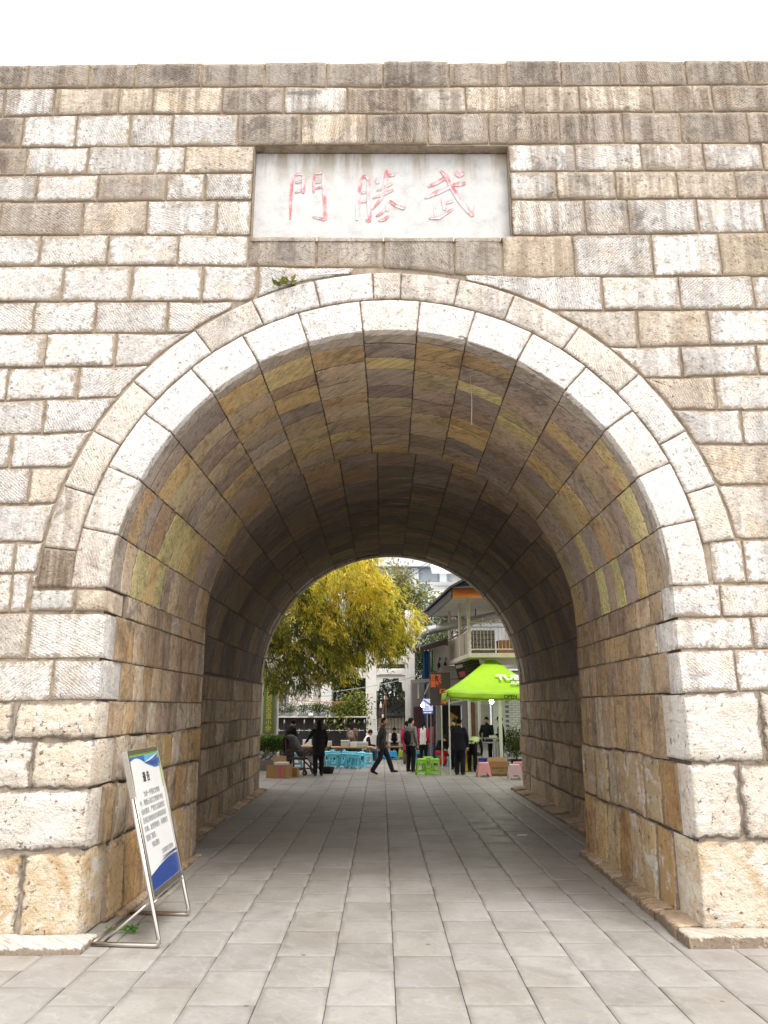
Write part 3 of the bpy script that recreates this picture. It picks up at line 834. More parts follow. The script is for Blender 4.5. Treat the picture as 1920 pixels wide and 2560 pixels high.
STROKES = [
 [[(-1.002, 7.917, 0.0254), (-1.028, 7.83, 0.0254), (-1.036, 7.614, 0.0236), (-1.035, 7.332, 0.0163)], [(-0.996, 7.922, 0.0254), (-0.936, 7.935, 0.0272), (-0.893, 7.917, 0.0254)], [(-0.897, 7.922, 0.0254), (-0.896, 7.808, 0.0308), (-0.896, 7.674, 0.0272)], [(-0.993, 7.817, 0.0163), (-0.915, 7.834, 0.0254)], [(-0.99, 7.685, 0.0163), (-0.912, 7.72, 0.0272)], [(-0.774, 7.922, 0.0254), (-0.779, 7.809, 0.0254), (-0.778, 7.687, 0.0218)], [(-0.771, 7.935, 0.0218), (-0.683, 7.955, 0.0327)], [(-0.673, 7.944, 0.0254), (-0.655, 7.679, 0.0327), (-0.635, 7.333, 0.0327)], [(-0.635, 7.333, 0.029), (-0.698, 7.348, 0.0218), (-0.782, 7.371, 0.0109)], [(-0.764, 7.815, 0.0163), (-0.699, 7.833, 0.0236)], [(-0.763, 7.737, 0.0163), (-0.688, 7.761, 0.0254)]],
 [[(-0.235, 7.886, 0.0254), (-0.262, 7.68, 0.0345), (-0.283, 7.325, 0.0363)], [(-0.232, 7.886, 0.0236), (-0.179, 7.908, 0.029), (-0.149, 7.849, 0.0254)], [(-0.154, 7.871, 0.0254), (-0.149, 7.594, 0.0345), (-0.133, 7.313, 0.0327)], [(-0.133, 7.313, 0.029), (-0.183, 7.328, 0.0145)], [(-0.238, 7.678, 0.0145), (-0.178, 7.693, 0.0254)], [(-0.237, 7.557, 0.0145), (-0.177, 7.583, 0.0254)], [(-0.07, 7.871, 0.0254), (-0.041, 7.806, 0.0363)], [(0.055, 7.985, 0.0327), (0.039, 7.767, 0.0399), (-0.004, 7.616, 0.029), (-0.106, 7.47, 0.0145)], [(0.062, 7.907, 0.0254), (0.149, 7.929, 0.0363)], [(-0.06, 7.709, 0.0163), (0.118, 7.811, 0.0308)], [(-0.103, 7.611, 0.0163), (0.129, 7.724, 0.0327)], [(0.084, 7.584, 0.0181), (0.155, 7.52, 0.0363), (0.261, 7.477, 0.029)], [(0.058, 7.569, 0.0254), (0.062, 7.445, 0.029)], [(-0.068, 7.377, 0.0145), (-0.009, 7.415, 0.0254), (0.058, 7.498, 0.0218)], [(0.073, 7.381, 0.0218), (0.021, 7.334, 0.0254), (-0.04, 7.317, 0.0127)]],
 [[(0.67, 7.98, 0.0218), (0.731, 7.917, 0.0435), (0.772, 7.821, 0.0327)], [(0.527, 7.764, 0.0181), (0.626, 7.821, 0.0399), (0.725, 7.882, 0.0363)], [(0.804, 7.786, 0.029), (0.879, 7.8, 0.0472), (0.955, 7.817, 0.0327)], [(0.839, 7.939, 0.0363), (0.892, 7.939, 0.0798), (0.945, 7.939, 0.0363)], [(0.488, 7.613, 0.0218), (0.623, 7.688, 0.0472), (0.79, 7.773, 0.0363)], [(0.744, 7.889, 0.0254), (0.794, 7.765, 0.0435), (0.883, 7.596, 0.0508), (0.973, 7.464, 0.0472), (1.03, 7.379, 0.0254)], [(1.03, 7.379, 0.0254), (1.047, 7.503, 0.0091)], [(0.688, 7.643, 0.0218), (0.701, 7.553, 0.0363), (0.716, 7.457, 0.0254)], [(0.714, 7.545, 0.0181), (0.812, 7.586, 0.0345)], [(0.598, 7.504, 0.0163), (0.611, 7.382, 0.029)], [(0.531, 7.35, 0.0145), (0.64, 7.361, 0.0399), (0.81, 7.476, 0.0181)]],
]
def brush(strokes, name, mat, parent, y, lift):
    mb = MB()
    for s_ in strokes:
        pts = []
        for (p, q) in zip(s_, s_[1:]):
            for a in range(4): pts.append([p[i] + (q[i] - p[i]) * a / 4 for i in range(3)])
        pts.append(list(s_[-1]))
        rings = []
        for i, (x, z, w) in enumerate(pts):
            x0, z0, _ = pts[max(0, i - 1)]; x1, z1, _ = pts[min(len(pts) - 1, i + 1)]
            L = math.hypot(x1 - x0, z1 - z0) + 1e-6
            nx, nz = -(z1 - z0) / L, (x1 - x0) / L
            w = w * (.55 if i in (0, len(pts) - 1) else 1) * random.uniform(.88, 1.12) / 2
            # lips of the cut stand up a little, its bed lies between them
            w *= 1.45
            rings.append([(x + nx * w, y + .002, z + nz * w), (x + nx * w * .85, y - lift, z + nz * w * .85), (x, y - lift * .35, z), (x - nx * w * .85, y - lift, z - nz * w * .85), (x - nx * w, y + .002, z - nz * w)])
        mb.loft(rings, cap=False, closed=False)
    return mb.build(name, mat, parent)
for s_ in STROKES:
    brush(s_, 'carved_character', REDCARVE, tablet, YT, .009)

# ------------------------------------------------------------------ ground and paving
k = NT('slate paving')
oi = k.n('ObjectInfo'); P = k.pos()
off = k.math('MULTIPLY', oi.outputs['Random'], 53.0)
comb = k.n('CombineXYZ'); k.set(comb.inputs[0], off); k.set(comb.inputs[1], k.math('MULTIPLY', off, .7))
v = k.vscale(P, (1, 1, 1), comb.outputs[0])
vein = k.n('TexWave', {'Scale': 1.3, 'Distortion': 9.0, 'Detail': 4.0, 'Detail Scale': 1.4, 'Detail Roughness': .6}, wave_type='BANDS', bands_direction='DIAGONAL')
k.set(vein.inputs['Vector'], v)
n1 = k.noise(v, 2.6, 5, .62, .5); n2 = k.noise(P, 28, 4, .65); n3 = k.noise(P, .9, 4, .6); n4 = k.noise(v, 120, 2, .6)
base = k.mix(1.0, oi.outputs['Color'], k.ramp(n1, [(.28, (.86, .85, .84)), (.5, (1, 1, 1)), (.72, (1.05, 1.04, 1.02))]), 'MULTIPLY')
base = k.mix(k.ramp(vein.outputs[0], [(.42, 0.0), (.60, .34), (.78, 0.0)]), base, (.46, .44, .42))
base = k.mix(k.ramp(n3, [(.42, 0.0), (.62, .55)]), base, k.mix(1.0, base, (.72, .67, .62), 'MULTIPLY'))
base = k.mix(k.ramp(n2, [(.56, 0.0), (.74, .4)]), base, (.15, .13, .11))
base = k.mix(k.ramp(k.noise(P, 6, 5, .7, .5), [(.55, 0.0), (.70, .35)]), base, (.20, .175, .15))
gum = k.n('TexVoronoi', {'Scale': 2.1, 'Randomness': 1.0}); k.set(gum.inputs['Vector'], P)
base = k.mix(k.ramp(gum.outputs[0], [(.035, .75), (.05, 0.0)]), base, (.10, .085, .075))
at = k.n('Attribute', attribute_name='edge')
ed = k.mapr(k.math('ADD', at.outputs['Fac'], k.math('MULTIPLY', k.math('SUBTRACT', n2, .5), 1.0)), .1, .7, .16, 0.0)
base = k.mix(ed, base, (.12, .10, .085))
k.set(k.b.inputs['Base Color'], base)
k.set(k.b.inputs['Roughness'], k.mapr(n1, .3, .7, .42, .66))
k.b.inputs['Specular IOR Level'].default_value = .35
k.bump(k.math('ADD', k.math('MULTIPLY', n1, .8), k.math('ADD', k.math('MULTIPLY', n2, .35), k.math('MULTIPLY', n4, .15))), .35, .006)
SLATE = k.m
k = NT('sandy joint bed')
P = k.pos(); n1 = k.noise(P, 22, 5, .65)
k.set(k.b.inputs['Base Color'], k.ramp(n1, [(.3, (.08, .068, .056)), (.7, (.19, .165, .14))])); k.b.inputs['Roughness'].default_value = .95
BED = k.m
BEDL = M_('pale joint sand', (.17, .15, .13), .95, 0, .25, 20, .3)
ground = mobj('ground', [(-150, -60, -.06), (150, -60, -.06), (150, 240, -.06), (-150, 240, -.06)], [(0, 1, 2, 3)], BED)
tag(ground, kind='structure')
pavement = mobj('pavement', [(-14, -3, -.014), (14, -3, -.014), (14, 36, -.014), (-14, 36, -.014)], [(0, 1, 2, 3)], BED)
tag(pavement, kind='structure')
TW, TL, TX0 = .485, .722, .10
rp = random.Random(5)
def slab_data(x0, x1, y0, y1, dz, gx=.0032, gy=.0014):
    tx, ty = rp.uniform(-.0015, .0015), rp.uniform(-.0015, .0015)
    def ring(d, z):
        r = []
        for (sx, sy) in ((0, 0), (1, 0), (1, 1), (0, 1)):
            x = (x0 + gx + d) if sx == 0 else (x1 - gx - d)
            y = (y0 + gy + d) if sy == 0 else (y1 - gy - d)
            r.append((x, y, z + dz + tx * (sx - .5) * 2 + ty * (sy - .5) * 2))
        return r
    V = ring(0, -.013 - dz) + ring(0, -.003) + ring(.004, 0) + ring(.05, 0)
    F = []
    for r in range(3):
        for i in range(4):
            j = (i + 1) % 4
            F.append((r * 4 + i, r * 4 + j, r * 4 + 4 + j, r * 4 + 4 + i))
    F.append((12, 13, 14, 15))
    return V, F, [0] * 4 + [0] * 4 + [.25] * 4 + [1] * 4
far_slabs = Mass()
nsl = 0
for i in range(-28, 28):
    x0 = TX0 + i * TW; x1 = x0 + TW
    yoff = 6.71 if i % 2 else 6.345
    j0 = -13
    for j in range(j0, 42):
        y0 = yoff + j * TL; y1 = y0 + TL
        ym = (y0 + y1) / 2; xm = (x0 + x1) / 2
        inside = (WY - .05 < ym < Y_END + .2)
        if inside and not (-3.35 < xm < 3.9): continue
        d = slab_data(x0, x1, y0, y1, rp.uniform(-.0015, .0015))
        g = rp.uniform(.92, 1.07)
        col = (.352 * g, .336 * g * rp.uniform(.99, 1.01), .315 * g * rp.uniform(.98, 1.02), 1)
        halfw = .53 * (ym + .4) + .3
        if 4.9 < y1 and y0 < 16.2 and abs(xm) < halfw:
            put('paving_slab', d, SLATE, pavement, col); nsl += 1
        else:
            far_slabs.add(d)
far_slabs.build('distant_paving', SLATE, pavement, (.36, .34, .315, 1))

# ------------------------------------------------------------------ worn footing stones along the foot of the walls
FOOT = stone_material('worn footing stone', .02, (.16, .12, .085), .10, (.5, .42, .35), 1.2)
def footing(y0, y1, xa, xb, zt, name='footing_stone', pal=((.50, .38, .27), (.44, .34, .25), (.54, .43, .31))):
    """irregular flat stones between xa(y) (wall) and xb(y) (edge on the paving)"""
    y = y0
    while y < y1 - .08:
        L = min(rg.uniform(.35, .8), y1 - y)
        z = zt * rg.uniform(.75, 1.15)
        def F(s, t, h):
            f = (s - 0.0)
            return (xa(t) + (xb(t) - xa(t)) * f, t, z * (1 - .35 * f) - .03 + h)
        w = abs(xb(y) - xa(y))
        d = stone_data([(0, y), (1, y), (1, y + L), (0, y + L)], F, w, 1, .03, .012, .16, 'l', None, .012, .014, e=.02, m=.06, rng=rg)
        put(name, d, FOOT, gate, (*rcol(pal, .85, 1.1), .4))
        y += L
footing(7.55, Y_MID, lambda y: cx_front(y) + R_IN + .02, lambda y: 2.62 + .03 * (y - 7.5), .11)
footing(Y_MID + .02, Y_END + .1, lambda y: CXF + R_FAR + .02, lambda y: 3.22, .10)
footing(8.3, Y_MID, lambda y: cx_front(y) - R_IN - .02, lambda y: -2.52 + .012 * (y - 7.5), .04)
footing(Y_MID + .02, Y_END + .1, lambda y: CXF - R_FAR - .02, lambda y: -2.83, .05)
def plinth(x0, x1, ya, zt, n, col):
    for i in range(n):
        a, b_ = x0 + (x1 - x0) * i / n, x0 + (x1 - x0) * (i + 1) / n
        def F(s, t, h): return (s, t, zt - .03 + h)
        put('plinth_stone', stone_data([(a, ya), (b_, ya), (b_, WY + .02), (a, WY + .02)], F, 1, 1, .03, .01, .2, 't', None, .006, .01, e=.015, m=.05, rng=rg), FOOT, gate, (*col, .25))
plinth(-6.2, -2.50, 7.08, .055, 4, (.62, .58, .52))
plinth(2.62, 6.4, 7.24, .10, 4, (.60, .53, .45))

# ------------------------------------------------------------------ notice stand
STEEL = M_('brushed stainless steel', (.62, .58, .53), .22, 1.0, .06, 40, .05, .001)
PRINT = M_('white printed board', (.80, .80, .80), .35, 0, .02, 6, 0)
BLUE_D = M_('deep blue print', (.012, .05, .26), .35, 0, .05, 6, 0)
BLUE_M = M_('mid blue print', (.015, .14, .48), .35, 0, .05, 6, 0)
BLUE_L = M_('light blue print', (.10, .40, .72), .35, 0, .1, 6, 0)
GREENP = M_('lime green print', (.36, .58, .06), .4, 0, .05, 6, 0)
INK = M_('black ink', (.02, .02, .022), .5, 0, .05, 6, 0)
INKG = M_('grey ink', (.17, .17, .175), .5, 0, .05, 6, 0)

def text_obj(name, s, size, mat, parent, M, align='LEFT', extrude=0.0, bold=0.0, sx=1.0):
    cu = bpy.data.curves.new(name, 'FONT')
    cu.body = s; cu.size = size; cu.align_x = align; cu.extrude = extrude; cu.offset = bold
    cu.resolution_u = 3
    o = bpy.data.objects.new(name, cu)
    COL.objects.link(o)
    dg = bpy.context.evaluated_depsgraph_get()
    me = bpy.data.meshes.new_from_object(o.evaluated_get(dg))
    bpy.data.objects.remove(o)
    me.name = name
    me.transform(M @ Matrix.Diagonal((sx, 1, 1, 1)))
    me.materials.clear(); me.materials.append(mat)
    o = bpy.data.objects.new(name, me)
    COL.objects.link(o)
    if parent is not None: o.parent = parent
    return o

stand = empty('notice_stand', (-1.89, 7.27, .005))
tag(stand, 'stainless steel floor stand holding a white and blue printed notice against the passage wall', 'notice stand')
LEAN = R(15.5)
# stand frame: a = along the board (+y), b = up the slope, c = out of the board towards the passage
SB = Matrix(((0, -math.sin(LEAN), math.cos(LEAN), 0), (1, 0, 0, 0), (0, math.cos(LEAN), math.sin(LEAN), .018), (0, 0, 0, 1)))
def sp(a, b_, c_=0): return tuple(SB @ Vector((a, b_, c_)))
for side, a in (('near', 0.0), ('far', 1.04)):
    p0, p1 = Vector(sp(a, 1.225)), Vector(sp(a, .05))
    foot = Vector((-.60, a + .06, .018))
    cor = Vector(sp(a, 0))
    pts = [p0, p1]
    for t in (.0, .25, .5, .75, 1.0):
        q1 = p1 * (1 - t) + cor * t; q2 = cor * (1 - t) + (cor + (foot - cor).normalized() * .05) * t
        pts.append(q1 * (1 - t) + q2 * t)
    pts.append(foot)
    MB().tube(pts, .019, 12).build('leg', STEEL, stand, True)
MB().tube([(-.60, .06, .018), (-.60, 1.10, .018)], .011, 10).build('foot_rail', STEEL, stand, True)
MB().tube([(-.50, .07, .03), sp(.10, .36, -.02)], .012, 10).build('brace', STEEL, stand, True)
MB().tube([sp(0.02, .34), sp(1.02, .34)], .012, 10).build('cross_rail', STEEL, stand, True)
fr = MB(SB)
fr.box(.02, .055, .37, 1.64, -.03, .022); fr.box(.985, 1.02, .37, 1.64, -.03, .022)
fr.box(.0551, .9849, .37, .42, -.028, .02); fr.box(.0551, .9849, 1.60, 1.64, -.028, .02)
fr.build('board_frame', STEEL, stand, False, .003)
board = MB(SB).box(.056, .984, .421, 1.599, -.02, .006).build('notice_board', PRINT, stand)
U0, U1, V0, V1 = .057, .983, .423, 1.597
def pp(u, v, c_): return sp(U0 + (U1 - U0) * u, V0 + (V1 - V0) * v, c_)
def print_shape(name, lo, hi, mat, c_, u0=0.0, u1=1.0, n=24):
    vs_, fs_ = [], []
    for i in range(n + 1):
        u = u0 + (u1 - u0) * i / n
        vs_ += [pp(u, lo(u), c_), pp(u, hi(u), c_)]
    for i in range(n): fs_.append((2 * i, 2 * i + 2, 2 * i + 3, 2 * i + 1))
    return mobj(name, vs_, fs_, mat, board)
wave = lambda u: .945 + .028 * math.sin(min(u, .55) / .55 * math.pi) - .075 * max(0, min(1, (u - .22) / .6)) ** 1.3 + .012 * max(0, u - .82)
print_shape('printed_wave', wave, lambda u: .985, BLUE_M, .0072)
print_shape('printed_wave', lambda u: wave(u) + .012 + .02 * (u - .45), lambda u: min(.985, wave(u) + .012 + .115 * max(0, u - .45)), BLUE_D, .0080, .45, 1.0)
print_shape('printed_wave', lambda u: .935 + .06 * ((u - .5) / .5) ** 2, lambda u: .985 if u < .98 else .984, BLUE_L, .0088, .5, 1.0)
print_shape('printed_swoosh', lambda u: .928 + .06 * ((u - .48) / .52) ** 2 , lambda u: .930 + .012 * math.sin((u - .48) / .52 * math.pi) + .06 * ((u - .48) / .52) ** 2, PRINT, .0096, .48, 1.0)
low = lambda u: .10 + .055 * math.sin(u * math.pi * .62)
print_shape('printed_wave', lambda u: 0.0, low, BLUE_D, .0072)
print_shape('printed_wave', lambda u: low(u) + .012, lambda u: low(u) + .012 + .035 * max(0, u - .35), BLUE_D, .0072, .35, 1.0)
for (ua, ub, va, vb) in ((0, 1, .985, 1), (0, .02, .62, .985), (.98, 1, .70, .985)):
    mobj('printed_border', [pp(ua, va, .0076), pp(ub, va, .0076), pp(ub, vb, .0076), pp(ua, vb, .0076)], [(0, 1, 2, 3)], GREENP, board)
def notice(s, u, v, size, mat, align='LEFT', bold=0.0, sx=1.0):
    a, b_ = U0 + (U1 - U0) * u, V0 + (V1 - V0) * v
    return text_obj('printed_text', s, size, mat, board, SB @ Matrix.Translation((a, b_, .0085)), align, 0, bold, sx)
notice('通 告', .46, .785, .098, INK, 'CENTER', .0022)
CH = .058
for i, (s_, u) in enumerate((('为进一步强化文物保', .27), ('护，根据云岩区文物保护单位', .10), ('相关要求，严禁在文昌阁景区', .10), ('及周边停放机动车辆或非机动', .10), ('车辆。发现停放的，将通知交', .10), ('管部门拖走。', .10), ('特此通告', .24))):
    notice(s_, u, .672 - .064 * i, CH, INKG)
notice('文昌阁景区管理处', .94, .205, .050, INKG, 'RIGHT')
notice('文昌阁街道办事处', .94, .155, .050, INKG, 'RIGHT')

# ================================================================== the square beyond the passage
rb = random.Random(21)
PALE = M_('weathered pale render', (.62, .59, .55), .9, 0, .2, 3, .3, .006)
WHITESTONE = M_('pale carved stone', (.78, .755, .72), .85, 0, .13, 4, .3, .006)
BLACKM = M_('black painted metal', (.011, .010, .010), .45, 0, .2, 9, .1)
DARKSHEET = M_('dark sheet metal and room shade', (.010, .009, .010), .6, 0, .25, 3, .1)
CONCRETE = M_('grey concrete', (.32, .30, .28), .9, 0, .2, 5, .4, .006)
GREYWALL = M_('grey painted wall', (.27, .245, .235), .85, 0, .18, 3, .2)
MAROON = M_('maroon painted boards', (.075, .022, .030), .6, 0, .25, 5, .2)
CREAM = M_('cream painted timber', (.60, .55, .44), .6, 0, .16, 7, .1)
BEIGE = M_('beige corrugated panel', (.36, .31, .25), .7, 0, .15, 6, .1)
ORANGE = M_('orange painted board', (.60, .20, .035), .6, 0, .25, 5, .2)
BROWNW = M_('brown stained timber', (.22, .10, .045), .7, 0, .3, 8, .3)
ROOFT = M_('dark roof tile', (.045, .042, .042), .8, 0, .3, 10, .5, .01)
DUCTM = M_('galvanised duct metal', (.62, .63, .64), .38, .85, .12, 10, .1)
BLUEG = M_('pale blue grey render', (.44, .49, .535), .85, 0, .06, 1.0, .1)
BLUEG2 = M_('light blue pilaster render', (.58, .62, .65), .85, 0, .05, 1.0, .1)
GLASS = M_('dark window glass', (.09, .10, .115), .12, 0, .3, 2, 0)
GLASSL = M_('curtained window glass', (.34, .33, .35), .15, 0, .25, 3, 0)
WHITEP = M_('white painted surface', (.74, .73, .70), .6, 0, .1, 6, .1)
BLUETARP = M_('blue tarpaulin', (.012, .085, .24), .5, 0, .3, 4, .5, .02)
GREENNET = M_('green mesh netting', (.03, .16, .045), .8, 0, .3, 9, .4, .02)
ORANGETXT = M_('orange sign lettering', (.85, .15, .05), .5, 0, .08, 9, 0)
SIGNBLK = M_('charcoal sign face', (.060, .048, .050), .6, 0, .12, 4, 0)
YELLOW = M_('yellow poster', (.72, .42, .02), .5, 0, .15, 4, 0)
BLUESIGN = M_('blue sign face', (.03, .06, .42), .4, 0, .1, 5, 0)

def leaf_material(name, trans=.42, rough=.5):
    k = NT(name)
    at = k.n('Attribute', attribute_name='tint')
    k.t.nodes.remove(k.b)
    d = k.n('BsdfPrincipled', {'Roughness': rough, 'Specular IOR Level': .3}); k.set(d.inputs['Base Color'], at.outputs['Color'])
    t = k.n('BsdfTranslucent'); k.set(t.inputs['Color'], k.mix(1.0, at.outputs['Color'], (1.2, 1.15, .6), 'MULTIPLY'))
    m = k.n('MixShader'); m.inputs[0].default_value = trans
    k.t.links.new(d.outputs[0], m.inputs[1]); k.t.links.new(t.outputs[0], m.inputs[2]); k.t.links.new(m.outputs[0], k.out.inputs[0])
    return k.m
LEAF = leaf_material('foliage')
BARK = M_('bark', (.10, .075, .05), .9, 0, .3, 12, .6, .01)
CULM = M_('bamboo culm', (.20, .19, .07), .5, 0, .25, 6, .1)

def leaves(name, P, D, L, W, tint, parent, rng):
    """leaf blades: P base points, D directions, L lengths, W widths -> one folded blade each"""
    n = len(P)
    D = D / (np.linalg.norm(D, axis=1, keepdims=True) + 1e-9)
    r = rng.normal(size=(n, 3))
    S = np.cross(D, r); S /= (np.linalg.norm(S, axis=1, keepdims=True) + 1e-9)
    N = np.cross(S, D)
    L = L[:, None]; W = W[:, None]
    mid = P + D * L * .42 + N * L * .05
    tip = P + D * L - N * L * .10
    V = np.stack([P, mid + S * W / 2 - N * W * .15, tip, mid - S * W / 2 - N * W * .15], 1).reshape(-1, 3)
    idx = np.arange(n) * 4
    me = bpy.data.meshes.new(name)
    me.vertices.add(n * 4); me.vertices.foreach_set('co', V.astype(np.float32).ravel())
    me.loops.add(n * 4); me.polygons.add(n)
    me.loops.foreach_set('vertex_index', np.stack([idx, idx + 1, idx + 2, idx + 3], 1).ravel().astype(np.int32))
    me.polygons.foreach_set('loop_start', (np.arange(n) * 4).astype(np.int32))
    me.update(calc_edges=True)
    a = me.attributes.new('tint', 'FLOAT_COLOR', 'POINT')
    T = np.concatenate([np.repeat(tint, 4, 0), np.ones((n * 4, 1))], 1)
    a.data.foreach_set('color', T.astype(np.float32).ravel())
    o = bpy.data.objects.new(name, me); COL.objects.link(o)
    me.materials.append(LEAF)
    if parent is not None: o.parent = parent
    return o

def palette(rng, n, cols, w=None, jit=.15):
    cols = np.array(cols); i = rng.choice(len(cols), n, p=w)
    return np.clip(cols[i] * (1 + rng.normal(size=(n, 1)) * jit), .004, 1)

def leafy(name, label, cat, base, blobs, n, size, cols, trunk, group=None, seed=1, droop=.3, per=12, wr=.45, stems=5):
    """a broadleaved tree or shrub: trunk with limbs reaching into irregular leaf clumps"""
    rng = np.random.default_rng(seed)
    root = empty(name, base)
    tag(root, label, cat, group)
    bx, by, bz = base
    C = []
    tot = sum(b[3] * b[4] * b[5] for b in blobs)
    nc = max(8, n // per)
    for (x, y, z, rx, ry, rz) in blobs:
        m = max(3, int(nc * rx * ry * rz / tot))
        u = rng.normal(size=(m, 3)); u /= np.linalg.norm(u, axis=1, keepdims=True)
        rad = rng.uniform(.35, 1.0, (m, 1)) ** .5
        C.append(np.array([x - bx, y - by, z - bz]) + u * rad * np.array([rx, ry, rz]))
    C = np.concatenate(C)
    P = np.repeat(C, per, 0) + rng.normal(size=(len(C) * per, 3)) * size * 1.3
    D = rng.normal(size=P.shape); D[:, 2] -= droop
    D += np.repeat(rng.normal(size=C.shape) * .6, per, 0)
    L = rng.uniform(.7, 1.25, len(P)) * size
    cl = np.repeat(palette(rng, len(C), cols), per, 0) * (1 + rng.normal(size=(len(P), 1)) * .12)
    leaves('crown', P, D, L, L * wr, np.clip(cl, .004, 1), root, rng)
    tr = MB()
    zt = min(b[2] for b in blobs) - bz
    tr.tube([(0, 0, -.02), (.03, 0, zt * .5), (0, .02, max(zt, .1))], [trunk, trunk * .85, trunk * .7], 8)
    for b in blobs[:stems]:
        e = (b[0] - bx, b[1] - by, b[2] - bz)
        tr.tube([(0, .02, max(zt, .1) * .8), (e[0] * .5, e[1] * .5, (zt + e[2]) / 2), e], [trunk * .6, trunk * .4, trunk * .15], 6)
    tr.build('trunk', BARK, root, True)
    return root

# ------------------------------------------------------------------ memorial archway of pale stone
pa = empty('memorial_archway', (0.4, 33.2, 0))
tag(pa, 'pale stone memorial archway with square columns standing beyond the tree', 'archway')
def pbox(name, x0, x1, y0, y1, z0, z1, parent=pa, mat=WHITESTONE, bev=.012):
    return MB().box(x0 - .4, x1 - .4, y0 - 33.2, y1 - 33.2, z0, z1).build(name, mat, parent, False, bev)
for x0, x1, zt in ((-2.55, -2.10, 4.3), (-.666, -.216, 5.2), (1.0, 1.40, 6.02)):
    cobj = pbox('column', x0, x1, 33.0, 33.45, 0, zt)
    pbox('column_base', x0 - .10, x1 + .10, 32.88, 33.57, 0.001, .9, cobj)
    pbox('column_base_cap', x0 - .05, x1 + .05, 32.93, 33.52, .901, 1.0, cobj)
lin = pbox('lintel', -.213, .997, 33.06, 33.38, 3.29, 3.57)
MB().box(-.213 - .4 + .12, .997 - .4 - .12, -.165, -.138, 3.33, 3.53).build('carved_panel', WHITESTONE, lin, False, .008)
MB().lathe([(.045, -.01), (.06, .0), (.045, .01)], (0, 0, 0), 14).build('carved_boss', WHITESTONE, lin).matrix_world = Matrix.Translation((0, -.17, 3.43)) @ Matrix.Rotation(R(90), 4, 'X')
up = pbox('lintel', -.213, .997, 33.05, 33.40, 3.76, 4.10)
for i in range(5):
    MB().box(-.213 - .4 + .14 + .22 * i, -.213 - .4 + .28 + .22 * i, -.175, -.15, 3.82, 3.98).build('carved_figure', WHITESTONE, up, False, .012)
pbox('lintel', -.213, .997, 33.08, 33.36, 4.55, 4.80)
pbox('lintel', -2.098, -.669, 33.06, 33.38, 3.17, 3.60)
# curved brackets under the lower lintel
br = []
x0, x1 = -.213, .997
out = [(x0, 3.288), (x1, 3.288), (x1, 2.65), (x1 - .09, 2.65), (x1 - .13, 2.85), (x1 - .13, 3.0), (x1 - .26, 3.02), (x1 - .27, 3.10), (.72, 3.17), (.52, 3.165), (.44, 3.12), (.392, 3.15), (.34, 3.12), (.26, 3.165), (.06, 3.17), (x0 + .27, 3.10), (x0 + .26, 3.02), (x0 + .13, 3.0), (x0 + .13, 2.85), (x0 + .09, 2.65), (x0, 2.65)]
MB().prism([(a - .4, b_) for a, b_ in out], 33.12 - 33.2, 33.32 - 33.2).build('arched_bracket', WHITESTONE, pa)
# iron gate between the columns, and a lower tiled house behind it
ig = empty('iron_gate', (.4, 33.6, 0)); tag(ig, 'dark iron bar gate with arched top between the pale archway columns', 'gate')
for i in range(9):
    x = -.55 + i * .14
    MB().tube([(x, 0, 0), (x, 0, 1.95 + .35 * math.cos(x / .62 * 1.4))], .012, 6).build('bar', BLACKM, ig)
MB().tube([(-.6 + .1 * i, 0, 1.98 + .35 * math.cos((-.6 + .1 * i) / .62 * 1.4)) for i in range(13)], .018, 6).build('arched_rail', BLACKM, ig)
MB().tube([(-.6, 0, 1.1), (.6, 0, 1.1)], .018, 6).build('rail', BLACKM, ig)
sh = empty('garden_shed', (1.3, 37, 0)); tag(sh, 'low shed with cream boarded wall and dark tiled roof behind the archway', 'shed')
for i in range(12):
    MB().box(-1.5 + i * .25, -1.5 + i * .25 + .235, 0, .05, 0, 1.5).build('board', CREAM, sh)
MB().box(-1.52, 1.52, .051, 1.4, 0, 1.75).build('wall', GREYWALL, sh)
MB().add([(-1.7, -.35, 1.62), (1.7, -.35, 1.62), (1.7, 1.2, 2.35), (-1.7, 1.2, 2.35), (-1.7, -.35, 1.56), (1.7, -.35, 1.56), (1.7, 1.2, 2.29), (-1.7, 1.2, 2.29)], [(0, 1, 2, 3), (7, 6, 5, 4), (0, 4, 5, 1), (1, 5, 6, 2), (2, 6, 7, 3), (3, 7, 4, 0)]).build('roof', ROOFT, sh)

# ------------------------------------------------------------------ school side on the left
sp_ = empty('school_sign_pillar', (-3.85, 27.2, 0)); tag(sp_, 'pale gate pillar carrying a tall green sign board with yellow calligraphy', 'sign pillar')
MB().box(-.30, .27, 0, .5, 0, 3.4).build('pillar', PALE, sp_, False, .01)
MB().box(-.36, .33, -.06, .56, 0.001, 1.02).build('pillar_base', WHITESTONE, sp_, False, .015)
GREENB = M_('olive green sign board', (.19, .25, .075), .5, 0, .1, 4, .05)
GOLD = M_('yellow lettering', (.78, .72, .16), .45, 0, .06, 9, 0)
gb = MB().box(-.20, .19, -.05, -.001, 1.11, 3.1).build('sign_board', GREENB, sp_, False, .006)
XZ = lambda x, y, z: Matrix.Translation((x, y, z)) @ Matrix.Rotation(R(90), 4, 'X')
for i, ch in enumerate('阳市云岩区志道小学'):
    text_obj('sign_character', ch, .215, GOLD, gb, XZ(-.005, -.0555, 2.885 - .212 * i), 'CENTER', .004, .003)

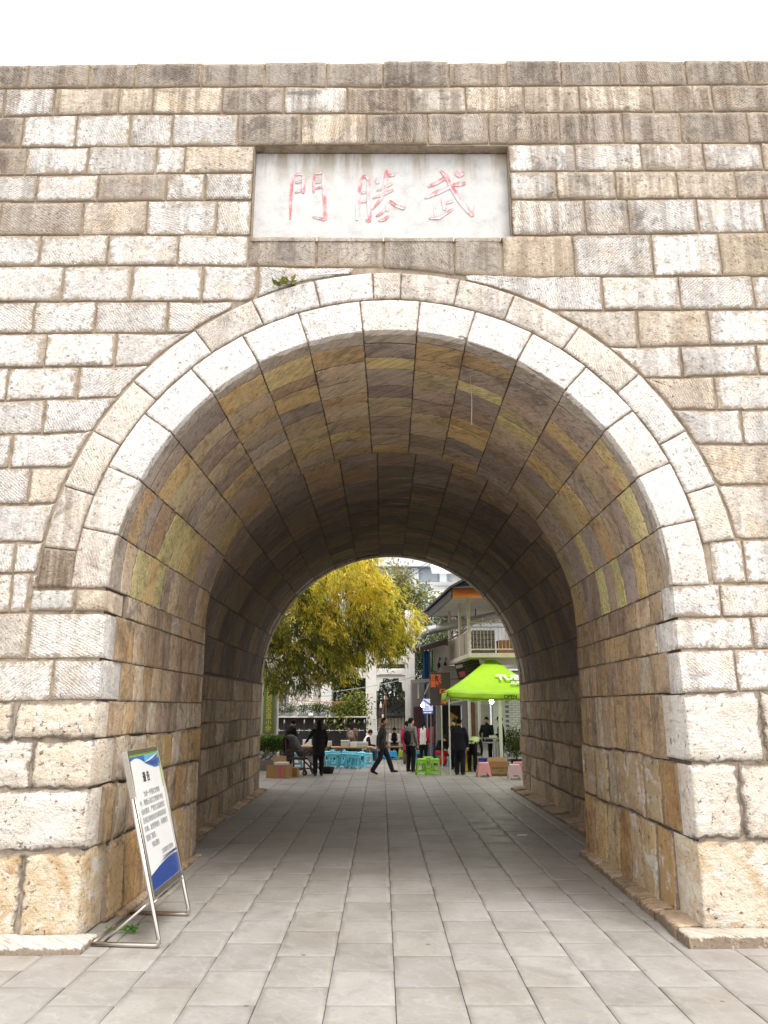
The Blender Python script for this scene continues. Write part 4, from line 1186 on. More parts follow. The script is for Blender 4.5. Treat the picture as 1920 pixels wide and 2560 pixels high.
dw = empty('dark_boundary_wall', (-2.8, 31.4, 0)); tag(dw, 'dark sheet metal boundary wall with pale ledge behind the folding fence', 'wall')
for i in range(6):
    MB().box(-2.6 + i * .80, -2.6 + i * .80 + .795, 0, .12, 0, 1.585).build('panel', DARKSHEET, dw)
MB().box(-2.65, 2.25, -.18, .36, 1.586, 1.635).build('ledge', PALE, dw, False, .008)
fc = empty('folding_fence', (-2.4, 30.6, 0)); tag(fc, 'black folding lattice fence with pale spear tips across the school entrance', 'fence')
SPEAR = M_('pale metal finial', (.34, .32, .29), .45, .3, .1, 10, 0)
for i in range(10):
    x = -1.72 + i * .385
    p_ = MB().tube([(x, 0, 0), (x, 0, 1.36)], .022, 6).build('post', BLACKM, fc)
    MB().lathe([(.01, 0), (.028, .03), (.034, .07), (.024, .12), (.004, .17)], (x, 0, 1.36), 8).build('finial', SPEAR, p_, True)
    x2 = x + .19
    p_ = MB().tube([(x2, .02, 0), (x2, .02, 1.06)], .014, 6).build('post', BLACKM, fc)
    MB().lathe([(.008, 0), (.022, .02), (.022, .09), (.008, .12)], (x2, .02, 1.06), 6).build('finial', SPEAR, p_, True)
    if i < 9:
        for (za, zb) in ((.55, .95), (.95, .55)):
            MB().bar((x, -.02, za), (x + .385, -.02, zb), .022, .012).build('lattice_bar', BLACKM, fc)
MB().tube([(-1.75, .01, 1.12), (1.76, .01, 1.12)], .014, 6).build('rail', SPEAR, fc)
MB().tube([(-1.75, .01, .16), (1.76, .01, .16)], .014, 6).build('rail', BLACKM, fc)

sb_ = empty('school_building', (-3.4, 33.4, 0)); tag(sb_, 'pale rendered school building with barred windows behind the potted plants', 'building')
MB().box(-4.5, 1.3, 0, 3.5, 0, 6.2).build('wall', PALE, sb_)
for (x0, x1, z0, z1) in ((-1.35, -.45, 1.95, 3.0), (.72, 1.2, 1.95, 3.0), (-3.3, -2.2, 1.95, 3.0), (-1.3, -.4, 4.6, 5.9), (.5, 1.1, 4.6, 5.9)):
    w = MB().box(x0, x1, -.05, -.002, z0, z1).build('window', WHITEP, sb_, False, .006)
    MB().box(x0 + .07, x1 - .07, -.056, -.0505, z0 + .07, z1 - .05).build('pane', GLASS, w)
    for j in range(6):
        xx = x0 + .12 + (x1 - x0 - .24) * j / 5
        MB().tube([(xx, -.16, z0 - .02), (xx, -.16, z1)], .010, 5).build('bar', WHITEP, w)
    MB().box(x0 - .08, x1 + .08, -.2, -.003, z0 - .09, z0 - .03).build('sill', WHITESTONE, w)
for x in (-2.0, -.15, .35, 1.14):
    MB().box(x, x + .16, -.09, -.001, 0, 6.1).build('pilaster', WHITESTONE, sb_, False, .006)
MB().box(-.10, -.04, -.20, -.14, 0, 6).build('drainpipe', CONCRETE, sb_)
MB().box(.16, .20, -.20, -.14, 0, 6).build('drainpipe', CONCRETE, sb_)
ac = empty('air_conditioner', (-3.13, 33.08, 1.68)); tag(ac, 'white outdoor air conditioner unit with round fan grille on the school wall', 'air conditioner')
MB().box(-.37, .37, -.16, .16, 0, .52).build('casing', WHITEP, ac, False, .012)
MB().lathe([(.20, 0), (.20, .02), (.17, .02)], (0, 0, 0), 20).build('fan_ring', WHITEP, ac).matrix_local = Matrix.Translation((-.1, -.162, .25)) @ Matrix.Rotation(R(90), 4, 'X')
MB().lathe([(.17, 0), (.17, .004)], (0, 0, 0), 20).build('fan_grille', M_('grey fan grille', (.20, .185, .17), .6, 0, .2, 30, .4), ac).matrix_local = Matrix.Translation((-.1, -.166, .25)) @ Matrix.Rotation(R(90), 4, 'X')
MB().box(.20, .28, -.166, -.161, .22, .25).build('badge', BLACKM, ac)
MB().box(-.30, -.22, -.14, .30, -.08, -.001).build('bracket', BLACKM, ac); MB().box(.22, .30, -.14, .30, -.08, -.001).build('bracket', BLACKM, ac)

POTB = M_('pale blue glazed pot', (.46, .53, .62), .3, 0, .12, 8, 0)
pots = [(-4.75, '.'), (-4.25, '.'), (-3.72, '.'), (-3.28, '.'), (-2.95, '.'), (-2.50, '.')]
plabels = ['bonsai in pale blue pot beside the green sign board, first on the ledge', 'bushy bonsai in oblong pale blue pot, second on the ledge from the green sign', 'bonsai in pale blue pot, third on the ledge from the green sign',
           'bonsai in pale pot under the air conditioner fan, fourth on the ledge', 'bonsai in pale blue pot under the air conditioner, next to the white stone', 'yellowish bonsai in pale blue pot at the shrub end of the ledge']
for i, (x, _) in enumerate(pots):
    x += .62
    t = leafy('potted_bonsai', plabels[i], 'plant', (x, 31.36, 1.636), [(x - .06, 31.36, 1.92, .17, .14, .10), (x + .08, 31.36, 1.99, .15, .13, .10)], 520, .07, [(.04, .075, .015), (.06, .09, .02), (.11, .12, .025)] if i != 5 else [(.20, .17, .03), (.10, .12, .03)], .015, 'bonsai on the ledge', 40 + i, per=9)
    MB().lathe([(.10, .0), (.15, .03), (.17, .12), (.18, .125), (.165, .11)], (0, 0, 0), 12).build('pot', POTB, t, True)
orn = MB().ball((0, 0, .05), (.11, .08, .07)).ball((.03, 0, .09), (.06, .06, .05)).build('ledge_stone', WHITEP, None, True); orn.location = (-2.78, 31.2, 1.63)
tag(orn, 'small rounded white stone on the ledge among the bonsai pots', 'stone')

# hedge in a low planter, left edge of the exit
hp = empty('hedge_planter', (-3.75, 26.6, 0)); tag(hp, 'clipped green hedge growing in a low stone planter by the green sign', 'hedge')
MB().box(-.6, .62, -.35, .4, 0, .30).build('planter', CONCRETE, hp, False, .012)
rng = np.random.default_rng(3)
n = 3800
P3 = np.stack([rng.uniform(-.58, .60, n), rng.uniform(-.40, .42, n), .58 + .46 * rng.uniform(0, 1, n) ** .7 + .03 * np.sin(np.arange(n))], 1)
leaves('foliage', P3, rng.normal(size=(n, 3)) + np.array([0, -.2, .3]), rng.uniform(.06, .10, n), rng.uniform(.03, .05, n), palette(rng, n, [(.06, .13, .025), (.11, .20, .035), (.20, .28, .06), (.04, .08, .02)]), hp, rng)
st_ = MB()
for i in range(16): st_.tube([(rb.uniform(-.5, .5), rb.uniform(-.3, .3), .28), (rb.uniform(-.5, .5), rb.uniform(-.3, .3), .75)], .010, 5)
st_.build('stems', BARK, hp)['kind'] = 'stuff'

# ------------------------------------------------------------------ trees
DG = [(.020, .035, .014), (.032, .05, .02), (.045, .07, .028), (.06, .085, .04)]
leafy('evergreen_tree', 'dark evergreen tree filling the view through the stone archway', 'tree', (.5, 37.6, 0), [(.4, 37.6, 2.6, 1.6, 1.2, 1.5), (1.4, 37.8, 3.6, 1.3, 1.2, 1.3), (-.4, 37.5, 3.6, 1.3, 1.0, 1.3), (.6, 37.6, 4.6, 1.2, 1, .9)], 7500, .15, DG, .13, 'trees beyond the archway', 51, wr=.42)
leafy('evergreen_tree', 'dark leafy tree standing left of the archway behind the bamboo', 'tree', (-1.4, 35.0, 0), [(-1.5, 34.7, 2.3, .75, .6, 1.1), (-1.2, 35, 3.4, .9, .7, 1.0), (-1.0, 34.8, 2.6, .7, .6, 1.2), (-1.7, 34.6, 3.0, .5, .5, .8), (-1.2, 34.6, 1.4, .8, .5, .7)], 7000, .13, DG, .11, 'trees beyond the archway', 52)
leafy('evergreen_tree', 'dark leafy tree seen between the archway column and the blue tarpaulin', 'tree', (2.1, 35.2, 0), [(1.8, 35.2, 3.2, .8, .7, 1.2), (2.3, 35.4, 4.4, 1.0, .8, .9), (1.9, 35.2, 2.0, .6, .5, .9)], 4200, .14, DG + [(.09, .12, .06)], .10, 'trees beyond the archway', 53)
leafy('magnolia_tree', 'tall magnolia tree with glossy green and rusty leaves before the grey building', 'tree', (1.0, 42, 0), [(.9, 42, 8.6, .75, .8, .85), (1.2, 42, 7.6, 1.1, .9, .9), (2.3, 42, 7.9, .75, .6, .42), (.2, 42, 7.8, .8, .7, .8), (1.7, 42, 6.6, .8, .7, .8), (.9, 42.2, 6.2, 1.0, .8, .8), (.85, 42, 9.15, .35, .35, .38)], 6500, .22, [(.14, .19, .06), (.24, .28, .11), (.34, .36, .18), (.30, .22, .09), (.09, .12, .04)], .16, None, 54, droop=-.2, per=8, wr=.42)
leafy('garden_shrub', 'light green broadleaved shrub spreading beside the pale archway column', 'shrub', (-1.3, 31.9, 0), [(-1.2, 31.7, 1.95, .65, .4, .35), (-1.75, 31.6, 1.55, .55, .4, .28), (-.85, 31.7, 1.60, .35, .3, .38), (-1.9, 31.6, 1.32, .4, .3, .18), (-1.4, 31.6, 1.75, .5, .4, .3), (-1.0, 31.7, 2.3, .4, .3, .3)], 2600, .13, [(.16, .21, .035), (.22, .25, .05), (.30, .31, .07), (.09, .13, .025), (.05, .08, .02)], .035, None, 55, droop=.5, per=7, wr=.5)
leafy('roof_creeper', 'green climbing plant on the slope behind the silver duct', 'plant', (2.7, 32.0, 0), [(2.3, 32, 5.2, .9, .5, .35), (3.2, 32, 5.5, .9, .5, .4), (4.2, 32, 5.9, .9, .5, .4), (2.6, 32, 4.7, .8, .5, .4)], 2600, .12, [(.10, .15, .03), (.16, .20, .05), (.22, .24, .07)], .05, None, 56)

# bamboo: culms rising at the left and arching over, leaf sprays hanging from them
bam = empty('bamboo_clump', (-4.9, 25.4, 0)); tag(bam, 'yellowing bamboo clump arching over the square with hanging leaf sprays', 'bamboo')
rng = np.random.default_rng(77)
bx, by = -4.9, 25.4
tips, paths = [], []
for i in range(30):
    sx, sy = bx + rng.uniform(-.5, .3), by + rng.uniform(-.7, .7)
    reach = rng.uniform(.3, 1.0)
    ex = -3.4 + 4.3 * reach + rng.uniform(-.3, .2)
    ey = by + rng.uniform(-1.7, 1.6)
    pk = rng.uniform(5.2, 7.0)
    ez = rng.uniform(3.6, 5.2) if reach > .5 else rng.uniform(3.0, 5.0)
    P0, P1, P2, P3_ = np.array([sx, sy, 0]), np.array([sx + .1, sy, pk * .8]), np.array([sx + (ex - sx) * .55, (sy + ey) / 2, pk + .9]), np.array([ex, ey, ez])
    t = np.linspace(0, 1, 15)[:, None]
    pts = (1 - t) ** 3 * P0 + 3 * t * (1 - t) ** 2 * P1 + 3 * t * t * (1 - t) * P2 + t ** 3 * P3_
    paths.append(pts)
    if i < 20:
        MB().tube([tuple(p - np.array([bx, by, 0])) for p in pts], [.030 * (1 - .85 * a / 14) for a in range(15)], 6).build('culm', CULM, bam, True)
# sprays
outline = [(-4.3, 2.7), (-4.4, 5.2), (-3.6, 5.6), (-2.6, 5.9), (-1.9, 6.35), (-1.2, 6.75), (-.45, 6.75), (-.05, 6.1), (.35, 5.5), (.85, 5.0), (1.22, 4.55), (1.05, 4.05), (.75, 3.85), (.55, 3.5), (.15, 3.4), (-.2, 3.5), (-.75, 3.15), (-1.3, 2.75), (-1.9, 2.7), (-2.6, 2.5), (-3.1, 2.4), (-3.8, 2.1)]
def in_poly(x, z):
    c = np.zeros(len(x), bool); m = len(outline)
    for i in range(m):
        (x0, z0), (x1, z1) = outline[i], outline[(i + 1) % m]
        hit = ((z0 > z) != (z1 > z)) & (x < (x1 - x0) * (z - z0) / (z1 - z0 + 1e-9) + x0)
        c ^= hit
    return c
NC = 1800
cand = np.stack([rng.uniform(-4.4, 1.25, NC * 3), rng.uniform(-1.9, 1.9, NC * 3), rng.uniform(2.4, 6.8, NC * 3)], 1)
keep = in_poly(cand[:, 0], cand[:, 2])
edge_y = np.abs(cand[:, 1]) < 1.9 * np.sqrt(np.clip(1 - ((cand[:, 0] + 1.6) / 3.3) ** 2, .12, 1))
# the crown thins out low on the left, where only single twigs hang
thin = ~((cand[:, 0] < -2.7) & (cand[:, 2] < 3.7) & (rng.uniform(size=NC * 3) < .6))
lump = np.sin(cand[:, 0] * 3.1 + cand[:, 2] * 1.7) + np.sin(cand[:, 2] * 3.7 - cand[:, 0] * 1.3 + cand[:, 1] * 2) + np.sin(cand[:, 1] * 3.3 + cand[:, 0] * 2.1)
cand = cand[keep & edge_y & thin & (lump > -.75)][:NC]
SP, SD, SL, ST = [], [], [], []
for c in cand:
    dirn = np.array([rng.normal() * .5 + .25, rng.normal() * .45 - .1, -1.0])
    ln = rng.uniform(.30, .65)
    pos_t = np.clip(.5 + .30 * (c[0] + 1.4) / 2.0 + .42 * (c[2] - 4.4) / 1.8 + rng.normal() * .16, 0, 1)  # brighter up and right: leaf age plus light painted into the tint
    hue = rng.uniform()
    young_lit = np.array([(.82, .66, .10), (.90, .78, .20), (.74, .64, .10), (.56, .56, .09)][rng.integers(4)])
    old = np.array([(.10, .135, .03), (.14, .17, .035), (.22, .23, .045), (.30, .27, .05)][rng.integers(4)])  # older leaf hue, also painting the crown's shade low on the left
    colr = young_lit if rng.uniform() < pos_t else old
    m = rng.integers(18, 28)
    tt = rng.uniform(0, 1, m)
    base = c + np.outer(tt * ln, dirn / np.linalg.norm(dirn)) + rng.normal(size=(m, 3)) * .05 + np.array([0, 24.5, ln * .5])
    SP.append(base)
    SD.append(dirn * .75 + rng.normal(size=(m, 3)) * .50 + np.array([.06, 0, -.25]))
    SL.append(rng.uniform(.13, .24, m))
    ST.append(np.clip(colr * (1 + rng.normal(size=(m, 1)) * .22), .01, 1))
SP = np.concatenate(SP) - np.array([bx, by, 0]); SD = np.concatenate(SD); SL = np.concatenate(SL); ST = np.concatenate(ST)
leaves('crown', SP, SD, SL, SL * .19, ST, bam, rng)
tw = MB()
for c in cand[::6]:
    tw.tube([(c[0] - bx - .25, c[1] + 24.5 - by, c[2] + .35), (c[0] - bx, c[1] + 24.5 - by, c[2] + .25), (c[0] - bx + .1, c[1] + 24.5 - by, c[2] - .1)], [.008, .006, .003], 4)
tw.build('twigs', CULM, bam)['kind'] = 'stuff'

# ------------------------------------------------------------------ tall grey building and a white-eaved house far behind
gbld = empty('office_building', (3, 60, 0)); tag(gbld, 'tall pale blue grey building with pilasters rising behind the magnolia tree', 'building')
MB().box(-9, 10, 0, 10, 0, 17).build('wall', BLUEG, gbld)
for x in (-6.4, -3.75, -2.45, -.65, 1.55, 4.2, 6.8):
    MB().box(x, x + .55, -.35, -.001, 0, 12.6).build('pilaster', BLUEG2, gbld, False, .02)
MB().box(-9.2, 10.2, -.7, -.002, 12.65, 13.6).build('cornice', BLUEG2, gbld, False, .03)
for z in (5.3, 9.15, 11.35):
    MB().box(-9, 10, -.18, -.003, z, z + .14).build('string_course', BLUEG2, gbld)
for r_, (z0, z1) in enumerate(((6.3, 8.9), (10.0, 12.4), (2.0, 4.6))):
    for x0, x1 in ((-5.6, -4.0), (-1.75, -.75), (-3.0, -2.55), (2.35, 4.0), (5.0, 6.6)):
        if r_ == 1 and x0 > 2: continue
        w = MB().box(x0 - .1, x1 + .1, -.10, -.004, z0 - .1, z1 + .1).build('window', WHITEP, gbld)
        MB().box(x0, x1, -.125, -.101, z0, z1).build('pane', GLASSL, w)
        MB().box((x0 + x1) / 2 - .03, (x0 + x1) / 2 + .03, -.15, -.126, z0, z1).build('mullion', WHITEP, w)
for x0, x1 in ((.05, 1.45), (2.3, 4.0)):
    MB().box(x0, x1, -.06, -.004, 11.6, 12.55).build('recess_shade_panel', M_('shaded blue render panel', (.36, .42, .46), .8, 0, .05, 1, .05), gbld, False, .02)  # panel stands proud; darker render paints the shade of a recess
wh = empty('white_eaved_house', (4.4, 45, 0)); tag(wh, 'white rendered house with stepped white eaves above the balcony roof', 'building')
MB().box(-1.3, 5, 0.4, 6, 0, 9.0).build('wall', BLUEG2, wh)
MB().box(-.25, .05, -.5, -.2, 0, 10.4).build('post', WHITEP, wh)
for (x0, z0, w_) in ((-1.5, 9.45, 5.5), (-1.45, 8.05, 6), (-1.7, 7.5, 6)):
    e_ = MB().add([(x0, -1.2, z0), (x0 + w_, -1.2, z0), (x0 + w_, 1.4, z0 + 1.1), (x0, 1.4, z0 + 1.1), (x0, -1.2, z0 + .22), (x0 + w_, -1.2, z0 + .22), (x0 + w_, 1.4, z0 + 1.32), (x0, 1.4, z0 + 1.32)], [(0, 3, 2, 1), (4, 5, 6, 7), (0, 1, 5, 4), (1, 2, 6, 5), (2, 3, 7, 6), (3, 0, 4, 7)]).build('eave', WHITEP, wh)
MB().box(-.2, 1.0, .36, .398, 8.2, 8.9).build('window', GLASS, wh)

# ------------------------------------------------------------------ restaurant with balcony on the right
rh = empty('restaurant_house', (3.5, 28, 0)); tag(rh, 'two storey restaurant with cream posted balcony and orange roof fascia', 'building')
def rbx(name, x0, x1, y0, y1, z0, z1, mat, parent=rh, bev=0):
    return MB().box(x0 - 3.5, x1 - 3.5, y0 - 28, y1 - 28, z0, z1).build(name, mat, parent, False, bev)
def rp_(p): return (p[0] - 3.5, p[1] - 28, p[2])
# upper floor
rbx('upper_wall', 5.3, 8.5, 29.9, 34, 3.6, 6.0, PALE)
fl = [(2.84, 25.45), (6.8, 25.2), (6.8, 30.2), (2.55, 30.2)]
MB().hexa([rp_((x, y, 3.56)) for x, y in fl] + [rp_((x, y, 3.70)) for x, y in fl]).build('balcony_floor', CREAM, rh, False, .01)
posts = [(2.88, 25.55), (2.80, 27.6), (2.63, 29.9), (4.75, 25.42), (6.5, 25.32)]
for i, (x, y) in enumerate(posts):
    p_ = MB().tube([rp_((x, y, 3.701)), rp_((x, y, 5.62))], .055, 8).build('post', CREAM, rh)
    if i == 0: MB().ball(rp_((x, y - .06, 4.75)), .035).ball(rp_((x, y - .06, 4.5)), .03).build('fitting', CREAM, p_)
# left side: corrugated infill panels between the posts
for (xa, ya), (xb, yb) in zip(posts[:3], posts[1:3]):
    n = 14
    for j in range(n):
        if j % 7 == 6: continue
        a0, a1 = (j + .08) / n, (j + .92) / n
        q = [(xa + (xb - xa) * a, ya + (yb - ya) * a) for a in (a0, a1)]
        MB().hexa([rp_((q[0][0] - .02, q[0][1], 3.72)), rp_((q[0][0] + .02, q[0][1], 3.72)), rp_((q[1][0] + .02, q[1][1], 3.72)), rp_((q[1][0] - .02, q[1][1], 3.72)),
                   rp_((q[0][0] - .02, q[0][1], 4.44)), rp_((q[0][0] + .02, q[0][1], 4.44)), rp_((q[1][0] + .02, q[1][1], 4.44)), rp_((q[1][0] - .02, q[1][1], 4.44))]).build('infill_slat', BEIGE, rh)
    MB().bar(rp_((xa, ya, 4.53)), rp_((xb, yb, 4.53)), .05).build('rail', BROWNW, rh)
# front railing
for z in (4.55, 4.70, 3.82):
    MB().tube([rp_((2.9, 25.52, z)), rp_((6.5, 25.32, z))], .026, 6).build('rail', CREAM, rh)
for j in range(30):
    x = 3.02 + j * .117
    MB().tube([rp_((x, 25.515 - (x - 2.9) * .055, 3.82)), rp_((x, 25.515 - (x - 2.9) * .055, 4.55))], .011, 5).build('baluster', CREAM, rh)
# roof: soffit, fascias, tiled slope
eL, eB, eR = (2.32, 24.9), (1.80, 31.9), (7.5, 24.6)
MB().hexa([rp_((eL[0], eL[1], 5.60)), rp_((eR[0], eR[1], 5.62)), rp_((7.5, 31.9, 5.62)), rp_((eB[0], eB[1], 5.60)), rp_((eL[0], eL[1], 5.66)), rp_((eR[0], eR[1], 5.66)), rp_((7.5, 31.9, 5.66)), rp_((eB[0], eB[1], 5.66))]).build('soffit', PALE, rh)
MB().hexa([rp_((eL[0] - .01, eL[1] - .03, 5.44)), rp_((eR[0], eR[1] - .03, 5.44)), rp_((eR[0], eR[1], 5.44)), rp_((eL[0], eL[1], 5.44)), rp_((eL[0] - .01, eL[1] - .03, 5.74)), rp_((eR[0], eR[1] - .03, 5.74)), rp_((eR[0], eR[1], 5.74)), rp_((eL[0], eL[1], 5.74))]).build('fascia', ORANGE, rh)
MB().hexa([rp_((eL[0] - .05, eL[1], 5.42)), rp_((eL[0] - .012, eL[1] - .03, 5.42)), rp_((eB[0], eB[1], 5.42)), rp_((eB[0] - .04, eB[1], 5.42)), rp_((eL[0] - .05, eL[1], 5.70)), rp_((eL[0] - .012, eL[1] - .03, 5.70)), rp_((eB[0], eB[1], 5.70)), rp_((eB[0] - .04, eB[1], 5.70))]).build('fascia', ROOFT, rh)
nt_ = 26
for j in range(nt_):
    a0, a1 = j / nt_, (j + .86) / nt_
    y0, y1 = 24.75 + 7.2 * a0, 24.75 + 7.2 * a1
    xl0, xl1 = 2.20 - .55 * a0, 2.20 - .55 * a1
    MB().hexa([rp_((xl0, y0, 5.72)), rp_((4.4, y0, 6.9)), rp_((4.4, y1, 6.9)), rp_((xl1, y1, 5.72)), rp_((xl0, y0, 5.80)), rp_((4.4, y0, 6.98)), rp_((4.4, y1, 6.98)), rp_((xl1, y1, 5.80))]).build('roof_tile_row', ROOFT, rh)
MB().hexa([rp_((2.3, 24.7, 5.74)), rp_((7.5, 24.5, 5.74)), rp_((7.5, 31.9, 5.7)), rp_((1.9, 31.9, 5.7)), rp_((4.3, 27.5, 6.85)), rp_((7.5, 27.5, 6.85)), rp_((7.5, 30, 6.85)), rp_((4.3, 30, 6.85))]).build('roof', ROOFT, rh)
# ground floor
rbx('interior_shade_panel', 2.25, 3.0, 29.95, 30.2, 0, 3.0, DARKSHEET)  # flat dark panel standing in for the unlit room
rbx('ground_wall', 2.98, 3.30, 29.3, 29.6, 0, 3.55, GREYWALL)
rbx('ground_wall', 3.32, 3.42, 29.2, 29.6, 0, 3.55, BROWNW)
rbx('ground_wall', 3.44, 4.0, 29.25, 29.6, 0, 3.55, PALE)
rbx('ground_wall', 2.05, 2.24, 29.4, 30.1, 0, 3.0, GREYWALL)
rbx('door_head', 2.25, 2.97, 29.4, 29.55, 2.05, 3.5, GREYWALL)
MB().tube([rp_((3.17, 28.6, 0)), rp_((3.17, 28.6, 3.5))], .055, 8).build('white_post', WHITEP, rh)
MB().tube([rp_((3.50, 28.4, 0)), rp_((3.50, 28.4, 3.5))], .05, 8).build('white_post', WHITEP, rh)
MB().box(3.98 - 3.5, 4.09 - 3.5, 27.0 - 28, 27.11 - 28, 0, 2.9).build('white_post', WHITEP, rh, False, .008)
po = MB().add([rp_((2.50, 29.9, 1.30)), rp_((2.86, 29.9, 1.30)), rp_((2.88, 29.9, 1.62)), rp_((2.52, 29.9, 1.86)), rp_((2.50, 29.935, 1.30)), rp_((2.86, 29.935, 1.30)), rp_((2.88, 29.935, 1.62)), rp_((2.52, 29.935, 1.86))], [(0, 1, 2, 3), (7, 6, 5, 4), (0, 4, 5, 1), (1, 5, 6, 2), (2, 6, 7, 3), (3, 7, 4, 0)]).build('yellow_poster', YELLOW, rh)
rbx('poster_panel', 2.70, 2.82, 29.88, 29.899, 1.46, 1.60, BLUETARP, po)
# white brick wall beside the stall
WBRICK = M_('white painted brick', (.72, .76, .71), .8, 0, .14, 8, .4, .006)
wbw = empty('white_brick_wall', (4.6, 28.9, 0)); tag(wbw, 'white painted brick wall behind the man in the cap', 'wall')
MB().box(-.55, 1.6, .055, .3, 0, 3.3).build('wall_core', M_('pale mortar', (.36, .37, .34), .9, 0, .15, 9, .3), wbw)
MB().box(-.55, -.10, -.02, .054, 0, 3.3).build('plain_render', WBRICK, wbw)
bm_ = MB().box(-.118, .118, 0, .05, -.036, .036)
b0 = None
for rr in range(38):
    for cc in range(7):
        x = -.09 + .12 + cc * .25 + (.125 if rr % 2 else 0)
        if x > 1.5: continue
        if b0 is None:
            b0 = bm_.build('brick', WBRICK, wbw, False); ob = b0
        else:
            ob = b0.copy(); COL.objects.link(ob)
        ob.location = (x + rb.uniform(-.004, .004), rb.uniform(0, .012), .05 + rr * .085)
# maroon boarded front further back
mf = empty('maroon_shopfront', (1.75, 31.2, 0)); tag(mf, 'dark maroon boarded shop front left of the tent poles', 'shop front')
for i in range(5):
    MB().box(-.48 + i * .205, -.48 + i * .205 + .20, 0, .08, 0, 2.0).build('board', MAROON, mf)
MB().box(.02, .07, -.03, -.001, 0, 2.0).build('trim', PALE, mf)
MB().box(-.55, .6, .081, 1.5, 0, 2.9).build('wall', GREYWALL, mf)
# lean-to eave, wall under it, tarpaulin, netting
lt = empty('lean_to_shelter', (1.8, 30, 0)); tag(lt, 'lean-to with dark tattered roof, blue tarpaulin and green netting beside the balcony', 'shelter')
MB().hexa([(-.68, -1.5, 3.98), (.62, -1.5, 4.36), (.75, .8, 4.55), (-.55, .8, 4.2), (-.68, -1.5, 4.04), (.62, -1.5, 4.44), (.75, .8, 4.63), (-.55, .8, 4.28)]).build('roof', ROOFT, lt)
MB().hexa([(-.64, -1.48, 3.90), (.60, -1.48, 4.22), (.60, -1.44, 4.22), (-.64, -1.44, 3.90), (-.66, -1.49, 3.985), (.62, -1.49, 4.36), (.62, -1.44, 4.36), (-.66, -1.44, 3.985)]).build('hanging_edge', MAROON, lt)
MB().box(.12, .80, .2, .35, 2.9, 4.3).build('wall', PALE, lt)
tp = []
for i in range(13):
    a = i / 12
    x = -.26 + .27 * a + 0
    tp.append((x, -.5 + .03 * math.sin(i * 1.7)))
MB().loft([[(x, y, z) for x, y in tp] + [(x, y + .03, z) for x, y in tp[::-1]] for z in (3.02, 3.5, 4.05)]).build('tarpaulin', BLUETARP, lt)
MB().box(.02, .07, -.3, -.24, 0, 4.2).build('post', BEIGE, lt); MB().box(.20, .25, -.2, -.14, 2.9, 4.2).build('post', CREAM, lt)
nv = []
for i in range(9):
    for j in range(5):
        nv.append((.10 + .085 * i, -.6 + .05 * j + .04 * math.sin(i * 2 + j), 3.16 + .10 * math.sin(i * .9 + j * 1.3) + .5 * max(0, .25 - i * .1)))
MB().add(nv, [(i * 5 + j, (i + 1) * 5 + j, (i + 1) * 5 + j + 1, i * 5 + j + 1) for i in range(8) for j in range(4)]).build('netting', GREENNET, lt)
MB().hexa([(.06, -.5, 3.15), (.16, -.5, 3.15), (.16, -.45, 3.15), (.06, -.45, 3.15), (.10, -.5, 4.1), (.14, -.5, 4.1), (.14, -.45, 4.1), (.10, -.45, 4.1)]).build('netting', GREENNET, lt)
br_ = empty('wall_bracket_lamp', (2.3, 30.1, 3.35)); tag(br_, 'black iron bracket lamps on the pale wall under the lean-to', 'lamp')
for dx in (-.12, .12):
    MB().tube([(dx, 0, 0), (dx, -.06, .25), (dx + .06, -.1, .5), (dx + .1, -.1, .4)], .02, 6).build('arm', BLACKM, br_)
    MB().lathe([(.02, .0), (.06, .06), (.05, .16), (.02, .2)], (dx + .02, -.1, .1), 8).build('lantern', BLACKM, br_)
# silver duct
du = empty('ventilation_duct', (1.4, 29.2, 4.3)); tag(du, 'large silver ventilation duct with elbow running along behind the balcony', 'duct')
dp = [(1.517, 29.200, 4.509), (1.581, 29.200, 4.711), (1.756, 29.200, 4.785), (2.191, 29.200, 4.877), (3.313, 29.200, 5.124), (4.440, 29.200, 5.385), (5.825, 29.200, 5.684)]
dp = [(x - 1.4, y - 29.2, z - 4.3) for x, y, z in dp]
MB().tube(dp[:3], .165, 14).build('elbow', DUCTM, du, True)
MB().tube(dp[2:], .16, 14).build('pipe', DUCTM, du, True)
for a in (.12, .45, .75):
    p0, p1 = Vector(dp[2]), Vector(dp[5]); q = p0 + (p1 - p0) * a; t_ = (p1 - p0).normalized() * .03
    MB().tube([q - t_, q + t_], .172, 14).build('joint_band', DUCTM, du, True)
MB().tube([Vector(dp[4]) + Vector((0, 0, .1)), Vector(dp[4]) + Vector((0, 0, .55))], .02, 6).tube([Vector(dp[4]) + Vector((.25, 0, .1)), Vector(dp[4]) + Vector((.25, 0, .6))], .02, 6).build('hanger', BLACKM, du)
# small flat canopy left of the black sign
sc_ = empty('flat_awning', (1.5, 30, 0)); tag(sc_, 'small flat grey awning on bracket above the maroon shop front', 'awning')
MB().hexa([(-.42, -.9, 2.83), (.45, -.9, 2.90), (.45, .9, 2.95), (-.30, .9, 2.88), (-.42, -.9, 2.97), (.45, -.9, 3.02), (.45, .9, 3.07), (-.30, .9, 3.0)]).build('slab', GREYWALL, sc_, False, .01)
MB().bar((-.12, -.4, 2.3), (-.12, -.4, 2.84), .05).bar((.1, -.5, 2.45), (.3, -.6, 2.88), .04).build('bracket', WHITEP, sc_)
MB().bar((.15, -.3, 0), (.15, -.3, 2.86), .07).build('post', BLUETARP, sc_)
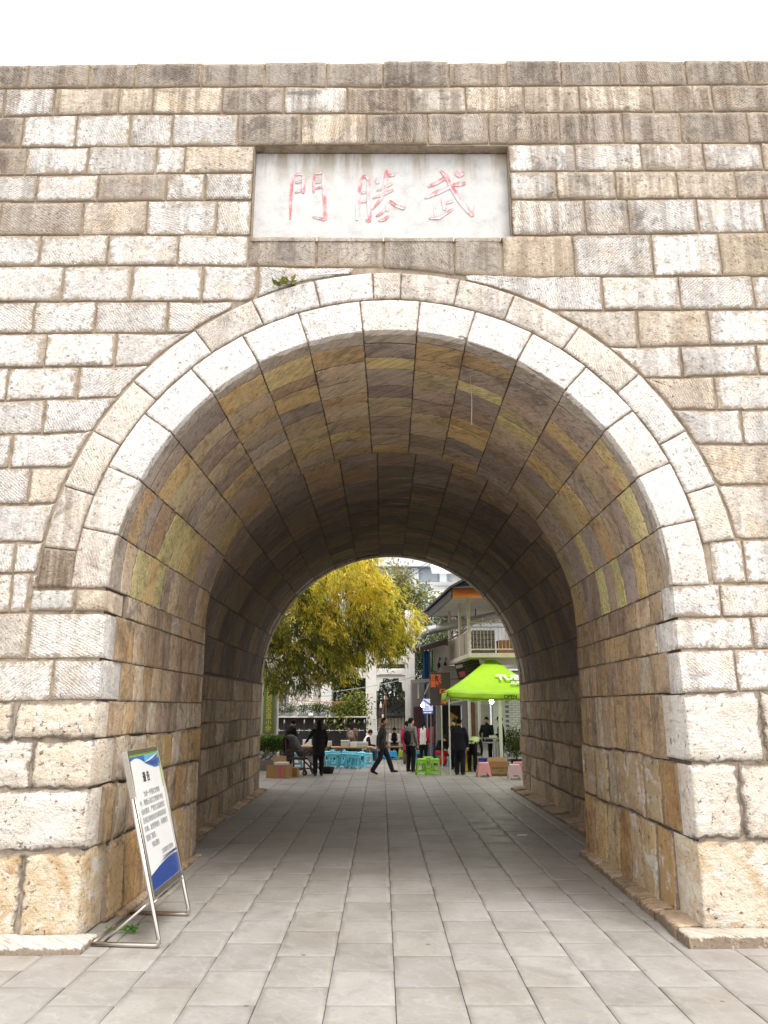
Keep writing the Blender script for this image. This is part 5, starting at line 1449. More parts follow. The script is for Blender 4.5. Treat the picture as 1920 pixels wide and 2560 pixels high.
# black sign with orange characters
bs = empty('black_shop_sign', (1.97, 26.5, 0)); tag(bs, 'upright black shop sign with orange Chinese characters left of the green tent', 'sign')
bs.rotation_euler = (0, 0, R(-6))
MB().box(-.345, .345, 0, .10, 2.05, 3.13).build('sign_face', SIGNBLK, bs, False, .01)
MB().bar((.30, .15, 2.9), (1.0, 1.5, 3.0), .04).build('sign_bracket', BLACKM, bs)
for s_, x, z, sz in (('豆花', -.33, 2.88, .20), ('面馆', -.33, 2.66, .20), ('肠旺面', -.02, 2.44, .155), ('米粉', .00, 2.10, .15)):
    text_obj('sign_character', s_, sz, ORANGETXT, bs, XZ(x, -.006, z) @ Matrix.Diagonal((.95, 1.1, 1, 1)), 'LEFT', .005, .008)
# menu board hung under the balcony
mn = empty('menu_board', (2.95, 26.6, 3.27)); tag(mn, 'tilted black menu board with rows of dishes hanging under the balcony', 'menu board')
mn.rotation_euler = (R(-10), R(-14), 0)
MB().box(-.42, .42, 0, .04, -.30, .26).build('board', BLACKM, mn, False, .006)
MENUL = M_('printed menu strip', (.10, .085, .075), .5, 0, .5, 25, 0)
PINKP = M_('pink printed dish', (.55, .09, .16), .5, 0, .5, 40, 0)
for i in range(5):
    MB().box(-.12, .38, -.006, -.001, .16 - .095 * i, .225 - .095 * i).build('menu_strip', MENUL, mn)
MB().box(-.36, -.15, -.007, -.001, -.24, -.05).build('menu_picture', PINKP, mn)
MB().box(-.40, -.16, -.007, -.001, .08, .19).build('menu_picture', M_('pale printed panel', (.42, .35, .34), .5, 0, .3, 20, 0), mn)
# blue road-style sign
bl = empty('blue_direction_sign', (1.67, 28.5, 0)); tag(bl, 'blue and white sign with arrow beside the lit bulb', 'sign')
MB().box(-.19, .19, 0, .03, 1.74, 2.30).build('sign_face', BLUESIGN, bl, False, .006)
MB().box(-.175, .175, -.004, -.001, 1.86, 2.28).build('sign_panel', M_('pale blue print', (.62, .66, .80), .5, 0, .15, 12, 0), bl)
MB().prism([(-.16, 2.24), (-.12, 2.24), (.14, 2.06), (.14, 2.02), (.10, 2.02), (-.16, 2.20)], -.006, -.0045).build('sign_stripe', BLUESIGN, bl)
for z_ in (1.90, 1.95, 2.0): MB().box(-.15, .02, -.006, -.0045, z_, z_ + .022).build('sign_line', BLUESIGN, bl)
MB().prism([(-.16, 1.785), (.06, 1.785), (.06, 1.765), (.15, 1.80), (.06, 1.835), (.06, 1.815), (-.16, 1.815)], -.004, -.001).build('arrow', WHITEP, bl)
MB().bar((.22, .05, 0), (.22, .05, 2.6), .05).build('sign_pole', BLACKM, bl)

# lit bulbs
def bulb(name, label, loc, r, w):
    o = empty(name, loc); tag(o, label, 'lamp')
    MB().ball((0, 0, 0), r, 12, 8).build('bulb', M_('glowing bulb glass', (1, 1, 1), .3, 0, 0, 5, 0, emis=((1, .98, .92), 22)), o, True)
    MB().lathe([(.02, .0), (.02, .07)], (0, 0, r * .8), 8).build('socket', WHITEP, o)
    MB().tube([(0, 0, r + .05), (.02, .05, r + .4)], .006, 5).build('cord', BLACKM, o)
    l = bpy.data.lights.new(name, 'POINT'); l.energy = w; l.shadow_soft_size = r * 1.1; l.color = (1, .96, .88)
    lo = bpy.data.objects.new('bulb_light', l); COL.objects.link(lo); lo.parent = o; lo.location = (0, -r - .03, -.02)
bulb('hanging_bulb', 'lit bare bulb hanging beside the blue sign', (1.455, 28.000, 2.051), .062, 5)
bulb('hanging_bulb', 'lit bare bulb hanging under the green tent edge', (3.506, 25.200, 2.163), .07, 22)

# ropes and cables
def cable(name, label, a, b_, sag, r, mat, cat='cable'):
    a, b_ = Vector(a), Vector(b_)
    pts = [a + (b_ - a) * t + Vector((0, 0, -sag * 4 * t * (1 - t))) for t in [i / 14 for i in range(15)]]
    o = MB().tube([p - a for p in pts], r, 5).build(name, mat, None, True); o.location = a
    tag(o, label, cat); return o
ORROPE = M_('orange rope', (.62, .22, .07), .7, 0, .1, 20, 0)
GREYC = M_('grey cable', (.42, .42, .41), .6, 0, .1, 20, 0)
cable('orange_rope', 'orange rope slung from the green sign to the archway column', (-3.728, 27.300, 2.341), (-0.665, 32.700, 2.257), .12, .013, ORROPE, 'rope')
cable('overhead_cable', 'white cable crossing the archway opening up to the awning', (-3.963, 30.000, 2.460), (2.002, 30.000, 3.315), .22, .012, GREYC)
cable('overhead_cable', 'thin black cable drooping across the school windows', (-3.778, 31.000, 2.619), (-0.654, 32.700, 2.720), .25, .008, BLACKM)
cable('overhead_cable', 'thin dark cable running high before the grey building', (0.891, 40.000, 8.510), (2.543, 40.000, 9.473), .03, .012, BLACKM)
cable('overhead_cable', 'second thin dark cable before the grey building, below the first', (0.976, 40.000, 8.336), (2.672, 40.000, 9.385), .03, .012, BLACKM)
rodp = empty('rusty_prop_rods', (.10, 32.4, 0)); tag(rodp, 'rusty rods leaning together inside the archway with white bottles tied on', 'rods')
RUST = M_('rusty rod', (.36, .14, .045), .8, 0, .3, 14, .3)
MB().tube([(-.25, 0, .0), (-.12, 0, 1.55), (.10, .05, 2.55)], .016, 6).build('rod', RUST, rodp); MB().tube([(.08, .03, 0), (.08, .03, 2.5)], .014, 6).build('rod', RUST, rodp)
MB().lathe([(.045, 0), (.05, .02), (.05, .14), (.015, .2), (.015, .26)], (-.13, -.03, 1.95), 8).build('bottle', WHITEP, rodp, True); MB().lathe([(.04, 0), (.04, .2), (.02, .25)], (-.05, -.03, 1.45), 8).build('bottle', WHITEP, rodp, True)

# ================================================================== stall things on the square
TENTG = M_('lime green tent cloth', (.36, .66, .015), .55, 0, .10, 2.2, .35, .02)
TENTW = M_('white tent print', (.78, .80, .76), .6, 0, .08, 5, 0)
k = TENTG.node_tree
POLEW = M_('white tent pole', (.72, .73, .68), .4, 0, .1, 9, .05)
tn = empty('canopy_tent', (2.03, 24.15, 0)); tag(tn, 'lime green pop-up canopy tent with white lettering on white poles', 'tent')
TX, TY = 3.15, 3.1
def tsurf(u, v):
    """roof height over the plan: eaves 2.46, ridge 3.45, drawn in between the poles"""
    du, dv = min(u, 1 - u) * 2, min(v, 1 - v) * 2
    h = min(du * 1.12, dv, 1.0)
    h = min(1, h)
    return 2.47 + 1.02 * (h ** 1.12) - .05 * math.sin(math.pi * u) * (1 - h) * 2
nu, nv_ = 18, 14
vv, ff = [], []
for j in range(nv_ + 1):
    for i in range(nu + 1):
        u, v = i / nu, j / nv_
        vv.append((TX * u, TY * v, tsurf(u, v) + .012 * math.sin(i * 1.9 + j * 2.3)))
for j in range(nv_):
    for i in range(nu):
        q = j * (nu + 1) + i
        ff.append((q, q + 1, q + nu + 2, q + nu + 1))
cn = mobj('canopy', vv, ff, TENTG, tn, True)
sol = cn.modifiers.new('cloth', 'SOLIDIFY'); sol.thickness = .006
def valance(p, q, n=22):
    V, F = [], []
    p, q = Vector(p), Vector(q)
    nrm = (q - p).cross(Vector((0, 0, 1))).normalized()
    for i in range(n + 1):
        a = i / n
        c = p + (q - p) * a
        sag = .05 * math.sin(math.pi * a)
        for r_, z in enumerate((2.475 - sag, 2.41 - sag, 2.34 - sag * 1.3, 2.27 - sag * 1.5)):
            V.append(tuple(Vector((c.x, c.y, z)) + nrm * (.012 * math.sin(i * 1.1 + r_ * 1.4) + .012 * r_)))
    for i in range(n):
        for r_ in range(3):
            b_ = i * 4 + r_
            F.append((b_, b_ + 4, b_ + 5, b_ + 1))
    o = mobj('valance', V, F, TENTG, tn, True)
    s2 = o.modifiers.new('cloth', 'SOLIDIFY'); s2.thickness = .005
    return o
v1 = valance((0, 0, 0), (TX, 0, 0)); valance((TX, TY, 0), (0, TY, 0)); v2 = valance((0, TY, 0), (0, 0, 0)); valance((TX, 0, 0), (TX, TY, 0))
for x, y in ((.03, .03), (TX - .03, .03), (.03, TY - .03), (TX - .03, TY - .03)):
    MB().tube([(x, y, .0), (x, y, 1.3)], .024, 8).tube([(x, y, 1.25), (x, y, 2.46)], .019, 8).build('pole', POLEW, tn)
    MB().box(x - .035, x + .035, y - .035, y + .035, 2.34, 2.40).build('pole_bracket', POLEW, tn)
    MB().box(x - .05, x + .05, y - .05, y + .05, 0.001, .012).build('foot_plate', POLEW, tn)
for (a, b_) in (((.03, .03), (TX - .03, .03)), ((.03, TY - .03), (TX - .03, TY - .03)), ((.03, .03), (.03, TY - .03))):
    for k_ in range(2):
        m0 = (a[0] + (b_[0] - a[0]) * k_ / 2, a[1] + (b_[1] - a[1]) * k_ / 2); m1 = (a[0] + (b_[0] - a[0]) * (k_ + 1) / 2, a[1] + (b_[1] - a[1]) * (k_ + 1) / 2)
        MB().bar((*m0, 2.36), (*m1, 2.10), .02).build('truss_bar', POLEW, tn); MB().bar((*m0, 2.10), (*m1, 2.36), .02).build('truss_bar', POLEW, tn)
# lettering on the front slope and the valance
sl = math.atan2(1.02, TY / 2)
text_obj('tent_lettering', 'TUB', .40, TENTW, tn, Matrix.Translation((1.60, .52, 2.83)) @ Matrix.Rotation(sl, 4, 'X'), 'LEFT', .004, .014)
text_obj('tent_lettering', '乐堡', .17, TENTW, tn, Matrix.Translation((2.0, .30, 2.69)) @ Matrix.Rotation(sl, 4, 'X'), 'LEFT', .004, .006)
text_obj('tent_lettering', 'OPEN', .155, INK, tn, XZ(1.70, -.075, 2.245), 'LEFT', .002, .004)
text_obj('tent_lettering', 'TUB', .40, TENTW, tn, Matrix.Translation((.47, 2.2, 2.72)) @ Matrix.Rotation(R(-90), 4, 'Z') @ Matrix.Rotation(math.atan2(1.02, TX / 2), 4, 'X'), 'LEFT', .004, .012)

# ------------------------------------------------------------------ plastic stools
def plastic(name, col, rough=.35, trans=0):
    return M_(name, col, rough, 0, .08, 6, .05, spec=.5, trans=trans)
PL = {'lightblue': plastic('light blue plastic', (.16, .62, .80), .3), 'blue': plastic('bright blue plastic', (.015, .34, .72)), 'green': plastic('lime green plastic', (.28, .66, .02)),
      'yellowgreen': plastic('yellow green plastic', (.50, .62, .02)), 'teal': plastic('teal plastic', (.12, .52, .50)), 'pink': plastic('pink plastic', (.86, .42, .40)), 'palepink': plastic('pale pink plastic', (.90, .70, .70)), 'darkpink': plastic('rose plastic', (.72, .28, .34))}
def stool(col, loc, rz, label, group, h=.47, w=.185, t=.135):
    o = empty('plastic_stool', (*loc, 0), rz); tag(o, label, 'stool', group)
    m = PL[col]
    MB().hexa([(-t - .012, -t - .012, h - .035), (t + .012, -t - .012, h - .035), (t + .012, t + .012, h - .035), (-t - .012, t + .012, h - .035), (-t, -t, h), (t, -t, h), (t, t, h), (-t, t, h)]).build('seat', m, o, False, .012)
    def hw(z): return w + (t - w) * z / h
    for sx, sy in ((-1, -1), (1, -1), (1, 1), (-1, 1)):
        lg = MB()
        for (ax, ay) in ((1, 0), (0, 1)):
            a0, a1 = hw(0), hw(h - .036)
            wd0, wd1 = .055, .05
            def P_(a, wd, z, d): return (sx * (a - wd if ax else a - d), sy * (a - wd if ay else a - d), z)
            lg.hexa([P_(a0, 0, 0, 0), P_(a0, wd0, 0, 0), P_(a0, wd0, 0, .014), P_(a0, 0, 0, .014), P_(a1, 0, h - .036, 0), P_(a1, wd1, h - .036, 0), P_(a1, wd1, h - .036, .014), P_(a1, 0, h - .036, .014)])
        lg.build('leg', m, o)
    for ang in range(4):
        Mr = Matrix.Rotation(math.pi / 2 * ang, 4, 'Z')
        for (z0, z1) in ((h * .16, h * .26), (h * .74, h - .036)):
            a0, a1 = hw(z0), hw(z1)
            MB(Mr).hexa([(-a0 + .05, -a0 + .003, z0), (a0 - .05, -a0 + .003, z0), (a0 - .05, -a0 + .013, z0), (-a0 + .05, -a0 + .013, z0), (-a1 + .045, -a1 + .003, z1), (a1 - .045, -a1 + .003, z1), (a1 - .045, -a1 + .013, z1), (-a1 + .045, -a1 + .013, z1)]).build('rail', m, o)
    return o
def step_stool(col, loc, rz, label, group, h=.40, w=.21, t=.145, name='plastic_stool'):
    """solid-sided stool with an arch cut out of each side at the foot"""
    o = empty(name, (*loc, 0), rz); tag(o, label, 'stool', group)
    m = PL[col]
    MB().hexa([(-t, -t, h - .03), (t, -t, h - .03), (t, t, h - .03), (-t, t, h - .03), (-t + .012, -t + .012, h), (t - .012, -t + .012, h), (t - .012, t - .012, h), (-t + .012, t - .012, h)]).build('seat', m, o, False, .01)
    for ang in range(4):
        Mr = Matrix.Rotation(math.pi / 2 * ang, 4, 'Z')
        arch = [(-w, 0), (-w + .07, 0)] + [(-(w - .07) * math.cos(math.pi * i / 10) * .98, .13 * math.sin(math.pi * i / 10)) for i in range(1, 10)] + [(w - .07, 0), (w, 0), (t, h - .031), (-t, h - .031)]
        def dep(z, d): return -(w + (t - w) * z / h) + d
        mb = MB(Mr)
        n_ = len(arch)
        V = [(x, dep(z, 0), z) for x, z in arch] + [(x, dep(z, .012), z) for x, z in arch]
        F = [tuple(range(n_)), tuple(range(2 * n_ - 1, n_ - 1, -1))] + [(i, i + n_, (i + 1) % n_ + n_, (i + 1) % n_) for i in range(n_)]
        mb.add(V, F)
        sd = mb.build('side_panel', m, o)
        if ang == 0: MB(Mr).box(-.035, .035, dep(h * .62, -.004), dep(h * .62, .001), h * .60, h * .64).build('grip', m, sd)
    return o
G_B = 'light blue stools before the low tables'
for i, ((x, y), rz, lb) in enumerate((
    ((-2.06, 27.33), 5, 'light blue plastic stool half hidden behind the person dressed in black'),
    ((-1.66, 27.18), 3, 'light blue plastic stool just above the black basin, front row'),
    ((-1.30, 27.32), -4, 'light blue plastic stool in the front row, second from the basin'),
    ((-1.07, 27.18), 6, 'light blue plastic stool in the front row, third from the basin'),
    ((-0.87, 26.90), -6, 'light blue plastic stool at the near corner of the cluster, nearest the walking man'),
    ((-0.45, 27.47), 2, 'light blue plastic stool with dark opening standing alone behind the walking man'),
    ((-1.89, 28.53), 12, 'light blue stool in the second row above the basin'),
    ((-1.59, 28.37), 0, 'light blue stool in the second row, under the pink tub'),
    ((-1.28, 28.53), 8, 'light blue stool in the middle of the second row'),
    ((-1.01, 28.22), -9, 'light blue stool at the end of the second row'),
    ((-0.72, 28.06), 15, 'light blue stool beside the seated man in the white vest'),
    ((-1.77, 29.51), 4, 'light blue stool at the back of the cluster, next to the table leg'),
    ((-1.47, 29.51), -3, 'light blue stool at the back of the cluster under the table edge'))):
    stool('lightblue', (x, y), R(rz), lb, G_B)
stool('lightblue', (-2.89, 27.62), R(8), 'light blue plastic stool behind the wooden wheelchair frame', G_B)
stool('green', (1.22, 24.54), R(4), 'lime green plastic stool at the feet of the grey jacketed man, front left of three', 'lime green stools')
stool('green', (1.62, 24.54), R(-5), 'lime green plastic stool nearest the white tent pole', 'lime green stools')
stool('green', (1.47, 25.44), R(10), 'lime green plastic stool standing behind the other two green ones', 'lime green stools')
stool('teal', (2.07, 28.84), R(6), 'teal plastic stool under the seated person in red and black', 'single stools')
stool('lightblue', (1.39, 29.17), R(-6), 'light blue plastic stool behind the grey jacketed man', 'single stools')
stool('lightblue', (2.41, 28.52), R(20), 'light blue plastic stool behind the white tent pole', 'single stools')
step_stool('blue', (0.45, 31.48), R(0), 'bright blue low stool right behind the walking man', 'low stools by the far table', .32, .20, .15)
step_stool('blue', (-0.01, 31.68), R(5), 'bright blue low stool mostly hidden by the walking man', 'low stools by the far table', .32, .20, .15)
step_stool('yellowgreen', (0.82, 31.77), R(-6), 'yellow green low stool between the blue stool and the grey jacketed man', 'low stools by the far table', .33, .17, .13)
step_stool('pink', (3.02, 23.91), R(2), 'pink plastic stool left of the printed cardboard box', 'pink stools')
step_stool('palepink', (3.82, 23.16), R(-3), 'pale pink plastic stool right of the cardboard box, in front', 'pink stools')
step_stool('darkpink', (4.09, 24.13), R(-8), 'rose plastic stool tucked behind the pale pink one', 'pink stools')

# ------------------------------------------------------------------ boxes, crate, basin
CARD = M_('brown cardboard', (.40, .235, .10), .85, 0, .14, 9, .15)
CARDL = M_('light cardboard inside', (.48, .31, .16), .85, 0, .12, 9, .15)
PINKT = M_('pink packing tape', (.66, .07, .20), .5, 0, .05, 9, 0)
GREENS = M_('dull green print', (.13, .15, .05), .7, 0, .1, 9, 0)
cb = empty('cardboard_box', (*(3.50, 24.24), 0), R(2)); tag(cb, 'open cardboard box with printed characters and green base between the pink stools', 'box')
W_, D_, H_ = .29, .20, .50
body = MB()
body.box(-W_, W_, -D_, -D_ + .008, 0, H_ * .78).box(-W_, W_, D_ - .008, D_, 0, H_ * .78).box(-W_, -W_ + .008, -D_ + .0085, D_ - .0085, 0, H_ * .78).box(W_ - .008, W_, -D_ + .0085, D_ - .0085, 0, H_ * .78).box(-W_ + .009, W_ - .009, -D_ + .009, D_ - .009, 0.001, .01)
body.build('carton', CARD, cb)
MB().box(-W_ - .001, W_ + .001, -D_ - .002, -D_ - .0005, .0, .07).build('printed_band', GREENS, cb)
MB().hexa([(-W_, D_ - .008, H_ * .78), (W_, D_ - .008, H_ * .78), (W_, D_, H_ * .78), (-W_, D_, H_ * .78), (-W_ + .02, D_ + .02, H_ * 1.02), (W_ - .02, D_ + .02, H_ * 1.02), (W_ - .02, D_ + .028, H_ * 1.02), (-W_ + .02, D_ + .028, H_ * 1.02)]).build('flap', CARDL, cb)
MB().hexa([(-W_ + .001, -D_, H_ * .78), (-W_ + .008, -D_, H_ * .78), (-W_ + .008, D_, H_ * .78), (-W_ + .001, D_, H_ * .78), (-W_ - .13, -D_ + .02, H_ * .70), (-W_ - .125, -D_ + .02, H_ * .705), (-W_ - .125, D_ - .02, H_ * .705), (-W_ - .13, D_ - .02, H_ * .70)]).build('flap', CARDL, cb)
text_obj('box_print', '贵州特色酸汤', .075, GREENS, cb, XZ(-.21, -D_ - .002, .20), 'LEFT', 0, .002)
MB().box(-.02, .12, -D_ - .003, -D_ - .0006, .135, .16).build('box_print_bar', GREENS, cb)
lb_ = empty('cardboard_box', (*(-2.98, 23.60), 0), R(-14)); tag(lb_, 'open cardboard box with a pink tape stripe beside the wooden wheelchair', 'box')
W_, D_, H_ = .31, .24, .37
body = MB()
body.box(-W_, W_, -D_, -D_ + .008, 0, H_).box(-W_, W_, D_ - .008, D_, 0, H_).box(-W_, -W_ + .008, -D_ + .0085, D_ - .0085, 0, H_).box(W_ - .008, W_, -D_ + .0085, D_ - .0085, 0, H_).box(-W_ + .009, W_ - .009, -D_ + .009, D_ - .009, 0.001, .01)
body.build('carton', CARD, lb_)
MB().box(.09, .155, -D_ - .002, -D_ - .0005, 0.002, H_).build('tape', PINKT, lb_)
MB().hexa([(-W_, D_ - .008, H_), (.1, D_ - .008, H_), (.1, D_, H_), (-W_, D_, H_), (-W_ + .04, D_ + .03, H_ + .22), (.1, D_ + .03, H_ + .22), (.1, D_ + .038, H_ + .22), (-W_ + .04, D_ + .038, H_ + .22)]).build('flap', CARDL, lb_)
MB().box(-.10, .26, -.18, .14, H_ - .02, H_ + .065).build('paper_bundle', WHITEP, lb_, False, .015)
sb2 = empty('cardboard_box', (*(-2.60, 23.82), 0), R(-8)); tag(sb2, 'small closed cardboard box between the taped box and the wheelchair', 'box')
MB().box(-.12, .12, 0, .24, 0, .26).build('carton', CARD, sb2, False, .006)
MB().box(-.03, .03, -.0015, .24, .261, .2625).build('tape', CARDL, sb2)
cr = empty('plastic_crate', (*(3.46, 26.34), 0), R(0)); tag(cr, 'blue plastic crate behind the pink stool and cardboard box', 'crate')
BCR = plastic('deep blue plastic', (.02, .045, .50))
for z in (.02, .12, .22, .30):
    MB().box(-.27, .27, -.20, -.18, z, z + .07).build('slat', BCR, cr); MB().box(-.27, .27, .18, .20, z, z + .07).build('slat', BCR, cr)
    MB().box(-.27, -.25, -.179, .179, z, z + .07).build('slat', BCR, cr); MB().box(.25, .27, -.179, .179, z, z + .07).build('slat', BCR, cr)
MB().box(-.249, .249, -.179, .179, 0.0, .02).build('base', BCR, cr)
MB().box(-.29, .29, -.22, -.201, .31, .385).build('rim', BCR, cr, False, .006)
bs_ = empty('black_basin', (*(-1.67, 25.08), 0)); tag(bs_, 'black rubber basin on the paving by the black-clad person', 'basin')
MB().lathe([(.13, 0), (.17, .02), (.21, .16), (.215, .19), (.20, .19), (.16, .04)], (0, 0, 0), 18).build('bowl', M_('black rubber', (.022, .02, .02), .6, 0, .2, 8, .1), bs_, True)
pb = empty('drink_bottle', (*(2.07, 24.36), 0)); tag(pb, 'small bottle with red label at the foot of the tent pole', 'bottle')
MB().lathe([(.03, 0), (.032, .02), (.032, .12), (.012, .17), (.012, .2)], (0, 0, 0), 10).build('body', plastic('clear pale plastic', (.7, .7, .7)), pb, True)
MB().lathe([(.0335, .05), (.0335, .11)], (0, 0, 0), 10).build('label_wrap', M_('red label', (.6, .03, .04), .5, 0, .1, 9, 0), pb)

# ------------------------------------------------------------------ low tables with trays and boxes
WOOD = M_('pine table wood', (.44, .25, .10), .6, 0, .22, 6, .2)
WOODD = M_('dark reddish wood', (.075, .022, .012), .4, 0, .25, 6, .1)
def table(loc, rz, w, d, h, label, group='low tables'):
    o = empty('low_table', (*loc, 0), rz); tag(o, label, 'table', group)
    n_ = 4
    for i in range(n_):
        y0 = -d / 2 + d * i / n_
        MB().box(-w / 2, w / 2, y0 + .002, y0 + d / n_ - .002, h - .03, h).build('plank', WOOD, o, False, .003)
    for sx in (-1, 1):
        for sy in (-1, 1):
            MB().bar((sx * (w / 2 - .16), sy * (d / 2 - .06), h - .032), (sx * (w / 2 - .02 - .30 * (sy > 0)), sy * (d / 2 - .06) + .001 * sx, 0), .045).build('leg', WOOD, o)
    MB().box(-w / 2 + .05, w / 2 - .05, -.02, .02, h - .075, h - .031).build('apron', WOOD, o)
    return o
table((-1.05, 28.7), R(4), 1.5, .62, .62, 'low pine table loaded with trays behind the light blue stools')
table((-2.6, 29.4), R(-3), 1.5, .62, .62, 'low pine table behind the wheelchair and the person in black')
table((.52, 32.3), R(0), 1.0, .6, .46, 'low pine table before the man in the white collar, by the archway')
TRAY = M_('pale tray', (.52, .48, .42), .6, 0, .2, 14, .1)
def tray_stack(loc, rz, n_, label, w=.28, d=.2, col=TRAY):
    o = empty('tray_stack', loc, rz); tag(o, label, 'trays', 'trays on the low tables')
    for i in range(n_):
        MB().box(-w / 2, w / 2, -d / 2, d / 2, i * .055, i * .055 + .045).build('tray', col, o, False, .008)
        MB().box(-w / 2 - .008, w / 2 + .008, -d / 2 - .008, d / 2 + .008, i * .055 + .0451, i * .055 + .052).build('rim', WHITEP, o)
for (x, y, n_, w_, c_, lb) in ((-1.30, 28.65, 4, .30, TRAY, 'tallest stack of pale trays on the table behind the blue stools'), (-.98, 28.6, 3, .30, WHITEP, 'white tray stack in the middle of the table behind the blue stools'),
                           (-.66, 28.55, 3, .34, TRAY, 'tray stack on the table end next to the seated man'), (-1.95, 29.3, 3, .24, TRAY, 'small pale tray stack right of the person in black'), (-2.72, 29.3, 4, .30, WHITEP, 'white plastic tub stack behind the wheelchair armrest')):
    tray_stack((x, y, .622), R(rb.uniform(-8, 8)), n_, lb, w_, .22, c_)
pt = MB().lathe([(.11, 0), (.15, .10), (.16, .105), (.14, .10), (.10, .02)], (0, 0, 0), 16).build('pink_tub', plastic('magenta plastic', (.75, .03, .32)), None, True)
pt.location = (*(-1.51, 29.34), .475); tag(pt, 'magenta plastic tub standing on a light blue stool', 'tub')
# food stall table under the tent
ct = empty('food_stall_counter', (3.55, 27.4, 0)); tag(ct, 'metal food counter under the tent before the person in the striped jacket', 'counter')
GALV = M_('worn stainless sheet', (.42, .41, .39), .4, .7, .2, 8, .1)
MB().box(-.45, .45, -.3, .3, .80, .84).build('top', GALV, ct, False, .005); MB().box(-.02, .5, -.1, .45, .93, .97).build('raised_shelf', GALV, ct, False, .005)
for x in (-.4, .4):
    for y in (-.25, .25): MB().box(x - .02, x + .02, y - .02, y + .02, 0, .799).build('leg', GALV, ct)
MB().box(0, .04, .2, .24, .84, .929).build('shelf_support', GALV, ct); MB().box(.4, .44, .2, .24, .84, .929).build('shelf_support', GALV, ct)
MB().box(-.38, .1, .1, .14, .1, .78).build('side_sheet', WHITEP, ct)
for (x, y, z, sx_, sz_, m_, lb) in ((-.25, -.1, .842, .13, .05, WHITEP, 'white food tray on the left of the metal counter'), (.08, -.15, .842, .1, .04, BLACKM, 'black pan on the metal counter'), (.28, .1, .972, .12, .07, WHITEP, 'white container on the raised counter shelf')):
    o = MB().box(-sx_, sx_, -.1, .1, 0, sz_).build('food_container', m_, None, False, .01); o.location = (3.55 + x, 27.4 + y, z); tag(o, lb, 'container', 'containers on the counter')
cb3 = empty('white_carton', (3.15, 26.6, 0)); tag(cb3, 'pale carton with a dark bag on it under the metal counter', 'box')
MB().box(-.2, .2, -.18, .18, 0, .42).build('carton', M_('pale pink carton', (.62, .52, .48), .8, 0, .1, 9, .1), cb3, False, .006); MB().ball((0, 0, .47), (.15, .12, .08)).build('bag', BLACKM, cb3, True)
tc = empty('traffic_cone', (2.72, 25.8, 0)); tag(tc, 'yellow cone standing between the suited man and the bending person', 'cone')
MB().lathe([(.13, .02), (.12, .03), (.03, .62), (.025, .62)], (0, 0, 0), 12).build('cone_body', YELLOW, tc, True); MB().box(-.16, .16, -.16, .16, 0, .02).build('cone_base', GREENS, tc)
# potted shrub by the stall
ps = leafy('potted_shrub', 'bushy green potted shrub beside the man in the cap', 'plant', (4.62, 27.6, 0), [(4.6, 27.6, .95, .30, .3, .30), (4.75, 27.6, .65, .28, .3, .28), (4.45, 27.55, .65, .22, .25, .25)], 2600, .075, [(.03, .055, .012), (.06, .10, .02), (.12, .16, .03), (.16, .17, .03)], .03, None, 61, wr=.4)
MB().lathe([(.15, 0), (.2, .25), (.22, .26), (.19, .24)], (0, 0, 0), 14).build('pot', M_('dark clay pot', (.08, .05, .035), .7, 0, .2, 9, .2), ps, True)
# balcony goods
gbx = MB().box(-.28, .5, -.2, .2, 0, .46).build('balcony_box', M_('orange cardboard', (.52, .27, .12), .8, 0, .12, 8, .1), None, False, .01); gbx.location = (4.18, 26.2, 3.705); tag(gbx, 'orange brown box on the balcony behind the railing', 'box')
gcl = empty('grey_cushion_stack', (3.42, 26.4, 3.705)); tag(gcl, 'grey quilted bundle stacked on the balcony behind the railing', 'bundle')
for i in range(5):
    MB().box(-.36, .42, -.2, .2, i * .165, i * .165 + .155).build('cushion', M_('grey quilted cloth', (.33, .34, .32), .9, 0, .15, 6, .3), gcl, False, .03)

# ------------------------------------------------------------------ wooden wheelchair with jacket on its back
wc = empty('wooden_wheelchair', (*(-2.52, 24.72), 0), R(-20)); tag(wc, 'dark red wooden nursing chair on small wheels seen from the side', 'wheelchair')
for y in (-.24, .24):
    MB().bar((-.30, y, .16), (-.36, y, 1.05), .045).build('back_post', WOODD, wc, False, .006)
    MB().bar((-.30, y, .46), (.28, y, .46), .045).build('seat_rail', WOODD, wc, False, .006)
    MB().bar((.28, y, .10), (.28, y, .66), .045).build('front_leg', WOODD, wc, False, .006)
    MB().bar((-.34, y, .70), (.34, y, .68), .05, .03).build('armrest', WOODD, wc, False, .006)
    MB().bar((-.28, y, .16), (.34, y, .16), .035).build('lower_rail', WOODD, wc, False, .005)
    MB().bar((.26, y, .56), (.72, y, .98), .05, .035).build('push_handle', WOODD, wc, False, .006)
    MB().bar((.24, y, .44), (.62, y, .12), .04).build('footrest_arm', WOODD, wc, False, .005)
    for x in (-.28, .34):
        w2 = MB().tube([(x, y - .02 + .07 * (1 if y > 0 else -1), .075), (x, y + .02 + .07 * (1 if y > 0 else -1), .075)], .075, 16).build('wheel', BLACKM, wc)
        MB().tube([(x, y - .025 + .07 * (1 if y > 0 else -1), .075), (x, y + .025 + .07 * (1 if y > 0 else -1), .075)], .03, 10).build('hub', GALV, w2)
for i in range(4): MB().hexa([(-.315 - .012 * i, -.215, .52 + .13 * i), (-.315 - .012 * i, .215, .52 + .13 * i), (-.335 - .012 * i, .215, .52 + .13 * i), (-.335 - .012 * i, -.215, .52 + .13 * i), (-.32 - .012 * i, -.215, .63 + .13 * i), (-.32 - .012 * i, .215, .63 + .13 * i), (-.345 - .012 * i, .215, .63 + .13 * i), (-.345 - .012 * i, -.215, .63 + .13 * i)]).build('back_slat', WOODD, wc)
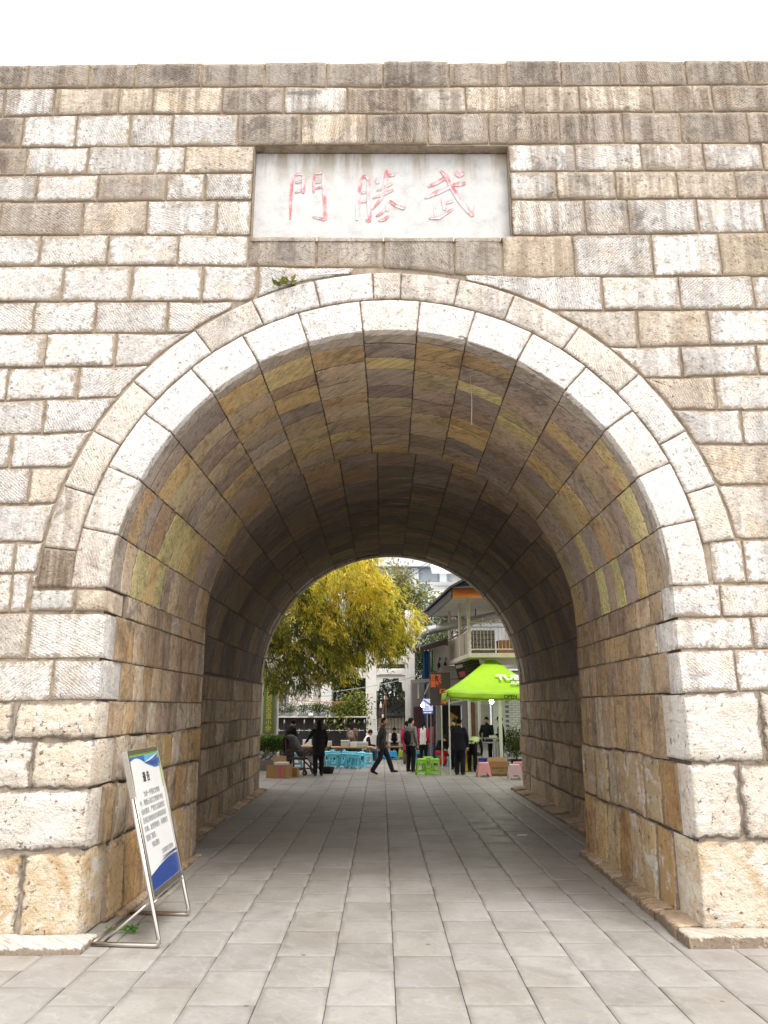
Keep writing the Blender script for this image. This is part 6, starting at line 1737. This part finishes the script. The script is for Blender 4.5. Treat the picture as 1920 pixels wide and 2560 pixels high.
for i in range(5): MB().box(-.27 + .11 * i, -.27 + .11 * i + .095, -.22, .22, .485, .505).build('seat_slat', WOODD, wc)
MB().hexa([(.30, -.2, .50), (.30, .2, .50), (.62, .2, .20), (.62, -.2, .20), (.32, -.2, .53), (.32, .2, .53), (.64, .2, .23), (.64, -.2, .23)]).build('leg_board', WOODD, wc, False, .006)
jk = empty('draped_jacket', (*(-2.52, 24.72), 0), R(-20)); tag(jk, 'dark grey padded jacket draped over the back of the wooden chair', 'jacket')
JKM = M_('dark padded jacket cloth', (.035, .032, .036), .55, 0, .25, 7, .8, .03)
rings = []
for (x, z, wy, th) in ((-.44, .66, .22, .03), (-.46, .85, .25, .035), (-.44, 1.05, .27, .04), (-.36, 1.11, .28, .05), (-.24, 1.05, .28, .06), (-.14, .85, .27, .08), (-.02, .70, .25, .07), (.08, .56, .22, .05)):
    rings.append([(x + th * math.cos(2 * math.pi * j / 14) * .8 + rb.uniform(-.012, .012), wy * math.sin(2 * math.pi * j / 14), z + th * math.cos(2 * math.pi * j / 14) + rb.uniform(-.012, .012)) for j in range(14)])
MB().loft(rings).build('cloth', JKM, jk, True)

# ------------------------------------------------------------------ people
SKIN = M_('skin', (.50, .30, .21), .55, 0, .08, 14, .05, spec=.4)
HAIR = M_('black hair', (.009, .0075, .007), .75, 0, .3, 40, .2, spec=.15)
EYE = M_('dark eye', (.01, .008, .008), .3, 0, 0, 5, 0)
CLOTH = {}
def cloth(name, col, rough=.85): return M_(name, col, rough, 0, .2, 16, .45, .012, spec=.2)
C_BLACK = cloth('black cloth', (.012, .012, .014)); C_SUIT = cloth('dark grey checked suit cloth', (.052, .046, .048)); C_NAVY = cloth('navy trouser cloth', (.022, .024, .036)); C_NAVY2 = cloth('dark navy suit cloth', (.016, .017, .024))
C_GREY = cloth('mid grey jacket cloth', (.21, .20, .185)); C_WHITE = cloth('white cloth', (.72, .70, .67)); C_RED = cloth('magenta red cloth', (.46, .03, .10)); C_PINK = cloth('dusty pink cloth', (.30, .13, .10)); C_BROWN = cloth('brown cloth', (.14, .10, .075))
C_JEAN = cloth('blue denim', (.045, .06, .095)); C_LTBLUE = cloth('pale denim', (.25, .33, .50)); C_LIME = cloth('pale lime cloth', (.46, .50, .28)); C_RED2 = cloth('bright red cloth', (.55, .03, .025)); SHOE = M_('black shoe leather', (.012, .011, .011), .4, 0, .2, 10, .1); SHOEW = M_('white shoe', (.6, .58, .55), .6, 0, .1, 10, .1)
STAND = dict(pelvis=(0, 0, .93), waist=(0, 0, 1.08), chest=(0, .01, 1.28), sh=(0, 0, 1.40), neck=(0, .01, 1.48), head=(0, .035, 1.60),
             shL=(-.175, 0, 1.385), shR=(.175, 0, 1.385), elL=(-.225, -.03, 1.11), elR=(.225, -.03, 1.11), wrL=(-.215, .06, .87), wrR=(.215, .06, .87),
             hipL=(-.09, 0, .90), hipR=(.09, 0, .90), knL=(-.10, .02, .49), knR=(.10, .02, .49), anL=(-.10, -.02, .085), anR=(.10, -.02, .085))
def person(label, loc, rz, h=1.65, pose=None, top=C_BLACK, legs=C_BLACK, shoes=SHOE, hair='short', hem=.80, look=0.0, tilt=0.0, stout=1.0, hands=True, sole=.0, z=0.0, bald=False, sleeve=None, cap=False, extra=None):
    J = dict(STAND); J.update(pose or {})
    J = {k_: Vector(v) for k_, v in J.items() if k_ != 'sit'}
    root = empty('person', (loc[0], loc[1], z), rz); tag(root, label, 'person', 'people on the square')
    s = h / 1.72
    mb = MB()
    segs = []                      # (p, q, material index): 0 top 1 legs 2 skin 3 shoes 4 sleeves
    def cap_tube(pts, rr, n_=10):
        """closed tapering limb with rounded ends"""
        pts = [Vector(p) for p in pts]
        a, b_ = pts[0], pts[-1]
        d0 = (pts[0] - pts[1]).normalized(); d1 = (pts[-1] - pts[-2]).normalized()
        P_ = [a + d0 * rr[0] * .9, a + d0 * rr[0] * .5] + pts + [b_ + d1 * rr[-1] * .5, b_ + d1 * rr[-1] * .9]
        R_ = [rr[0] * .25, rr[0] * .8] + list(rr) + [rr[-1] * .8, rr[-1] * .25]
        mb.tube(P_, R_, n_)
    # trunk: elliptical rings along the spine
    sp0 = [J['pelvis'], J['waist'], J['chest'], J['sh'], J['neck']]
    right = (J['shR'] - J['shL']); right.z *= .3; right.normalize()
    hipr = (J['hipR'] - J['hipL']).normalized()
    def ring(c, r_, d_, ax, rt):
        fw = ax.cross(rt).normalized() * -1
        return [c + rt * r_ * math.cos(2 * math.pi * j / 16) + fw * d_ * math.sin(2 * math.pi * j / 16) for j in range(16)]
    ax = [(sp0[min(i + 1, 4)] - sp0[max(i - 1, 0)]).normalized() for i in range(5)]
    drop = max(0.0, J['pelvis'].z - hem)
    thigh = ((J['knL'] + J['knR']) / 2 - J['pelvis']).normalized()
    low = J['pelvis'] + (Vector((0, 0, -1)) if pose is None or 'sit' not in (pose or {}) else thigh) * drop
    rings = []
    if drop > .01: rings.append(ring(low, .185 * stout, .135 * stout, ax[0], hipr))
    rings += [ring(sp0[0], .175 * stout, .125 * stout, ax[0], hipr), ring(sp0[1], .160 * stout, .115 * stout, ax[1], right), ring(sp0[2], .180 * stout, .122 * stout, ax[2], right), ring(sp0[3], .165, .085, ax[3], right), ring(sp0[3] + (sp0[4] - sp0[3]) * .55, .085, .065, ax[4], right), ring(sp0[4], .052, .052, ax[4], right)]
    mb.loft(rings)
    segs += [(low, sp0[3] + (sp0[4] - sp0[3]) * .35, 0)]
    # neck and head
    hd = J['head']
    cap_tube([J['neck'] - Vector((0, 0, .03)), hd - Vector((0, 0, .04))], [.052, .05])
    Rh = Euler((tilt, 0, look)).to_matrix()
    def hp_(x, y, z_): return hd + Rh @ Vector((x, y, z_))
    b0_ = len(mb.v)
    mb.ball((0, 0, 0), (.075, .094, .112), 14, 10); mb.ball((0, .028, -.058), (.052, .062, .055), 10, 7); mb.ball((0, .098, -.012), (.014, .018, .024), 8, 6); mb.ball((-.076, -.005, -.005), (.012, .024, .032), 8, 6); mb.ball((.076, -.005, -.005), (.012, .024, .032), 8, 6); mb.ball((0, .088, -.058), (.022, .010, .010), 8, 5)
    for i in range(b0_, len(mb.v)): mb.v[i] = tuple(hp_(*mb.v[i]))
    segs += [(hd, hd + Vector((0, 0, .01)), 2), (J['neck'] + Vector((0, 0, .03)), hd, 2)]
    arm = 0 if sleeve is None else 4
    for L_ in 'LR':
        sh_, el, wr = J['sh' + L_], J['el' + L_], J['wr' + L_]
        cap_tube([sh_, (sh_ + el) / 2, el], [.066 * stout ** .5, .058 * stout ** .5, .05]); cap_tube([el, (el + wr) / 2, wr], [.05, .046, .038])
        segs += [(sh_, el, arm), (el, wr - (wr - el) * .06, arm)]
        d = (wr - el).normalized()
        palm = wr + d * .055
        cap_tube([wr, palm], [.028, .033], 8)
        side = d.cross(Vector((0, 0, 1)) if abs(d.z) < .8 else Vector((1 if L_ == 'R' else -1, .3, 0))).normalized()
        fwd = side.cross(d).normalized()
        for i, (o_, ln) in enumerate(((-.026, .062), (-.009, .074), (.009, .070), (.026, .055))):
            f0 = palm + side * o_ + d * .018; f1 = f0 + d * ln * .55 + fwd * .004; f2 = f1 + d * ln * .4 + fwd * .022
            cap_tube([f0, f1, f2], [.0115, .0105, .0095], 6)
        th0 = wr + d * .03 + fwd * .022; cap_tube([th0, th0 + d * .03 + fwd * .03, th0 + d * .06 + fwd * .034], [.013, .012, .010], 6)
        segs += [(wr + d * .02, palm + d * .08, 2)]
        hi_, kn, an = J['hip' + L_], J['kn' + L_], J['an' + L_]
        cap_tube([hi_, (hi_ + kn) / 2, kn], [.102 * stout ** .6, .094 * stout ** .8, .076 * stout ** .8]); cap_tube([kn, kn + (an - kn) * .35, an], [.076 * stout ** .8, .074 * stout ** .8, .066 * stout ** .8])
        segs += [(hi_, kn, 1), (kn, an + (kn - an) * .10, 1)]
        toe = J.get('toe' + L_)
        if toe is None: toe = an + Vector((0, .17, -.05))
        heel = an + Vector((0, -.045, -.045)) if 'toe' + L_ not in J else an + (an - toe).normalized() * .03 - Vector((0, 0, .03))
        cap_tube([heel, an + (toe - an) * .4 + Vector((0, 0, -.01)), toe], [.040, .044, .032], 10)
        segs += [(heel, toe, 3)]
    mb.v = [tuple(Vector(v) * s) for v in mb.v]
    tmp = mb.build('body_build', None, None)
    rm = tmp.modifiers.new('skin', 'REMESH'); rm.mode = 'VOXEL'; rm.voxel_size = .0155; rm.adaptivity = 0.0
    smo = tmp.modifiers.new('smooth', 'SMOOTH'); smo.factor = .5; smo.iterations = 3
    dg = bpy.context.evaluated_depsgraph_get()
    me = bpy.data.meshes.new_from_object(tmp.evaluated_get(dg))
    bpy.data.objects.remove(tmp)
    n_ = len(me.polygons)
    cen = np.empty(n_ * 3, np.float32); me.polygons.foreach_get('center', cen); cen = cen.reshape(-1, 3) / s
    best = np.full(n_, 1e9); mi = np.zeros(n_, np.int32)
    for p_, q_, m_ in segs:
        p_ = np.array(p_); q_ = np.array(q_); dd = q_ - p_; L2 = dd.dot(dd) + 1e-9
        t = np.clip((cen - p_).dot(dd) / L2, 0, 1)[:, None]
        dist = np.linalg.norm(cen - p_ - t * dd, axis=1)
        if m_ == 0: dist = dist * .62      # the coat wins over thigh and arm where they overlap
        w = dist < best
        best[w] = dist[w]; mi[w] = m_
    # skirts of a coat end cleanly at the hem
    if pose is None or 'sit' not in pose:
        w = (mi == 0) & (cen[:, 2] < low.z - .01); mi[w] = 1
    hrel = (cen - np.array(hd)) @ np.array(Rh)
    for ex in (-.03, .03):
        w = (np.abs(hrel[:, 0] - ex) < .014) & (np.abs(hrel[:, 2] - .012) < .009) & (hrel[:, 1] > .05); mi[w] = 5
    me.polygons.foreach_set('material_index', mi); me.polygons.foreach_set('use_smooth', np.ones(n_, bool))
    for m_ in (top, legs, SKIN, shoes, sleeve or top, EYE): me.materials.append(m_)
    me.name = 'body'
    bo = bpy.data.objects.new('body', me); COL.objects.link(bo); bo.parent = root
    # hair: a cap over crown and back of the head, longer if asked
    hm = MB()
    prof_ = []
    for i in range(9):
        t = i / 8
        th = math.pi * (.02 + .60 * t)
        row = []
        for j in range(16):
            a = 2 * math.pi * j / 16
            front = max(0, math.sin(a))
            thj = th * (1 - (.46 if not bald else .62) * front ** .7)
            rr = (1.09 if not bald else 1.05) * (1 + .025 * math.sin(j * 2.7 + i * 1.9))
            row.append(hp_(.078 * rr * math.sin(thj) * math.cos(a), -.006 + .096 * rr * math.sin(thj) * math.sin(a), .114 * rr * math.cos(thj) + .002))
        prof_.append(row)
    hm.loft(prof_, cap=True)
    if hair == 'long':
        rr_ = []
        for (y, z_, w_, d_) in ((-.03, .06, .075, .075), (-.06, -.04, .085, .06), (-.085, -.16, .085, .045), (-.10, -.30, .07, .03), (-.10, -.38, .035, .015)):
            rr_.append([hp_(w_ * math.cos(2 * math.pi * j / 12), y + d_ * math.sin(2 * math.pi * j / 12), z_) for j in range(12)])
        hm.loft(rr_)
    if hair == 'tail':
        hm.tube([hp_(0, -.09, .03), hp_(0, -.13, -.02), hp_(0, -.12, -.16), hp_(0, -.115, -.24)], [.02, .035, .03, .01], 8)
    hm.v = [tuple(Vector(v) * s) for v in hm.v]
    if not cap: hm.build('hair', HAIR, root, True)
    else:
        hm.build('hair', HAIR, root, True)
        cm_ = MB()
        rows = []
        for i in range(6):
            th = math.pi * (.02 + .46 * i / 5)
            rows.append([hp_(.088 * math.sin(th) * math.cos(2 * math.pi * j / 16), -.004 + .108 * math.sin(th) * math.sin(2 * math.pi * j / 16), .135 * math.cos(th) + .012) for j in range(16)])
        cm_.loft(rows)
        cm_.hexa([hp_(-.065, .075, .022), hp_(.065, .075, .022), hp_(.045, .185, .000), hp_(-.045, .185, .000), hp_(-.065, .075, .034), hp_(.065, .075, .034), hp_(.045, .185, .010), hp_(-.045, .185, .010)])
        cm_.v = [tuple(Vector(v) * s) for v in cm_.v]
        cm_.build('cap', C_BLACK, root, True)
    return root, s
def on_body(root, name, mb, mat, s, label, cat):
    """something worn or carried, its own thing"""
    o = mb.build('x', mat, None, True); o.name = name
    o.location = root.location; o.rotation_euler = root.rotation_euler; o.scale = (s, s, s)
    tag(o, label, cat); return o
def backpack_shape(y=-.20, z=1.14, w=.15, hh=.22, d=.085):
    return MB().ball((0, y, z), (w, d, hh), 14, 10).ball((0, y - .06, z - .06), (w * .75, d * .55, hh * .5), 10, 8).tube([(-.11, y + .05, z + .19), (-.13, .05, z + .22), (-.14, .10, z + .02), (-.13, y + .08, z - .18)], .018, 6).tube([(.11, y + .05, z + .19), (.13, .05, z + .22), (.14, .10, z + .02), (.13, y + .08, z - .18)], .018, 6)
EAST, WEST, AWAY, NEAR = R(-90), R(90), R(0), R(180)

# walking man, striding to the right
w_, s_ = person('man striding to the right in dark grey checked suit jacket, mid-step', (0.01, 24.66), EAST, 1.68,
    dict(knL=(-.09, .20, .50), anL=(-.09, .33, .115), toeL=(-.09, .49, .09), knR=(.09, -.05, .50), anR=(.09, -.30, .12), toeR=(.09, -.14, .03), elR=(.25, -.12, 1.13), wrR=(.23, -.14, .88), elL=(-.235, .02, 1.12), wrL=(-.2, .16, .90), chest=(0, .03, 1.28), sh=(0, .03, 1.40), neck=(0, .05, 1.48), head=(0, .085, 1.60), shL=(-.175, .02, 1.385), shR=(.175, .02, 1.385)),
    C_SUIT, C_NAVY, hem=.78, bald=True, look=R(-12), stout=1.12)
# person in black seen from behind
person('person dressed all in black seen from behind beside the black basin', (-1.89, 24.15), R(14), 1.62, dict(elL=(-.30, .12, 1.16), wrL=(-.36, .32, 1.02), elR=(.26, 0, 1.12), wrR=(.24, .06, .88)), C_BLACK, C_BLACK, SHOE, 'long', .62, stout=1.12)
# man in dark sweater bending over his phone behind the wheelchair
person('dark haired man in black sweater looking down at his hands behind the wheelchair', (-3.02, 26.0), R(-40), 1.66, dict(elL=(-.24, .10, 1.12), wrL=(-.08, .32, 1.16), elR=(.24, .10, 1.12), wrR=(.08, .34, 1.18), chest=(0, .05, 1.26), sh=(0, .10, 1.36), neck=(0, .14, 1.43), head=(0, .20, 1.53), shL=(-.175, .09, 1.35), shR=(.175, .09, 1.35)), C_BLACK, C_BLACK, tilt=R(-28))
# school girl with backpack by the fence
g_, s2 = person('long haired girl in brown jacket with backpack seen from behind at the fence', (-1.10, 30.0), R(-15), 1.46, None, C_BROWN, C_BLACK, hair='long', hem=.75)
on_body(g_, 'backpack', backpack_shape(), cloth('brown and cream backpack cloth', (.20, .15, .12)), s2, 'brown and cream backpack on the long haired girl', 'backpack')
# seated man in white vest
SIT = dict(sit=1, pelvis=(0, 0, .50), waist=(0, .02, .64), chest=(0, .08, .84), sh=(0, .12, .96), neck=(0, .16, 1.03), head=(0, .22, 1.14), shL=(-.175, .11, .945), shR=(.175, .11, .945), elL=(-.22, .16, .68), elR=(.22, .16, .68), wrL=(-.12, .40, .66), wrR=(.12, .40, .66),
           hipL=(-.09, .02, .47), hipR=(.09, .02, .47), knL=(-.11, .42, .47), knR=(.11, .42, .47), anL=(-.11, .40, .085), anR=(.11, .40, .085))
person('seated man in white padded vest with dark sleeves bent over the table', (-.62, 29.4), R(-75), 1.62, SIT, C_WHITE, C_JEAN, SHOEW, hem=.46, tilt=R(-30), sleeve=C_BLACK)
stool('lightblue', (-.64, 29.4), R(0), 'light blue stool under the seated man in the white vest', 'single stools', .42)
person('seated man with white collar facing the camera at the far table', (.52, 32.85), R(180), 1.62, SIT, C_BLACK, C_JEAN, hem=.46, tilt=R(-30), sleeve=C_WHITE)
stool('blue', (.52, 32.87), R(0), 'blue stool under the seated man at the far table', 'single stools', .42)
# group at the right
a_, s3 = person('man in grey jacket with black backpack standing with his back half turned', (0.93, 25.57), R(-38), 1.66, dict(knL=(-.11, .05, .49), anL=(-.13, .02, .085)), C_GREY, C_BLACK, hem=.84, look=R(-40), stout=1.05)
on_body(a_, 'backpack', backpack_shape(-.19, 1.08, .15, .24, .10), cloth('black backpack cloth', (.014, .013, .015)), s3, 'black backpack on the man in the grey jacket', 'backpack')
person('girl in white hooded jacket with red sleeve standing behind the grey jacketed man', (1.50, 28.6), R(-20), 1.50, None, C_WHITE, C_BLACK, SHOEW, 'tail', .80, sleeve=C_RED)
person('person in a dark skirt with magenta backpack half hidden by the grey jacketed man', (.92, 29.0), R(10), 1.50, None, C_RED, C_BROWN, SHOE, 'tail', .55)
person('woman in dusty pink coat leaning forward behind the seated diners', (1.95, 30.2), R(-30), 1.55, dict(chest=(0, .10, 1.26), sh=(0, .16, 1.36), neck=(0, .20, 1.43), head=(0, .26, 1.54), shL=(-.175, .15, 1.35), shR=(.175, .15, 1.35), elL=(-.22, .2, 1.1), wrL=(-.16, .38, .95), elR=(.22, .2, 1.1), wrR=(.16, .38, .95)), C_PINK, C_LTBLUE, SHOE, 'tail', .72)
person('seated person in black and red jacket bent forward over a red bag', (2.05, 28.5), R(-150), 1.60, dict(SIT, chest=(0, .16, .80), sh=(0, .27, .88), neck=(0, .34, .93), head=(0, .42, 1.0), shL=(-.175, .25, .87), shR=(.175, .25, .87), elL=(-.22, .30, .62), elR=(.22, .30, .62), wrL=(-.1, .48, .58), wrR=(.1, .48, .58)), C_BLACK, C_RED2, SHOEW, hem=.46, tilt=R(-50), sleeve=C_BLACK)
person('stout man in dark navy suit seen from behind right of the tent pole', (2.38, 24.48), R(-28), 1.66, dict(elR=(.27, .02, 1.12), wrR=(.25, .06, .86), head=(0, .03, 1.60)), C_NAVY2, C_NAVY2, hem=.74, look=R(-25), stout=1.24)
person('dark haired woman in black jacket behind the white tent pole holding a phone', (2.42, 26.6), R(150), 1.58, dict(elL=(-.24, .08, 1.10), wrL=(-.12, .32, 1.14), elR=(.24, .1, 1.10), wrR=(.2, .36, 1.02)), C_BLACK, C_BLACK, hair='long', hem=.7)
person('person bending over in lime vest and black trousers with straps across the back', (2.90, 25.69), R(-25), 1.62,
    dict(pelvis=(0, -.06, .92), waist=(0, .10, 1.00), chest=(0, .30, 1.02), sh=(0, .40, 1.0), neck=(0, .47, .96), head=(0, .54, .90), shL=(-.175, .39, .98), shR=(.175, .39, .98), elL=(-.21, .42, .72), elR=(.21, .42, .72), wrL=(-.16, .52, .52), wrR=(.16, .52, .52), hipL=(-.09, -.05, .90), hipR=(.09, -.05, .90)), C_LIME, C_BLACK, SHOE, hem=.93, tilt=R(-70), sleeve=C_BLACK)
person('person in black jacket with white shoulder stripe and face mask behind the counter', (3.72, 28.1), R(155), 1.66, dict(elL=(-.24, .10, 1.12), wrL=(-.14, .34, 1.0), elR=(.24, .1, 1.12), wrR=(.14, .34, 1.0)), C_BLACK, C_BLACK, tilt=R(-18))
person('man in black jacket and dark peaked cap standing by the white brick wall', (4.18, 27.9), R(78), 1.68, dict(elR=(.24, .06, 1.12), wrR=(.2, .30, 1.0), elL=(-.24, .06, 1.12), wrL=(-.2, .26, .98)), C_BLACK, C_BLACK, cap=True, hem=.74, tilt=R(-8), stout=1.08)
bag = MB().ball((0, 0, .16), (.17, .12, .16)).ball((.1, .02, .12), (.12, .1, .12)).build('red_bag', C_RED2, None, True); bag.location = (2.18, 28.05, .0); tag(bag, 'bright red bag on the ground before the seated person', 'bag')
wbag = MB().ball((0, 0, .2), (.11, .09, .18)).tube([(0, 0, .34), (0, 0, .5)], .012, 5).build('white_bag', C_WHITE, None, True); wbag.location = (2.42, 27.9, .32); tag(wbag, 'white carrier bag hanging beside the red bag', 'bag')
stool('lightblue', (2.42, 27.9), R(0), 'light blue stool under the white carrier bag', 'single stools', .32)
# black metal post box on the fence end
pbx = empty('letter_box', (-.78, 32.7, 0)); tag(pbx, 'black letter box with white card on the archway column', 'letter box')
MB().box(-.17, .10, -.1, .1, 1.05, 1.55).build('box', BLACKM, pbx, False, .01); MB().box(-.12, .02, -.105, -.101, 1.58, 1.72).build('card', WHITEP, pbx); MB().box(-.12, .05, -.106, -.101, 1.3, 1.33).build('slot', GALV, pbx)
MB().box(-.13, .06, -.08, .08, 0, 1.049).build('stand', WHITESTONE, pbx)

# ------------------------------------------------------------------ small growth and litter near the gate
def weed(name, label, loc, n_, sz, cols, seed):
    rng = np.random.default_rng(seed)
    P_ = np.stack([rng.normal(size=n_) * sz * .6, rng.normal(size=n_) * sz * .4, rng.uniform(0, sz * .3, n_)], 1)
    D_2 = rng.normal(size=(n_, 3)); D_2[:, 2] = np.abs(D_2[:, 2]) * .6
    o = leaves(name, P_, D_2, rng.uniform(.5, 1.1, n_) * sz, rng.uniform(.2, .45, n_) * sz, palette(rng, n_, cols), None, rng)
    o.location = loc; tag(o, label, 'weed'); return o
weed('wall_weed', 'tuft of yellowing weed rooted in the joint above the arch ring', (-1.02, 7.46, 6.42), 26, .13, [(.22, .17, .03), (.10, .14, .03), (.16, .16, .04)], 5)
weed('ground_weed', 'small bright green weed under the notice stand by the wall foot', (-2.33, 7.72, .02), 22, .09, [(.06, .22, .02), (.10, .28, .03)], 6)
lt_ = mobj('paper_scrap', [(0, 0, .004), (.16, .02, .004), (.2, .14, .012), (.05, .16, .006), (0, 0, .008), (.16, .02, .008), (.2, .14, .016), (.05, .16, .010)], [(0, 3, 2, 1), (4, 5, 6, 7), (0, 1, 5, 4), (1, 2, 6, 5), (2, 3, 7, 6), (3, 0, 4, 7)], WHITEP); lt_.location = (2.15, 13.1, 0); tag(lt_, 'torn white paper scrap on the passage paving', 'litter')
wire = MB().tube([(0, 0, 0), (.01, -.01, -.3), (.0, 0, -.62)], .003, 5).build('hanging_wire', WHITEP, None, True); wire.location = (1.02, 8.2, 5.72); tag(wire, 'thin pale wire hanging from the vault crown', 'wire')
